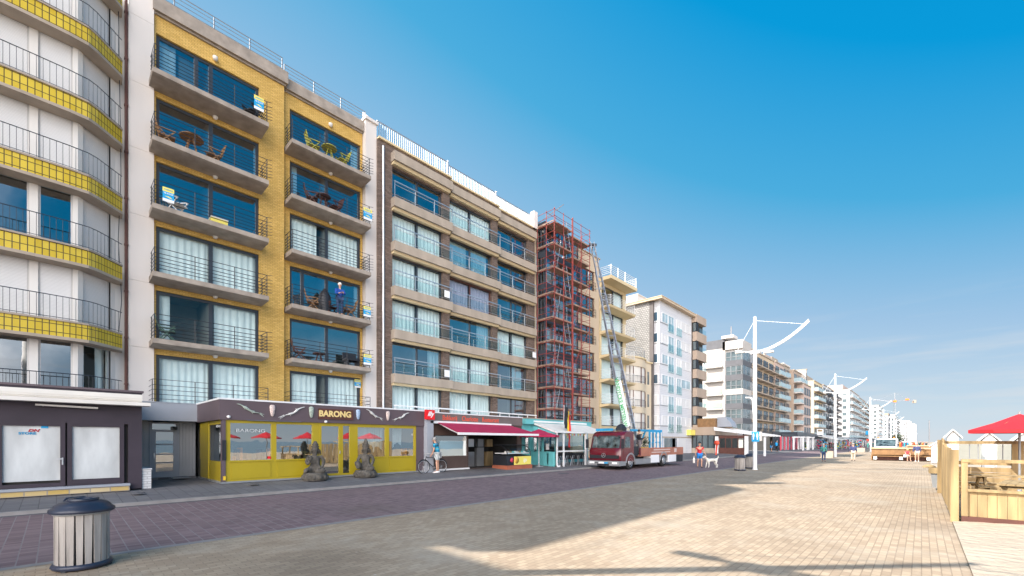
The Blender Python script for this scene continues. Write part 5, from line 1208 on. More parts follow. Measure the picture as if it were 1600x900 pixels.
def wheel(x, y, r, w, nm='wheel'):
    o = thing('wheel', None, None); o.parent = None
    bpy.data.objects.remove(o); WL.pop(o, None) if False else None
    s = 1 if x > cxm else -1
    m_ = MB().lathe([(r*.55, -w/2), (r*.9, -w/2), (r, -w*.35), (r, w*.35), (r*.9, w/2), (r*.55, w/2)], (0, 0, 0), 28); m_.xf(Matrix.Translation((x, y, gz+r)) @ Matrix.Rotation(R(90), 4, 'Y'))
    ty = B(m_, nm, 'rubber', tk)
    m_ = MB().lathe([(0, -.02), (r*.2, .03), (r*.35, .02), (r*.5, -.04), (r*.58, .04), (r*.60, 0), (r*.55, -.1)], (0, 0, 0), 20); m_.xf(Matrix.Translation((x+s*(w/2-.0), y, gz+r)) @ Matrix.Rotation(R(90*s), 4, 'Y'))
    B(m_, 'rim', 'silver', ty)
WF, WR = F0+1.22, 28.85
for y in (WF, WR):
    for x in (ax0+.16, ax1-.16): wheel(x, y, .42, .26 if y < 25 else .32)
def arch(x0, x1, yc, r0, r1, zc=None, a0=0, a1=180):
    zc = gz+.42; m_ = MB(); n = 12; P1 = [(yc+r1*math.cos(R(a0+(a1-a0)*k/n)), zc+r1*math.sin(R(a0+(a1-a0)*k/n))) for k in range(n+1)]; P0 = [(yc+r0*math.cos(R(a0+(a1-a0)*k/n)), zc+r0*math.sin(R(a0+(a1-a0)*k/n))) for k in range(n+1)]
    for k in range(n): m_.slab([P0[k], P0[k+1], P1[k+1], P1[k]], 'x', x0, x1)
    return m_
for x0_, x1_ in ((ax1-.12, ax1+.02), (ax0-.02, ax0+.12)):
    for y in (WF, WR): B(arch(x0_, x1_, y, .50, .60), 'mudguard', 'gal', tk)
B(MB().box(ax1-.10, ax1, WF+.62, WR-.62, .38, .72), 'side_skirt', 'gal', tk); B(MB().box(ax0, ax0+.1, WF+.62, WR-.62, .38, .72), 'side_skirt', 'gal', tk)
B(MB().box(ax1-.5, ax1+.015, 26.9, 28.1, .42, .92), 'toolbox', 'signwht', tk); B(MB().box(ax1-.5, ax1+.015, 29.6, 30.9, .38, .88), 'toolbox', 'signwht', tk)
B(MB().box(ax1-.4, ax1+.01, 31.0, 32.1, .35, .85), 'rear_box', 'black', tk)
B(MB().box(cxm-.4, cxm+.4, F0+.5, 32, .45, .85), 'chassis', 'black', tk)
B(MB().box(ax0, ax1, 25.4, 32.2, .86, .96), 'flatbed', 'bedred', tk)
for x in (ax1, ax0+.04):
    o = B(MB().box(x-.04, x, 25.45, 32.2, .961, 1.40), 'side_board', 'bedred', tk)
    if x == ax1:
        B(MB().box(x, x+.008, 27.3, 29.9, 1.22, 1.29).box(x, x+.008, 27.0, 29.9, 1.06, 1.12).box(x, x+.008, 30.6, 31.0, 1.05, 1.32), 'faded_stripe', 'carv4', o)
        B(MB().box(x-.05, x+.012, 25.40, 25.5, .9, 1.42), 'corner_stake', 'truckred', o)
B(MB().box(ax0+.1, ax1-.1, 24.75, 25.35, .9, 1.5).box(ax0+.6, ax1-.9, 24.8, 25.3, 1.5, 2.0), 'power_unit', 'black', tk)
# beacon and tarpaulin on the cab roof
B(MB().box(ax0+.2, ax1-.9, F0+.6, F0+1.4, 2.50, 2.56).box(ax0+.15, ax1-.85, F0+.55, F0+.62, 2.46, 2.62), 'roof_rack', 'blue', tk)
B(MB().lathe([(.34, 0), (.36, .16), (.22, .36), (.08, .42)], (ax1-.65, F0+1.25, 2.47), 7, .9, 1.1, False), 'roof_bundle', 'black', tk)
B(MB().lathe([(.07, 0), (.06, .10), (0, .12)], (ax1-1.05, F0+.9, 2.46), 10), 'beacon', 'red_s', tk)
# telescopic ladder
P0 = Vector((-13.95, 26.3, 1.9)); P1 = Vector((-20.6, 31.75, 18.95))
d = (P1-P0).normalized(); side = d.cross(Vector((0, 0, 1))).normalized(); upv = side.cross(d).normalized()
segs = [(0, .42, .32, .32), (.36, .62, .26, .25), (.58, .82, .21, .19), (.78, 1.0, .16, .14)]
for a, b, hw_, hh in segs:
    p, q = P0.lerp(P1, a), P0.lerp(P1, b); mb = MB()
    for s in (-1, 1):
        mb.beam(p+side*hw_*s+upv*hh/2, q+side*hw_*s+upv*hh/2, .045, .06, upv); mb.beam(p+side*hw_*s-upv*hh/2, q+side*hw_*s-upv*hh/2, .045, .05, upv)
        mb.beam(p+side*hw_*s, q+side*hw_*s, .02, hh*.55, upv)
        k = int((q-p).length/.6)
        for i in range(k):
            mb.beam(p.lerp(q, i/k)+side*hw_*s-upv*hh/2, p.lerp(q, (i+.5)/k)+side*hw_*s+upv*hh/2, .03, .03, upv); mb.beam(p.lerp(q, (i+.5)/k)+side*hw_*s+upv*hh/2, p.lerp(q, (i+1)/k)+side*hw_*s-upv*hh/2, .03, .03, upv)
            if s == 1: mb.beam(p.lerp(q, i/k)-side*hw_+upv*hh/2, p.lerp(q, i/k)+side*hw_+upv*hh/2, .04, .03, upv)
    B(mb, 'ladder_section', 'silver', tk)
for t in (.2, .36, .55, .72): c = P0.lerp(P1, t); B(MB().beam(c-side*.42-upv*.1, c+side*.3-upv*.1, .06), 'guide_bracket', 'gal', tk)
c = P0.lerp(P1, .985); B(MB().beam(c-side*.3, c+side*.35, .12, .2).beam(c, c+Vector((0, 0, -.5)), .08), 'ladder_head', 'black', tk)
B(MB().beam(Vector((-13.95, 26.3, .96)), Vector((-13.95, 26.3, 1.9)), .45), 'turntable', 'gal', tk)
c0_, c1_ = P0.lerp(P1, .045), P0.lerp(P1, .235)
bd = MB().beam(c0_+side*-.30+Vector((.30, -.30, .1)), c1_+side*-.30+Vector((.30, -.30, .1)), .05, .42, (1, 0, 0))
bo = B(bd, 'banner', 'signwht', tk)
# green wording running down the banner
mid = (c0_+c1_)/2+side*-.30+Vector((.30, -.30, .1)); dn = -(c1_-c0_).normalized()
nrm = (-(mid-Vector((0, 0, 1.8)))).normalized(); nrm = (nrm-dn*nrm.dot(dn)).normalized(); yv = nrm.cross(dn)
fa = Vector((1, 0, 0)); fa = (fa-dn*fa.dot(dn)).normalized(); fb = dn.cross(fa)
best = max([fa, -fa, fb, -fb], key=lambda v: v.dot(nrm)); yv = best.cross(dn)
txt = text('VANDYCKE METSELW.', bo, 'lettering', .40, tuple(mid+best*(.27 if abs(best.dot(fb)) > .5 else .03)), (0, 0, 0), 'letter_g', .004, .98, 0, .006)
txt.rotation_euler = Matrix((dn, yv, best)).transposed().to_euler()
rk = thing('glass_rack', 'blue steel a-frame rack holding panes, standing on the truck bed', 'rack', (-13.6, 28.5, .96))
for y in (27.5, 29.3):
    B(MB().beam((-14.3, y, .97), (-13.6, y, 2.5), .08).beam((-13.3, y, .97), (-13.3, y, 2.62), .10), 'upright', 'blue', rk)
for z in (1.2, 1.75, 2.45): B(MB().beam((-13.3, 27.4, z), (-13.3, 29.4, z), .06, .09), 'cross_rail', 'blue', rk)
B(MB().beam((-13.8, 25.8, 2.55), (-13.4, 29.4, 2.55), .10, .14), 'top_beam', 'blue', rk)
for k in range(7): B(MB().beam((-13.24, 27.62+k*.26, 1.0), (-13.24, 27.62+k*.26, 2.45), .05), 'slat', 'blue' if k % 2 else 'creamcv', rk)
gp = thing('plant', 'dark green bushy potted plant carried on the truck bed', 'plant', (-13.5, 26.9, .96))
B(MB().lathe([(.12, 0), (.17, .28)], (-13.4, 26.9, .97), 10), 'pot', 'black', gp)
mb = MB(); random.seed(8)
for k in range(260):
    c = Vector((-13.4+random.gauss(0, .16), 26.9+random.gauss(0, .2), 1.7+random.gauss(0, .28))); a = Vector((random.uniform(-1, 1), random.uniform(-1, 1), random.uniform(-1, 1))).normalized()*.07; b = a.cross(Vector((random.random(), random.random(), 1))).normalized()*.03
    mb.add([c-a, c+b, c+a, c-b], [(0, 1, 2, 3)])
B(mb, 'foliage', M('dark_foliage', (.02, .05, .025), .6, .4, 9), gp)
yc = thing('crate', 'small yellow crate on the truck bed beside the workman', 'crate', (-13.2, 26.3, .96)); B(MB().box(-13.4, -13.05, 26.45, 26.85, 1.15, 1.42), 'body', 'yellow', yc); B(MB().box(-13.4, -13.05, 26.45, 26.85, .97, 1.148), 'base', 'black', yc)

# ================= people and animals
def skin(name, V, E, Rd, mats, parent, sub=2):
    """one continuous surface grown round a skeleton"""
    me = bpy.data.meshes.new('sk'); me.from_pydata([tuple(v) for v in V], E, []); o = bpy.data.objects.new('sk', me); COL.objects.link(o)
    md = o.modifiers.new('skin', 'SKIN'); md.use_smooth_shade = True; md.branch_smoothing = .6
    sv = me.skin_vertices[0].data
    for i, r in enumerate(Rd): sv[i].radius = (r, r) if not isinstance(r, tuple) else r; sv[i].use_root = (i == 0)
    ss = o.modifiers.new('s', 'SUBSURF'); ss.levels = ss.render_levels = sub
    bpy.context.view_layer.update(); m2 = bpy.data.meshes.new_from_object(o.evaluated_get(bpy.context.evaluated_depsgraph_get()))
    bpy.data.objects.remove(o); bpy.data.meshes.remove(me); m2.name = name; m2.materials.clear()
    for m in (mats if isinstance(mats, (list, tuple)) else [mats]): m2.materials.append(mt[m] if isinstance(m, str) else m)
    m2.polygons.foreach_set('use_smooth', [True]*len(m2.polygons))
    ob = bpy.data.objects.new(name, m2); COL.objects.link(ob); ob.parent = parent; WL[ob] = WL[parent]; return ob
def person(label, loc, rz, shirt, trouser, hair, h=1.75, short_sleeve=True, shorts=False, pose=None, shoe='black', hat=None, stripes=None, lean=0.0, fat=1.0, group=None):
    """faces local +X, left is +Y"""
    t = thing('person', label, 'person', loc, rz, group); t.scale = (h/1.75,)*3
    J = dict(pel=(0,0,.94), wai=(0,0,1.08), che=(.01,0,1.28), nb=(0,0,1.44), nk=(.015,0,1.51), hd=(.035,0,1.60), ht=(.02,0,1.70),
             sL=(0,.17,1.39), eL=(-.02,.24,1.12), wL=(.05,.25,.89), hL=(.08,.25,.81), sR=(0,-.17,1.39), eR=(-.02,-.24,1.12), wR=(.05,-.25,.89), hR=(.08,-.25,.81),
             qL=(0,.09,.88), kL=(.02,.10,.49), aL=(0,.10,.09), tL=(.15,.12,.035), qR=(0,-.09,.88), kR=(.02,-.10,.49), aR=(0,-.10,.09), tR=(.15,-.12,.035))
    if lean:
        for k in ('wai', 'che', 'nb', 'nk', 'hd', 'ht', 'sL', 'eL', 'wL', 'hL', 'sR', 'eR', 'wR', 'hR'):
            v = Vector(J[k])-Vector((0, 0, .94)); c_, s_ = math.cos(lean), math.sin(lean); J[k] = (v.x*c_+v.z*s_, v.y, .94+v.z*c_-v.x*s_)
    J.update(pose or {}); J = {k: Vector(v) for k, v in J.items()}
    nm = list(J); ix = {k: i for i, k in enumerate(nm)}
    Rr = dict(pel=.105, wai=.095, che=.10, nb=.05, nk=.05, hd=.085, ht=.07, sL=.046, eL=.040, wL=.027, hL=.032, sR=.046, eR=.042, wR=.027, hR=.032, qL=.085, kL=.055, aL=.038, tL=.03, qR=.085, kR=.055, aR=.038, tR=.03)
    E = [('pel','wai'),('wai','che'),('che','nb'),('nb','nk'),('nk','hd'),('hd','ht'),('che','sL'),('sL','eL'),('eL','wL'),('wL','hL'),('che','sR'),('sR','eR'),('eR','wR'),('wR','hR'),('pel','qL'),('qL','kL'),('kL','aL'),('aL','tL'),('pel','qR'),('qR','kR'),('kR','aR'),('aR','tR')]
    V = [J[k] for k in nm]; Rd = [Rr[k] for k in nm]; EE = [(ix[a], ix[b]) for a, b in E]
    body = skin('body', V, EE, Rd, 'skin', t)
    # face, ears and fingers joined to the body mesh
    mb = MB(); hd = J['hd']; fw = Vector((1, 0, -math.sin(lean)*.6)).normalized()
    mb.lathe([(0, .03), (.012, .0), (.016, -.025), (0, -.03)], tuple(hd+fw*.088), 6); mb.lathe([(0, -.03), (.014, 0), (0, .03)], tuple(hd+Vector((0, .085, 0))), 6); mb.lathe([(0, -.03), (.014, 0), (0, .03)], tuple(hd+Vector((0, -.085, 0))), 6)
    for S_ in 'LR':
        w, p = J['w'+S_], J['h'+S_]; d = (p-w).normalized(); a = d.cross(Vector((1, 0, .2))).normalized(); n_ = a.cross(d)
        if n_.x < 0: n_ = -n_
        for q, ln in ((-1.5, .062), (-.5, .078), (.5, .074), (1.5, .058)):
            b0 = p+d*.01+n_*q*.017; b1 = b0+d*ln*.55; b2 = b1+(d*.8+a*.3*(1 if S_ == 'L' else -1)*-1).normalized()*ln*.5; mb.tube([b0, b1, b2], [.009, .0085, .007], 6)
        th = w.lerp(p, .45)+n_*.025; mb.tube([th, th+(n_*.7+d*.7).normalized()*.035, th+(n_*.4+d).normalized()*.062], [.011, .010, .008], 6)
    bm = bmesh.new(); bm.from_mesh(body.data); tmp = mb.mesh('t', 'skin'); bm.from_mesh(tmp); bm.to_mesh(body.data); bm.free(); bpy.data.meshes.remove(tmp)
    for s in (-1, 1): L(MB().lathe([(0, -.008), (.009, 0), (0, .008)], tuple(hd+fw*.078+Vector((0, s*.033, .02))), 6), 'eye', 'black', t)
    L(MB().beam(hd+fw*.082+Vector((0, -.022, -.045)), hd+fw*.082+Vector((0, .022, -.045)), .01, .006), 'mouth', M('lips', (.40, .13, .11)) if 'lips' not in bpy.data.materials else bpy.data.materials['lips'], t)
    # hair
    mb = MB(); c = hd.lerp(J['ht'], .55)+Vector((-.018, 0, .01))
    mb.lathe([(.02, -.085), (.085, -.06), (.098, -.01), (.088, .05), (.055, .085), (0, .098)], (0, 0, 0), 12)
    mb.xf(Matrix.Translation(c) @ Matrix.Rotation(R(-22)+lean*.8, 4, 'Y'))
    L(mb, 'hair' if not hat else 'cap', hat or hair, t)
    # shirt
    sv = ['wai', 'pel', 'che', 'nb', 'sL', 'sR', 'mL', 'mR']+([] if short_sleeve else ['eL', 'wL_', 'eR', 'wR_'])
    JJ = dict(J); JJ['mL'] = J['sL'].lerp(J['eL'], .62 if short_sleeve else .5); JJ['mR'] = J['sR'].lerp(J['eR'], .62 if short_sleeve else .5); JJ['wL_'] = J['eL'].lerp(J['wL'], .93); JJ['wR_'] = J['eR'].lerp(J['wR'], .93); JJ['pel'] = J['pel']+Vector((0, 0, .0))
    Rs = dict(wai=.150*fat, pel=.165*fat**.7, che=.178*fat, nb=.085, sL=.092, sR=.092, mL=.078, mR=.078, eL=.060, eR=.060, wL_=.042, wR_=.042)
    es = [('wai','pel'),('wai','che'),('che','nb'),('che','sL'),('sL','mL'),('che','sR'),('sR','mR')]+([] if short_sleeve else [('mL','eL'),('eL','wL_'),('mR','eR'),('eR','wR_')])
    si = {k: i for i, k in enumerate(sv)}
    sh_ = skin('shirt' if short_sleeve else 'jacket', [JJ[k] for k in sv], [(si[a], si[b]) for a, b in es], [Rs[k] for k in sv], shirt, t)
    # trousers
    tv = ['pel', 'qL', 'kL', 'qR', 'kR']; JJ['kl2'] = J['kL'].lerp(J['qL'], .08)
    JT = dict(J); ends = ['bL', 'bR']
    if shorts: JT['kL'] = J['kL'].lerp(J['qL'], .22); JT['kR'] = J['kR'].lerp(J['qR'], .22)
    else: JT['bL'] = J['aL']+Vector((0, 0, .02)); JT['bR'] = J['aR']+Vector((0, 0, .02)); tv += ends
    JT['pel'] = J['pel']+Vector((0, 0, -.03))
    Rt = dict(pel=.155*fat**.5, qL=.118, qR=.118, kL=.092 if shorts else .075, kR=.085 if shorts else .075, bL=.060, bR=.060); ti = {k: i for i, k in enumerate(tv)}
    et = [('pel','qL'),('qL','kL'),('pel','qR'),('qR','kR')]+([] if shorts else [('kL','bL'),('kR','bR')])
    skin('shorts' if shorts else 'trousers', [JT[k] for k in tv], [(ti[a], ti[b]) for a, b in et], [Rt[k] for k in tv], trouser, t)
    for S_ in 'LR':
        a, b = J['a'+S_], J['t'+S_]; d = Vector((b.x-a.x, b.y-a.y, 0)); d = d.normalized() if d.length > .01 else Vector((1, 0, 0)); base = Vector((a.x, a.y, min(a.z, b.z)-.005)); sd_ = Vector((-d.y, d.x, 0))
        m_ = MB(); P = [(-.07, .03, .075), (.0, .04, .085), (.08, .045, .06), (.16, .042, .045), (.21, .025, .03)]; vs = []
        for u, w, z in P: c = base+d*u; vs += [c-sd_*w-Vector((0,0,.03)), c+sd_*w-Vector((0,0,.03)), c+sd_*w*.8+Vector((0,0,z-.03)), c-sd_*w*.8+Vector((0,0,z-.03))]
        fs = [(0,1,2,3), (16,19,18,17)]
        for i in range(4): fs += [(4*i+j, 4*i+4+j, 4*i+4+(j+1) % 4, 4*i+(j+1) % 4) for j in range(4)]
        m_.add(vs, fs, True); L(m_, 'shoe', shoe, t)
    return t
cm('shirt_teal', (.02, .30, .45)); cm('shorts_grey', (.42, .44, .44)); cm('hair_grey', (.30, .29, .28)); cm('hair_white', (.72, .70, .66)); cm('hair_brown', (.10, .06, .04)); cm('jacket_blue', (.01, .06, .30)); cm('jeans', (.03, .06, .14)); cm('shirt_red', (.60, .02, .03)); cm('shorts_blue', (.02, .20, .55)); cm('jacket_green', (.06, .25, .22)); cm('jacket_navy', (.045, .055, .14)); cm('khaki', (.52, .45, .34)); cm('bag_blue', (.02, .35, .75)); cm('shirt_pink', (.70, .08, .10)); cm('shorts_pale', (.55, .60, .68)); cm('trouser_grey', (.17, .15, .16)); cm('straw', (.60, .42, .20))
# striped shirt: teal with dark bands
m_ = bpy.data.materials.new('striped_shirt'); t_, n_, l_ = nt(m_); mt['stripes'] = m_
tc_ = n_.new('ShaderNodeTexCoord'); sp_ = n_.new('ShaderNodeSeparateXYZ'); l_.new(tc_.outputs['Object'], sp_.inputs[0]); rp_ = n_.new('ShaderNodeValToRGB'); rp_.color_ramp.interpolation = 'CONSTANT'
mr_ = n_.new('ShaderNodeMapRange'); mr_.inputs[1].default_value = .85; mr_.inputs[2].default_value = 1.5; l_.new(sp_.outputs[2], mr_.inputs[0]); l_.new(mr_.outputs[0], rp_.inputs[0])
T_ = (.02, .32, .50, 1); D_ = (.01, .015, .05, 1); G_ = (.25, .36, .30, 1)
for i_, (p_, c_) in enumerate([(0, T_), (.28, D_), (.34, T_), (.46, G_), (.5, T_), (.66, D_), (.72, T_)]):
    e_ = rp_.color_ramp.elements[i_] if i_ < 2 else rp_.color_ramp.elements.new(p_); e_.position = p_; e_.color = c_
l_.new(rp_.outputs[0], n_['Principled BSDF'].inputs['Base Color']); n_['Principled BSDF'].inputs['Roughness'].default_value = .9

# man with bicycle in front of the grey pillar
gz_ = .30
mx, my = -16.98, 12.69
rzb = math.atan2(-.75, -.35)
person('man in striped turquoise polo and pale shorts reaching for a bicycle at the grey pillar', (mx, my, gz_), R(215), 'stripes', 'shorts_grey', 'hair_grey', 1.74, True, True, lean=.22, shoe='signwht',
       pose=dict(eR=(.34, -.16, 1.22), wR=(.56, -.10, 1.06), hR=(.63, -.08, 1.02), eL=(.12, .25, 1.10), wL=(.22, .20, .90), hL=(.27, .19, .84)))
bi = thing('bicycle', 'black bicycle leaning at the grey pillar, held by the man in the striped polo', 'bicycle', (-17.2, 12.75, .27))
bp0 = Vector((-17.12, 11.974, .265)); bp1 = Vector((-17.06, 13.2, .265)); bdv = (bp1-bp0).normalized(); bn = Vector((-bdv.y, bdv.x, 0)); up_ = Vector((0,0,1)); r_ = .335; bp1 = bp0+bdv*1.0
def ring(c, r, tr, m, nm, par):
    pts = [c+bdv*r*math.cos(2*math.pi*k/28)+up_*r*math.sin(2*math.pi*k/28) for k in range(29)]; return B(MB().tube(pts, tr, 6, False), nm, m, par)
for c in (bp0+up_*r_, bp1+up_*r_):
    wh = ring(c, r_-.02, .022, 'rubber', 'wheel', bi); ring(c, r_-.045, .012, 'silver', 'rim', wh)
    mb = MB()
    for k in range(16): a = 2*math.pi*k/16; mb.tube([c, c+bdv*(r_-.05)*math.cos(a)+up_*(r_-.05)*math.sin(a)], .0022, 3, False)
    mb.tube([c-bn*.05, c+bn*.05], .02, 6); B(mb, 'spokes', 'silver', wh)
A = bp0+up_*r_; Rw = bp1+up_*r_; BB = bp0+bdv*.58+up_*.28; HT = bp0+bdv*.14+up_*.78; HB = bp0+bdv*.10+up_*.66; ST_ = bp0+bdv*.72+up_*.78
B(MB().tube([HB, BB], .018, 6).tube([HT, ST_], .016, 6).tube([BB, ST_], .017, 6).tube([BB, Rw], .010, 5).tube([ST_, Rw], .010, 5).tube([HB+up_*-.02, HT+up_*.06], .02, 6), 'frame', 'black', bi)
B(MB().tube([HB, A], .013, 6), 'fork', 'black', bi)
B(MB().tube([HT, HT+up_*.18-bdv*.02], .013, 6).tube([HT+up_*.18+bn*.28+bdv*.08, HT+up_*.19-bdv*.03, HT+up_*.18-bn*.28+bdv*.08], .013, 6), 'handlebar', 'silver', bi)
B(MB().tube([ST_, ST_+up_*.10+bdv*.02], .013, 6), 'seat_post', 'silver', bi); B(MB().lathe([(.02, 0), (.085, .02), (.07, .05), (0, .06)], tuple(ST_+up_*.10+bdv*.03), 10, 1.2, .8), 'saddle', 'black', bi)
B(MB().tube([BB-bn*.06, BB+bn*.06], .05, 10).tube([BB+bn*.07, BB+bn*.07-up_*.16], .01, 5), 'crank', 'steel', bi)
for c in (A, Rw): B(MB().tube([c+bdv*(r_+.015)*math.cos(a*.3+.3)+up_*(r_+.015)*math.sin(a*.3+.3) for a in range(9)], .014, 5), 'mudguard', 'black', bi)
# man on the balcony
person('man in a royal blue jacket and dark jeans standing on the yellow block balcony', (-22.05, 10.187, 8.38), R(-10), 'jacket_blue', 'jeans', 'hair_white', 1.72, False, False, fat=1.15, pose=dict(eL=(.10, .22, 1.12), wL=(.28, .10, 1.14), hL=(.34, .04, 1.16), eR=(.10, -.22, 1.12), wR=(.28, -.10, 1.10), hR=(.34, -.06, 1.10)))
# workman on the truck
person('workman in black with a dark cap standing on the truck bed beside the lift', (-13.25, 25.9, .97), R(55), 'black', 'trouser_grey', 'hair_brown', 1.62, False, False, hat='black', pose=dict(wR=(.25, -.2, 1.08), hR=(.33, -.18, 1.1), wL=(.25, .2, 1.08), hL=(.33, .18, 1.1)))
# man with dog
person('man in a red and black shirt and blue shorts walking a white dog', (-10.95, 30.1, .04), R(-62), 'shirt_red', 'shorts_blue', 'hair_brown', 1.75, True, True, hat='black', pose=dict(kL=(.16, .10, .50), aL=(.12, .10, .12), tL=(.26, .11, .05), kR=(-.02, -.10, .49), aR=(-.2, -.10, .14), tR=(-.08, -.11, .05), wL=(.12, .34, .92), hL=(.16, .36, .85)))
def quad(label, loc, rz, m, sc=1.0):
    t = thing('dog', label, 'dog', loc, rz); t.scale = (sc,)*3
    V = [(0,0,.50), (.16,0,.49), (.32,0,.50), (-.16,0,.51), (-.32,0,.52), (.42,0,.60), (.50,0,.70), (.58,0,.71), (.70,0,.67), (-.42,0,.58), (-.50,0,.68), (-.50,0,.78),
         (.30,.09,.36), (.28,.09,.22), (.29,.09,.05), (.34,.09,.025), (.30,-.09,.36), (.34,-.09,.22), (.36,-.09,.05), (.41,-.09,.025),
         (-.30,.09,.38), (-.24,.09,.28), (-.37,.09,.17), (-.34,.09,.04), (-.29,.09,.025), (-.30,-.09,.38), (-.28,-.09,.28), (-.42,-.09,.18), (-.42,-.09,.04), (-.37,-.09,.025), (.54,.06,.76), (.52,.09,.68), (.54,-.06,.76), (.52,-.09,.68)]
    E = [(0,1),(1,2),(0,3),(3,4),(2,5),(5,6),(6,7),(7,8),(4,9),(9,10),(10,11),(2,12),(12,13),(13,14),(14,15),(2,16),(16,17),(17,18),(18,19),(4,20),(20,21),(21,22),(22,23),(23,24),(4,25),(25,26),(26,27),(27,28),(28,29),(7,30),(30,31),(7,32),(32,33)]
    Rd = [.115,.125,.12,.105,.11,.08,.075,.075,.038,.035,.03,.02,.06,.035,.026,.03,.06,.035,.026,.03,.075,.05,.03,.026,.03,.075,.05,.03,.026,.03,.025,.02,.025,.02]
    skin('body', V, E, Rd, m, t)
    L(MB().lathe([(0,-.015),(.018,0),(0,.015)], (.735,0,.675), 6), 'nose', 'black', t)
    for s in (-1, 1): L(MB().lathe([(0,-.01),(.011,0),(0,.01)], (.635,s*.045,.735), 6), 'eye', 'black', t)
    L(MB().tube([(.47+.075*math.cos(a*.6), .085*math.sin(a*.6), .64) for a in range(11)], .01, 4), 'collar', 'red_s', t)
    return t
quad('white long-legged dog walking on a lead beside the man in red', (-10.3, 30.5, .03), R(180+58), M('white_fur', (.70, .66, .58), .95, .12, 12, bump=.8, bscale=50), 1.05)
ld = thing('dog_lead', 'thin pale lead between the white dog and the man in red', 'lead', (-10.6, 30.3, .6)); B(MB().tube([(-10.72, 30.0, .84), (-10.62, 30.05, .62), (-10.55, 30.12, .66)], .01, 4), 'strap', 'creamcv', ld); B(MB().tube([(-10.73, 30.0, .8), (-10.71, 30.0, .88)], .018, 5), 'grip', 'black', ld)
bgp = thing('carrier_bag', 'pale plastic bag hanging from the hand of the man in red', 'bag', (-11.2, 29.9, .3)); B(MB().lathe([(.10, 0), (.13, .12), (.10, .3), (.03, .42)], (-11.28, 29.95, .34), 9, .6, 1, True), 'bag', 'creamcv', bgp); B(MB().tube([(-11.28, 29.95, .75), (-11.26, 29.95, .84)], .012, 4), 'handle', 'creamcv', bgp)
person('elderly person in a green jacket and dark jeans walking away past the second lamp', (-6.45, 47.9, 0), R(85), 'jacket_green', 'jeans', 'hair_grey', 1.62, False, False, fat=1.12)
person('elderly person in a navy jacket and beige trousers walking away, right of the second lamp', (-4.65, 51.4, 0), R(95), 'jacket_navy', 'khaki', 'hair_grey', 1.68, False, False, fat=1.15, pose=dict(kL=(.08, .10, .50), aL=(.02, .10, .1)))
person('person in dark clothes with light blue shorts near the grey shop front', (-16.1, 72.6, .3), R(20), 'black', 'bag_blue', 'hair_brown', 1.62, False, True)
person('person in black carrying a bright blue backpack near the grey shop front', (-15.5, 73.2, .25), R(80), 'black', 'black', 'hair_grey', 1.72, False, False)
bpk = thing('backpack', 'bright blue backpack on the back of the person in black', 'backpack', (-15.5, 73.0, 1.4)); B(MB().lathe([(.12, -.25), (.18, -.1), (.17, .12), (.08, .25)], (-15.53, 72.97, 1.42), 10, 1, .6), 'body', 'bag_blue', bpk); B(MB().lathe([(.08, -.1), (.1, 0), (.06, .1)], (-15.53, 72.84, 1.32), 10, 1, .4), 'pocket', 'bag_blue', bpk)
# seated girl and standing man at the wooden seating block
person('girl in a red top and pale shorts sitting on the wooden seating block', (-1.02, 53.45, 0), R(-60), 'shirt_pink', 'shorts_pale', 'straw', 1.5, True, True, hat='straw', lean=.28,
       pose=dict(pel=(0,0,.60), qL=(.04,.09,.58), qR=(.04,-.09,.58), kL=(.42,.12,.56), kR=(.42,-.10,.56), aL=(.45,.14,.09), aR=(.40,-.12,.09), tL=(.6,.15,.035), tR=(.55,-.13,.035),
                 wai=(.03,0,.74), che=(.10,0,.93), nb=(.16,0,1.08), nk=(.19,0,1.14), hd=(.24,0,1.22), ht=(.24,0,1.32), sL=(.15,.16,1.04), sR=(.15,-.16,1.04), eL=(.26,.22,.82), eR=(.26,-.22,.82), wL=(.42,.14,.70), wR=(.42,-.14,.70), hL=(.48,.11,.66), hR=(.48,-.11,.66)))
person('man in a navy jacket and beige shorts leaning on the wooden seating block', (-.30, 53.3, 0), R(100), 'jacket_navy', 'khaki', 'hair_grey', 1.70, False, True, shoe='signwht', lean=.2)

# ================= wooden seating blocks, van
def seating(label, x0, x1, y, h=1.25, dpt=3.0):
    t = thing('seating_block', label, 'bench', ((x0+x1)/2, y, 0), 0, 'big wooden seating blocks on the promenade')
    B(MB().box(x0, x1, y, y+.1, .55, h-.14).box(x0, x0+.1, y+.1, y+dpt, .1, h-.14).box(x1-.1, x1, y+.1, y+dpt, .1, h-.14).box(x0, x1, y+dpt, y+dpt+.1, .1, h-.14), 'side_boards', 'wood_b', t)
    B(MB().box(x0-.08, x1+.08, y-.10, y+.32, h-.14, h), 'top_rail', M('pale_coping', (.50, .36, .22), .7, .1, 3), t)
    B(MB().box(x0+.05, x1-.05, y+.06, y+dpt, .55, h-.2), 'filling', 'wood_b', t)
    B(MB().box(x0+.1, x1-.1, y-.48, y-.02, .40, .47), 'seat', 'wood_b', t)
    B(MB().box(x0+.05, x1-.05, y-.02, y+.05, .05, .40), 'base_board', 'wood_d', t)
    for k in range(3):
        x = x0+.3+k*(x1-x0-.6)/2; B(MB().box(x-.12, x+.12, y-.5, y-.03, .12, .39), 'bracket', 'signwht', t)
    B(MB().box(x0, x0+.08, y-.5, y-.02, .05, .55), 'end_board', 'wood_b', t)
seating('long brown wooden seating block with a girl and a man at its bench, nearer one', -3.5, .75, 54)
seating('second brown wooden seating block seen just above the nearer one', -1.3, 1.0, 74, 1.35)
vn = thing('van', 'white van with orange roof beacons facing the camera behind the wooden seating block', 'van', (-3.0, 66, 0))
vx0, vx1, vy = -4.05, -2.05, 65.6
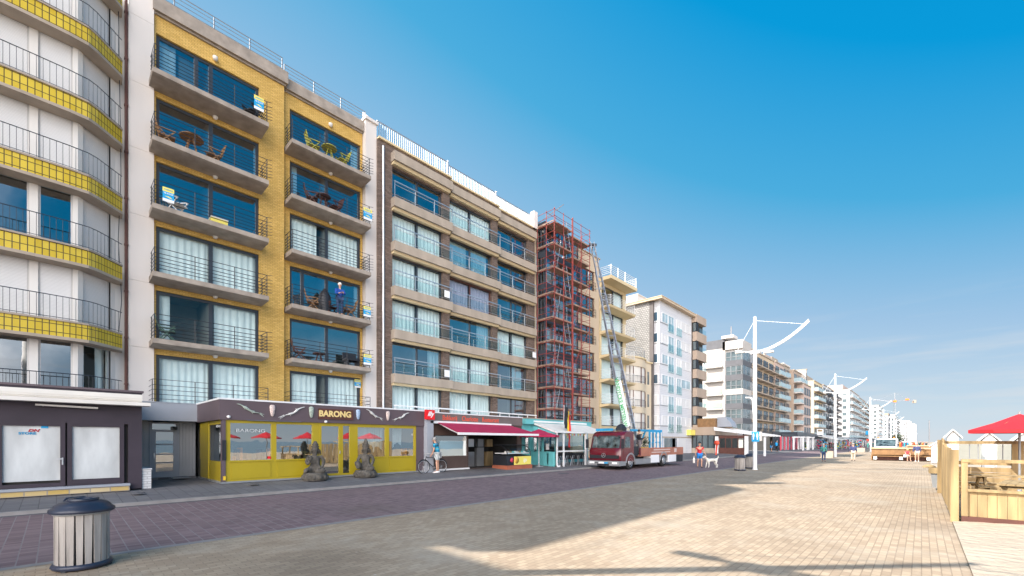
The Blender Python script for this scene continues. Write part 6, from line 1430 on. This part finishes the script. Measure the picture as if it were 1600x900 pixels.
B(MB().slab([(vy, .3), (vy-.05, .9), (vy+.5, 1.25), (vy+1.25, 2.05), (vy+1.5, 2.18), (vy+4.8, 2.2), (vy+4.9, .3)], 'x', vx0, vx1), 'body', 'white', vn)
B(MB().slab([(vy+.50, 1.27), (vy+1.22, 2.03), (vy+1.20, 2.05), (vy+.46, 1.28)], 'x', vx0+.12, vx1-.12), 'windscreen', 'car_glass', vn)
for x in (vx0+.3, vx1-.3): B(MB().lathe([(.08, 0), (.07, .12), (0, .14)], (x, vy+1.9, 2.2), 8), 'beacon', 'orange', vn); B(MB().box(x-.16, x+.16, vy-.06, vy-.02, .75, .9), 'headlight', 'silver', vn)
for x in (vx0+.12, vx1-.12):
    for y in (vy+.8, vy+3.9): B(MB().lathe([(.18, -.1), (.32, -.1), (.34, 0), (.32, .1), (.18, .1)], (0, 0, 0), 16).xf(Matrix.Translation((x, y, .33)) @ Matrix.Rotation(R(90), 4, 'Y')), 'wheel', 'rubber', vn)
B(MB().box(vx0+.3, vx1-.3, vy-.065, vy-.03, .5, .68), 'grille', 'black', vn)
for s, x in ((-1, vx0), (1, vx1)): B(MB().box(x+.03*s, x+.2*s, vy+.7, vy+.76, 1.3, 1.55), 'mirror', 'black', vn)

# far crowd and small things
cols = ['signblue', 'shirt_red', 'signwht', 'black', 'jacket_navy', 'jacket_green', 'khaki', 'orange']
mb = MB(); random.seed(31)
for k in range(150):
    x = random.uniform(-5.5, 1.0) if k % 3 else random.uniform(-15, -10); y = random.uniform(150, 520); h = random.uniform(1.55, 1.8); mb.mat(k % 8)
    mb.lathe([(.13, 0), (.15, h*.45), (.22, h*.62), (.20, h*.80), (.07, h*.85)], (x, y, 0), 6); mb.mat(8).lathe([(.05, h*.85), (.10, h*.92), (0, h)], (x, y, 0), 6)
tag(B(mb, 'crowd', cols+['skin']), 'far-off mass of strollers on the promenade', 'crowd', None, 'stuff')
tree = thing('tree', 'small dark round tree far along the promenade behind the second seating block', 'tree', (-6.5, 210, 0))
B(MB().tube([(-6.5, 210, 0), (-6.5, 210, 2.2)], [.15, .1], 7), 'trunk', 'wood_d', tree)
mb = MB()
for k in range(700):
    c = Vector((-6.5, 210, 3.0))+Vector((random.gauss(0, 1.0), random.gauss(0, 1.0), random.gauss(0, .8))); a = Vector((random.uniform(-1, 1), random.uniform(-1, 1), random.uniform(-1, 1))).normalized()*.28; b = a.cross(Vector((random.random(), .3, 1))).normalized()*.14
    mb.add([c-a, c+b, c+a, c-b], [(0, 1, 2, 3)])
B(mb, 'crown', M('hedge_leaves', (.05, .08, .03), .7, .4, 2), tree)
tp = thing('pole', 'tall thin dark pole on the far beach edge, right of the hazy towers', 'pole', (-3, 260, 0)); B(MB().tube([(2.413, 260, 0), (2.413, 260, 11)], .2, 6), 'mast', 'steel', tp); B(MB().lathe([(.5, 0), (.4, .6)], (2.413, 260, 0), 8), 'footing', 'conc', tp)
for k, (px_, y, c) in enumerate(((-8.3, 128, 'letter_r'), (-14.6, 212, 'signblue'))):
    f = thing('banner_flag', ['red beach flag beside the far toy racks', 'light blue banner on a white pole before the stepped white blocks'][k], 'flag', (px_, y, 0))
    B(MB().tube([(px_, y, .1), (px_, y, 6.2 if k else 3)], .1, 6), 'pole', 'white_metal', f); B(MB().box(px_-.9, px_-.1, y-.03, y+.03, 4.4 if k else 1.9, 5.9 if k else 2.4), 'cloth', c, f)
sp = thing('signboard', 'orange-red board on a slim stand in front of the restaurant terrace', 'sign', (-16.8, 51.2, .2))
B(MB().lathe([(.36, 0), (.36, .05), (.05, .07)], (-16.8, 51.2, .17), 16), 'base', 'black', sp); B(MB().slab([(-16.9, .2), (-16.78, .2), (-16.66, 1.4), (-16.86, 1.4)], 'y', 51.18, 51.24), 'stand', 'letter_r', sp)
B(MB().lathe([(0, -.03), (.28, -.03), (.28, .03), (0, .03)], (0, 0, 0), 20).xf(Matrix.Translation((-16.75, 51.2, 1.66)) @ Matrix.Rotation(R(90), 4, 'X')), 'round_panel', 'letter_r', sp)

# ================= litter bins
def bin_(loc, label, rz=0, sc=1.0, tilt=0):
    t = thing('litter_bin', label, 'litter bin', loc, rz, 'slatted litter bins'); t.scale = (sc,)*3
    L(MB().lathe([(.235, .06), (.235, .80)], (0, 0, 0), 24), 'liner', 'black', t)
    L(MB().lathe([(.31, .02), (.33, .05), (.31, .09), (.25, .09), (.25, .02)], (0, 0, 0), 28), 'base_ring', 'lid', t)
    n = 19; random.seed(6)
    for k in range(n):
        a = 2*math.pi*k/n; w = .034+random.uniform(-.004, .004); j = random.uniform(-.004, .004)
        m_ = MB().slab([(-w, .09), (w, .09), (w+.008, .80+j), (-w-.008, .80+j)], 'x', .262, .285)
        m_.xf(Matrix.Rotation(a+random.uniform(-.012, .012), 4, 'Z')); L(m_, 'slat', 'wood_w', t)
    L(MB().lathe([(.30, .775), (.312, .78), (.315, .80), (.30, .81)], (0, 0, 0), 28), 'top_hoop', 'gal', t)
    L(MB().lathe([(.34, .80), (.35, .815), (.345, .85), (.31, .87), (.30, .90), (.24, .945), (.14, .965), (0, .97)], (0, 0, 0), 32), 'lid', 'lid', t)
    L(MB().tube([(.20, .13, .945), (.20, .10, .985), (.20, -.10, .985), (.20, -.13, .945)], .014, 7).lathe([(.16, .955), (.17, .985), (.15, .995), (.10, .99), (.10, .96)], (-.02, 0, 0), 24), 'lid_handle', 'lid', t)
    for a in (0, 2.1, 4.2): L(MB().box(.27, .31, -.03, .03, .0, .05).xf(Matrix.Rotation(a, 4, 'Z')), 'foot', 'black', t)
    return t
nb_ = bin_((-8.75, .26, 0), 'weathered slatted litter bin with dark domed lid, big in the left foreground', R(200))
bin_((-8.162, 29.1, 0), 'slatted litter bin standing just left of the nearest lamp mast', R(30))
bin_((-8.319, 31.9, 0), 'slatted litter bin partly hidden behind the nearest lamp mast', R(80))
for k, (x, y, lb) in enumerate(((-7.6, 59.0, 'low square stone planter beside the green jacketed walker'), (-7.5, 94, 'low concrete planter box left of the third lamp mast'))):
    t = thing('planter', lb, 'planter', (x, y, 0)); B(MB().box(x-.55, x+.55, y-.5, y+.5, 0, .75), 'tub', 'conc_l', t); B(MB().box(x-.48, x+.48, y-.43, y+.43, .751, .80), 'soil', 'wood_d', t)

# ================= carved stone figures
def statue(label, loc, rz, knee_up, crown=.30, sc=1.0):
    t = thing('statue', label, 'statue', loc, rz, 'carved stone figures at the mustard shop door'); t.scale = (sc,)*3
    k = 1 if knee_up else -1
    V = [(0,0,.42), (0,0,.60), (.02,0,.80), (.02,0,.98), (.03,0,1.06), (.05,0,1.17), (.03,0,1.30), (.02,0,1.30+crown*.6), (.01,0,1.30+crown),
         (.0,.22,.92), (-.02,.31,.70), (.14,.26,.50), (.26,.14,.46), (.0,-.22,.92), (.06,-.31,.72), (.24,-.24,.62 if not knee_up else .52), (.30,-.14,.78 if not knee_up else .50),
         (.05,.18,.36), (.34,.34,.38), (.38,.02,.33), (.05,-.18,.36), (.36,-.30,.66 if knee_up else .38), (.36,-.22,.34 if knee_up else .33)]
    E = [(0,1),(1,2),(2,3),(3,4),(4,5),(5,6),(6,7),(7,8),(2,9),(9,10),(10,11),(11,12),(2,13),(13,14),(14,15),(15,16),(0,17),(17,18),(18,19),(0,20),(20,21),(21,22)]
    Rd = [.21,.165,.20,.11,.08,.13,.125,.095,.045,.085,.07,.055,.055,.085,.07,.055,.06,.14,.12,.08,.14,.12,.09]
    skin('figure', V, E, Rd, 'stone', t)
    m_ = MB()
    for a in range(-3, 4): m_.tube([(.02, a*.03, 1.22), (-.06, a*.055, 1.12), (-.09, a*.06, .98)], [.03, .035, .02], 6)
    m_.lathe([(.135, 1.27), (.15, 1.29), (.135, 1.32)], (.03, 0, 0), 14).lathe([(.115, 1.36), (.125, 1.38), (.10, 1.41)], (.03, 0, 0), 14)
    for s in (-1, 1): m_.lathe([(0, -.05), (.03, 0), (0, .05)], (.04, s*.12, 1.14), 6)
    m_.lathe([(0, .03), (.02, -.02), (0, -.03)], (.165, 0, 1.16), 6)
    L(m_, 'headdress', 'stone', t)
    m_ = MB().lathe([(.44, 0), (.47, .06), (.45, .20), (.42, .28), (.36, .30)], (.08, 0, 0), 16, 1.0, .98)
    for q in range(12): a = 2*math.pi*q/12; m_.lathe([(0, .02), (.10, .06), (.10, .16), (0, .26)], (.08+.40*math.cos(a), .39*math.sin(a), 0), 8)
    L(m_, 'plinth', 'stone', t)
    if not knee_up: L(MB().lathe([(.03, .74), (.07, .80), (.09, .88), (.03, .95)], (.30, -.14, 0), 9).tube([(.30,-.14,.9), (.34,-.22,.93), (.36, -.26,.88)], .025, 6), 'carved_bird', 'stone', t)
    return t
statue('mossy stone seated figure holding a small bird, left of the mustard shop door', (-17.12, 6.932, .31), R(-28), False, .22, 1.0)
statue('mossy stone seated figure with one knee raised, right of the mustard shop door', (-17.12, 9.039, .31), R(-38), True, .34, 1.0)

# ================= furniture and signs on the balconies
def armchair(loc, rz, m, label, grp='balcony chairs'):
    t = thing('folding_chair', label, 'chair', loc, rz, grp)
    L(MB().box(-.22, .24, -.23, .23, .38, .41), 'seat', m, t)
    mb = MB()
    for k in range(5): mb.beam((-.22-.03, -.21+k*.105, .42), (-.40, -.21+k*.105, .98), .055, .02, (1, 0, 0))
    mb.beam((-.40, -.24, .98), (-.40, .24, .98), .04).beam((-.24, -.24, .45), (-.24, .24, .45), .04); L(mb, 'backrest', m, t)
    for s in (-1, 1): L(MB().beam((.25, s*.25, 0), (-.3, s*.25, .62), .035), 'leg', m, t); L(MB().beam((-.3, s*.25, 0), (.22, s*.25, .60), .035), 'leg', m, t); L(MB().box(-.3, .25, s*.25-.03, s*.25+.03, .60, .63), 'armrest', m, t)
    return t
def rtable(loc, m, label, r=.42, h=.72):
    t = thing('balcony_table', label, 'table', loc, 0)
    L(MB().lathe([(r, h), (r, h+.03)], (0, 0, 0), 20), 'table_top', m, t)
    for a in (.5, 2.1, 3.7, 5.2): L(MB().beam((.08*math.cos(a), .08*math.sin(a), h), (r*.75*math.cos(a), r*.75*math.sin(a), 0), .035), 'leg', m, t)
    return t
xb = -21.95
armchair((xb-.1, 3.08, 13.62), R(85), 'teak', 'left brown wooden chair on the balcony with the round table, yellow block')
rtable((xb, 3.856, 13.62), 'teak', 'round brown table on the second balcony from the top, yellow block', .42)
armchair((xb-.1, 4.638, 13.62), R(-85), 'teak', 'right brown wooden chair on the balcony with the round table, yellow block')
armchair((xb, 6.049, 16.24), R(-60), 'black', 'small black chair on the top left balcony of the yellow block')
armchair((xb, 3.388, 11.0), R(40), 'signwht', 'white folding chair beside the sale board on the third left balcony')
yb_ = thing('storage_box', 'pale yellow box low behind the rail of the third left balcony', 'box', (xb, 4.6, 11.0)); B(MB().box(xb-.2, xb+.2, 4.5, 5.1, 11.001, 11.3), 'body', 'signyel', yb_); B(MB().box(xb-.22, xb+.22, 4.48, 5.12, 11.301, 11.34), 'lid', 'creamcv', yb_)
armchair((xb, 3.08, 5.80), R(80), 'greenp', 'dark green chair on the fifth left balcony of the yellow block')
xb2 = -22.25
armchair((xb2, 8.937, 16.24), R(80), 'olive', 'left yellow-green chair on the top right balcony'); rtable((xb2, 9.715, 16.24), 'olive', 'yellow-green table on the top right balcony', .38)
armchair((xb2, 10.395, 16.24), R(-85), 'olive', 'right yellow-green chair on the top right balcony')
armchair((xb2, 8.874, 13.62), R(70), 'wood_d', 'left dark chair on the second right balcony'); rtable((xb2, 9.418, 13.62), 'wood_d', 'dark table on the second right balcony', .36)
armchair((xb2, 10.017, 13.62), R(-80), 'wood_d', 'right dark chair on the second right balcony')
armchair((xb2, 8.905, 8.38), R(70), 'teak', 'wooden chair left of the covered barbecue, balcony with the man'); armchair((xb2, 10.781, 8.38), R(-100), 'teak', 'wooden chair right of the man in the blue jacket'); armchair((xb2-.1, 9.859, 8.38), R(20), 'wood_d', 'low dark chair between the covered barbecue and the man')
bq = thing('covered_barbecue', 'dark covered barbecue on the balcony with the man', 'barbecue', (xb2-.2, 9.7, 8.38)); B(MB().lathe([(.30, .1), (.33, .5), (.30, .95), (.2, 1.12), (.08, 1.3), (.05, 1.35)], (xb2-.2, 9.569, 8.38), 9), 'cover', 'black', bq); B(MB().lathe([(.25, 0), (.25, .1)], (xb2-.2, 9.569, 8.38), 9), 'base', 'gal', bq)
armchair((xb2, 8.257, 5.80), R(75), 'wood_d', 'tall brown chair on the fifth right balcony'); rtable((xb2, 9.192, 5.80), 'wood_d', 'low brown stool table on the fifth right balcony', .3, .45)
bs = thing('bench', 'dark covered bench near the sale board on the fifth right balcony', 'bench', (xb2, 11, 5.8)); B(MB().box(xb2-.25, xb2+.25, 10.55, 11.3, 6.15, 6.25), 'seat', 'black', bs); B(MB().box(xb2-.3, xb2-.25, 10.55, 11.3, 6.1, 6.6), 'backrest', 'black', bs)
for y in (10.6, 11.2): B(MB().box(xb2-.22, xb2+.22, y, y+.06, 5.801, 6.149), 'leg', 'black', bs)
def sale(x, y0, y1, z0, z1, label, blank=False):
    t = thing('sale_board', label, 'sign', (x, (y0+y1)/2, z0), 0, 'sale boards on the yellow block')
    w, h = y1-y0, z1-z0; a = z0+h*.20; b = z0+h*.70
    B(MB().box(x, x+.02, y0, y1, z0, a), 'lower_panel', 'signwht', t); bb = B(MB().box(x, x+.02, y0, y1, a, b), 'middle_panel', 'signblue', t); yy_ = B(MB().box(x, x+.02, y0, y1, b, z1), 'upper_panel', 'signyel', t)
    text('TE KOOP', bb, 'lettering', w*.21, (x+.025, (y0+y1)/2, b-h*.13), FX, 'signwht', .002, .95, 0, .002)
    text('AGENCE', yy_, 'lettering', w*.20, (x+.025, (y0+y1)/2, (b+z1)/2), FX, 'signblue', .002, .95, 0, .001)
    B(MB().add([(x+.024, y0+w*.15, a+h*.16), (x+.024, y1-w*.12, a+h*.05), (x+.024, y1-w*.3, a+h*.15), (x+.024, y0+w*.5, a+h*.2)], [(0,1,2,3)]), 'swoosh', 'signyel', bb)
    return t
sale(-21.40, 6.01, 6.393, 16.54, 17.14, 'yellow and blue sale board on the top left balcony rail')
sale(-21.40, 2.838, 3.195, 11.17, 11.72, 'yellow and blue sale board at the left end of the third left balcony')
sale(-21.66, 11.303, 11.785, 13.73, 14.35, 'yellow and blue sale board on the second right balcony')
sale(-21.66, 11.303, 11.709, 8.52, 9.07, 'yellow and blue sale board on the balcony with the man')
sale(-21.66, 11.303, 11.747, 5.94, 6.49, 'yellow and blue sale board on the fifth right balcony')
sale(-22.80, 11.368, 11.745, 4.8, 5.26, 'yellow and blue sale board inside the lowest right window')

# ================= timber beach deck on the right
dk = thing('deck_fence', 'pine board fence and frame of the beach terrace on the right', 'fence', (.6, 16, 0))
random.seed(12)
for k in range(22):
    y = 14.0+k*.33; h = 1.60+.008*k+random.uniform(-.03, .03)+(.14 if k > 18 else 0); x = .52+random.uniform(-.012, .012)
    B(MB().box(x-.02, x+.02, y, y+.27, .03, h), 'board', 'wood_y', dk)
B(MB().box(.47, .60, 13.80, 13.93, .0, 1.62), 'corner_post', 'wood_y', dk); B(MB().box(.40, .60, 21.2, 21.38, 0, 1.86), 'corner_post', 'wood_y', dk)
B(MB().box(.545, .60, 14, 21.3, .5, .6), 'rail', 'wood_y', dk); B(MB().box(.545, .60, 14, 21.3, 1.2, 1.3), 'rail', 'wood_y', dk)
XR = 6.5; yf = 13.88
B(MB().box(.64, .74, yf-.04, yf+.05, .05, 1.34), 'post', 'wood_y', dk)
B(MB().box(.64, XR, yf-.05, yf+.07, 1.342, 1.41), 'top_rail', 'wood_y', dk); B(MB().box(.74, XR, yf-.06, yf+.09, .70, .755), 'middle_rail', 'wood_y', dk)
for k in range(40):
    x = .745+k*.145
    if x < XR: B(MB().box(x, x+.139, yf, yf+.03, .14, .70-.001), 'board', 'wood_y', dk)
B(MB().box(.64, XR, yf-.07, yf-.001, .01, .15), 'kick_board', 'wood_d', dk)
for x in (2.4, 4.2, 6.0): B(MB().box(x, x+.1, yf-.04, yf+.05, .756, 1.341), 'post', 'wood_y', dk)
B(MB().box(.6, XR, 13.95, 22.6, .05, .10), 'deck_floor', M('deck_boards', (.42, .32, .2), .85, .2, 4), dk)
yb2 = 21.3
B(MB().box(.6, XR+6, yb2, yb2+.12, 1.72, 1.82), 'top_rail', 'wood_y', dk); B(MB().box(.6, XR+6, yb2, yb2+.1, 1.02, 1.14), 'middle_rail', 'wood_y', dk)
for k in range(5): B(MB().box(.6, XR+6, yb2, yb2+.04, .1+k*.17, .26+k*.17), 'board', 'wood_y', dk)
for x in (2.122, 5.2, 8.0): B(MB().box(x, x+.26, yb2-.04, yb2+.12, .1, 1.72), 'post', 'wood_y', dk)
for a in (.62, 2.122+.28):
    g = B(MB().add([(a,yb2+.06,1.15),(a+1.7,yb2+.06,1.15),(a+1.7,yb2+.06,1.71),(a,yb2+.06,1.71)], [(0,1,2,3)]), 'glass_panel', 'glass_cl', dk)
    for x in (a+.55, a+.75, a+1.3): B(MB().box(x, x+.025, yb2+.05, yb2+.08, 1.15, 1.71), 'glazing_bar', 'gal', dk)
def picnic(loc, rz, label):
    t = thing('picnic_table', label, 'picnic table', loc, rz, 'picnic tables on the beach terrace')
    for k in range(5): L(MB().box(-.9, .9, -.36+k*.145, -.36+k*.145+.135, .70, .74), 'top_board', 'wood_y', t)
    for s in (-1, 1):
        L(MB().box(-.9, .9, s*.68-.13, s*.68+.13, .42, .46), 'bench_board', 'wood_y', t)
        for x in (-.65, .65): L(MB().beam((x, s*.22, .69), (x, s*.62, 0), .09, .05, (1,0,0)), 'leg', 'wood_y', t)
    for x in (-.65, .65): L(MB().box(x-.03, x+.03, -.8, .8, .36, .42).box(x-.025, x+.025, -.34, .34, .64, .70), 'cross_beam', 'wood_y', t)
    return t
pt = picnic((1.75, 15.6, .1), R(80), 'pine picnic table just behind the front rail of the beach terrace')
copy_tree(pt, (1.9, 18.6, .1), R(10), 'second pine picnic table, near the rear fence of the beach terrace')
copy_tree(pt, (4.2, 16.4, .1), R(85), 'picnic table of the beach terrace beyond the right edge')
PR = parasol((2.166, 20.2, .1), 1.12, 2.06, 2.55, 'red', 'big red parasol over the beach terrace, cut by the right edge', 8, 'gal', 'red parasols on the beach terrace', 0, R(12), .03)
for k, (x, y) in enumerate(((5.0, 15.6), (4.8, 12.2), (5.2, 9.2), (5.0, 19.5))): copy_tree(PR, (x, y, .1), None, ['red parasol beyond the right edge, reflected in the mustard shop windows', 'second reflected red parasol beyond the right edge', 'third reflected red parasol, nearest the camera', 'farthest reflected red parasol beyond the right edge'][k])
pn = thing('planter', 'black planter box with a pine rim beside the board fence', 'planter', (.2, 23.5, 0)); xx = 0.242
B(MB().slab([(xx+.06, .1), (.40, .1), (.43, .62), (xx, .62)], 'y', 22.4, 23.2), 'tub', 'gal', pn); B(MB().box(xx-.05, .44, 22.35, 23.25, .621, .82), 'rim', 'wood_y', pn); B(MB().lathe([(.18, .82), (.2, .86), (.08, .93)], (.2, 22.8, 0), 9), 'plant', 'wood_y', pn)
# white beach cabins on the sand
def cabin(x, y, label, w=1.0, h=2.15):
    t = thing('beach_cabin', label, 'beach cabin', (x, y, 0), 0, 'white cabins on the sand')
    L(MB().slab([(-w/2, .15), (w/2, .15), (w/2, h-.35), (0, h), (-w/2, h-.35)], 'y', 0, .9), 'wall', 'white', t)
    L(MB().slab([(-w/2-.13, h-.40), (0, h+.02), (0, h+.09), (-w/2-.15, h-.34)], 'y', -.08, 1.0).slab([(w/2+.13, h-.40), (0, h+.02), (0, h+.09), (w/2+.15, h-.34)], 'y', -.08, 1.0), 'roof', 'white', t)
    L(MB().box(-w*.32, w*.32, -.02, 0, .2, h-.5), 'door', 'white_metal', t)
    for k in (-1, 1): L(MB().box(k*w*.4-.05, k*w*.4+.05, .1, .8, -.15, .15), 'foot', 'wood_w', t)
cabin(1.144, 31, 'white beach cabin with pointed roof, left one above the terrace fence', .40, 2.35); cabin(2.531, 33, 'white beach cabin seen under the red parasol', .52, 2.2); cabin(3.683, 33, 'white beach cabin at the right edge under the parasol', .5, 2.2)
cabin(0.935, 47, 'small white cabin just left of the terrace fence corner', .75, 1.8)
# drain covers
for k, (a, b) in enumerate((((-14.55, 18.09), 'round dark drain cover in the road before the truck, left one'), ((-13.93, 18.68), 'round dark drain cover in the road before the truck, right one'), ((-16.39, 1.62), 'small drain cover in the pavement by the plum shop'), ((-16.74, 4.68), 'small drain cover in the pavement by the mustard shop'))):
    r = .33 if k < 2 else .16; z = .125 if k < 2 else .34
    zz = .118+0 if k < 2 else (.33 if k == 3 else .315)
    t = B(MB().lathe([(r, 0), (r, .006), (r*.8, .008), (0, .008)], (a[0], a[1], {0: .10, 1: .10, 2: .325, 3: .328}[k]), 20), 'drain_cover', 'gutter'); tag(t, b, 'drain cover')
# low boards on the store front: floor level of the white light tube etc.
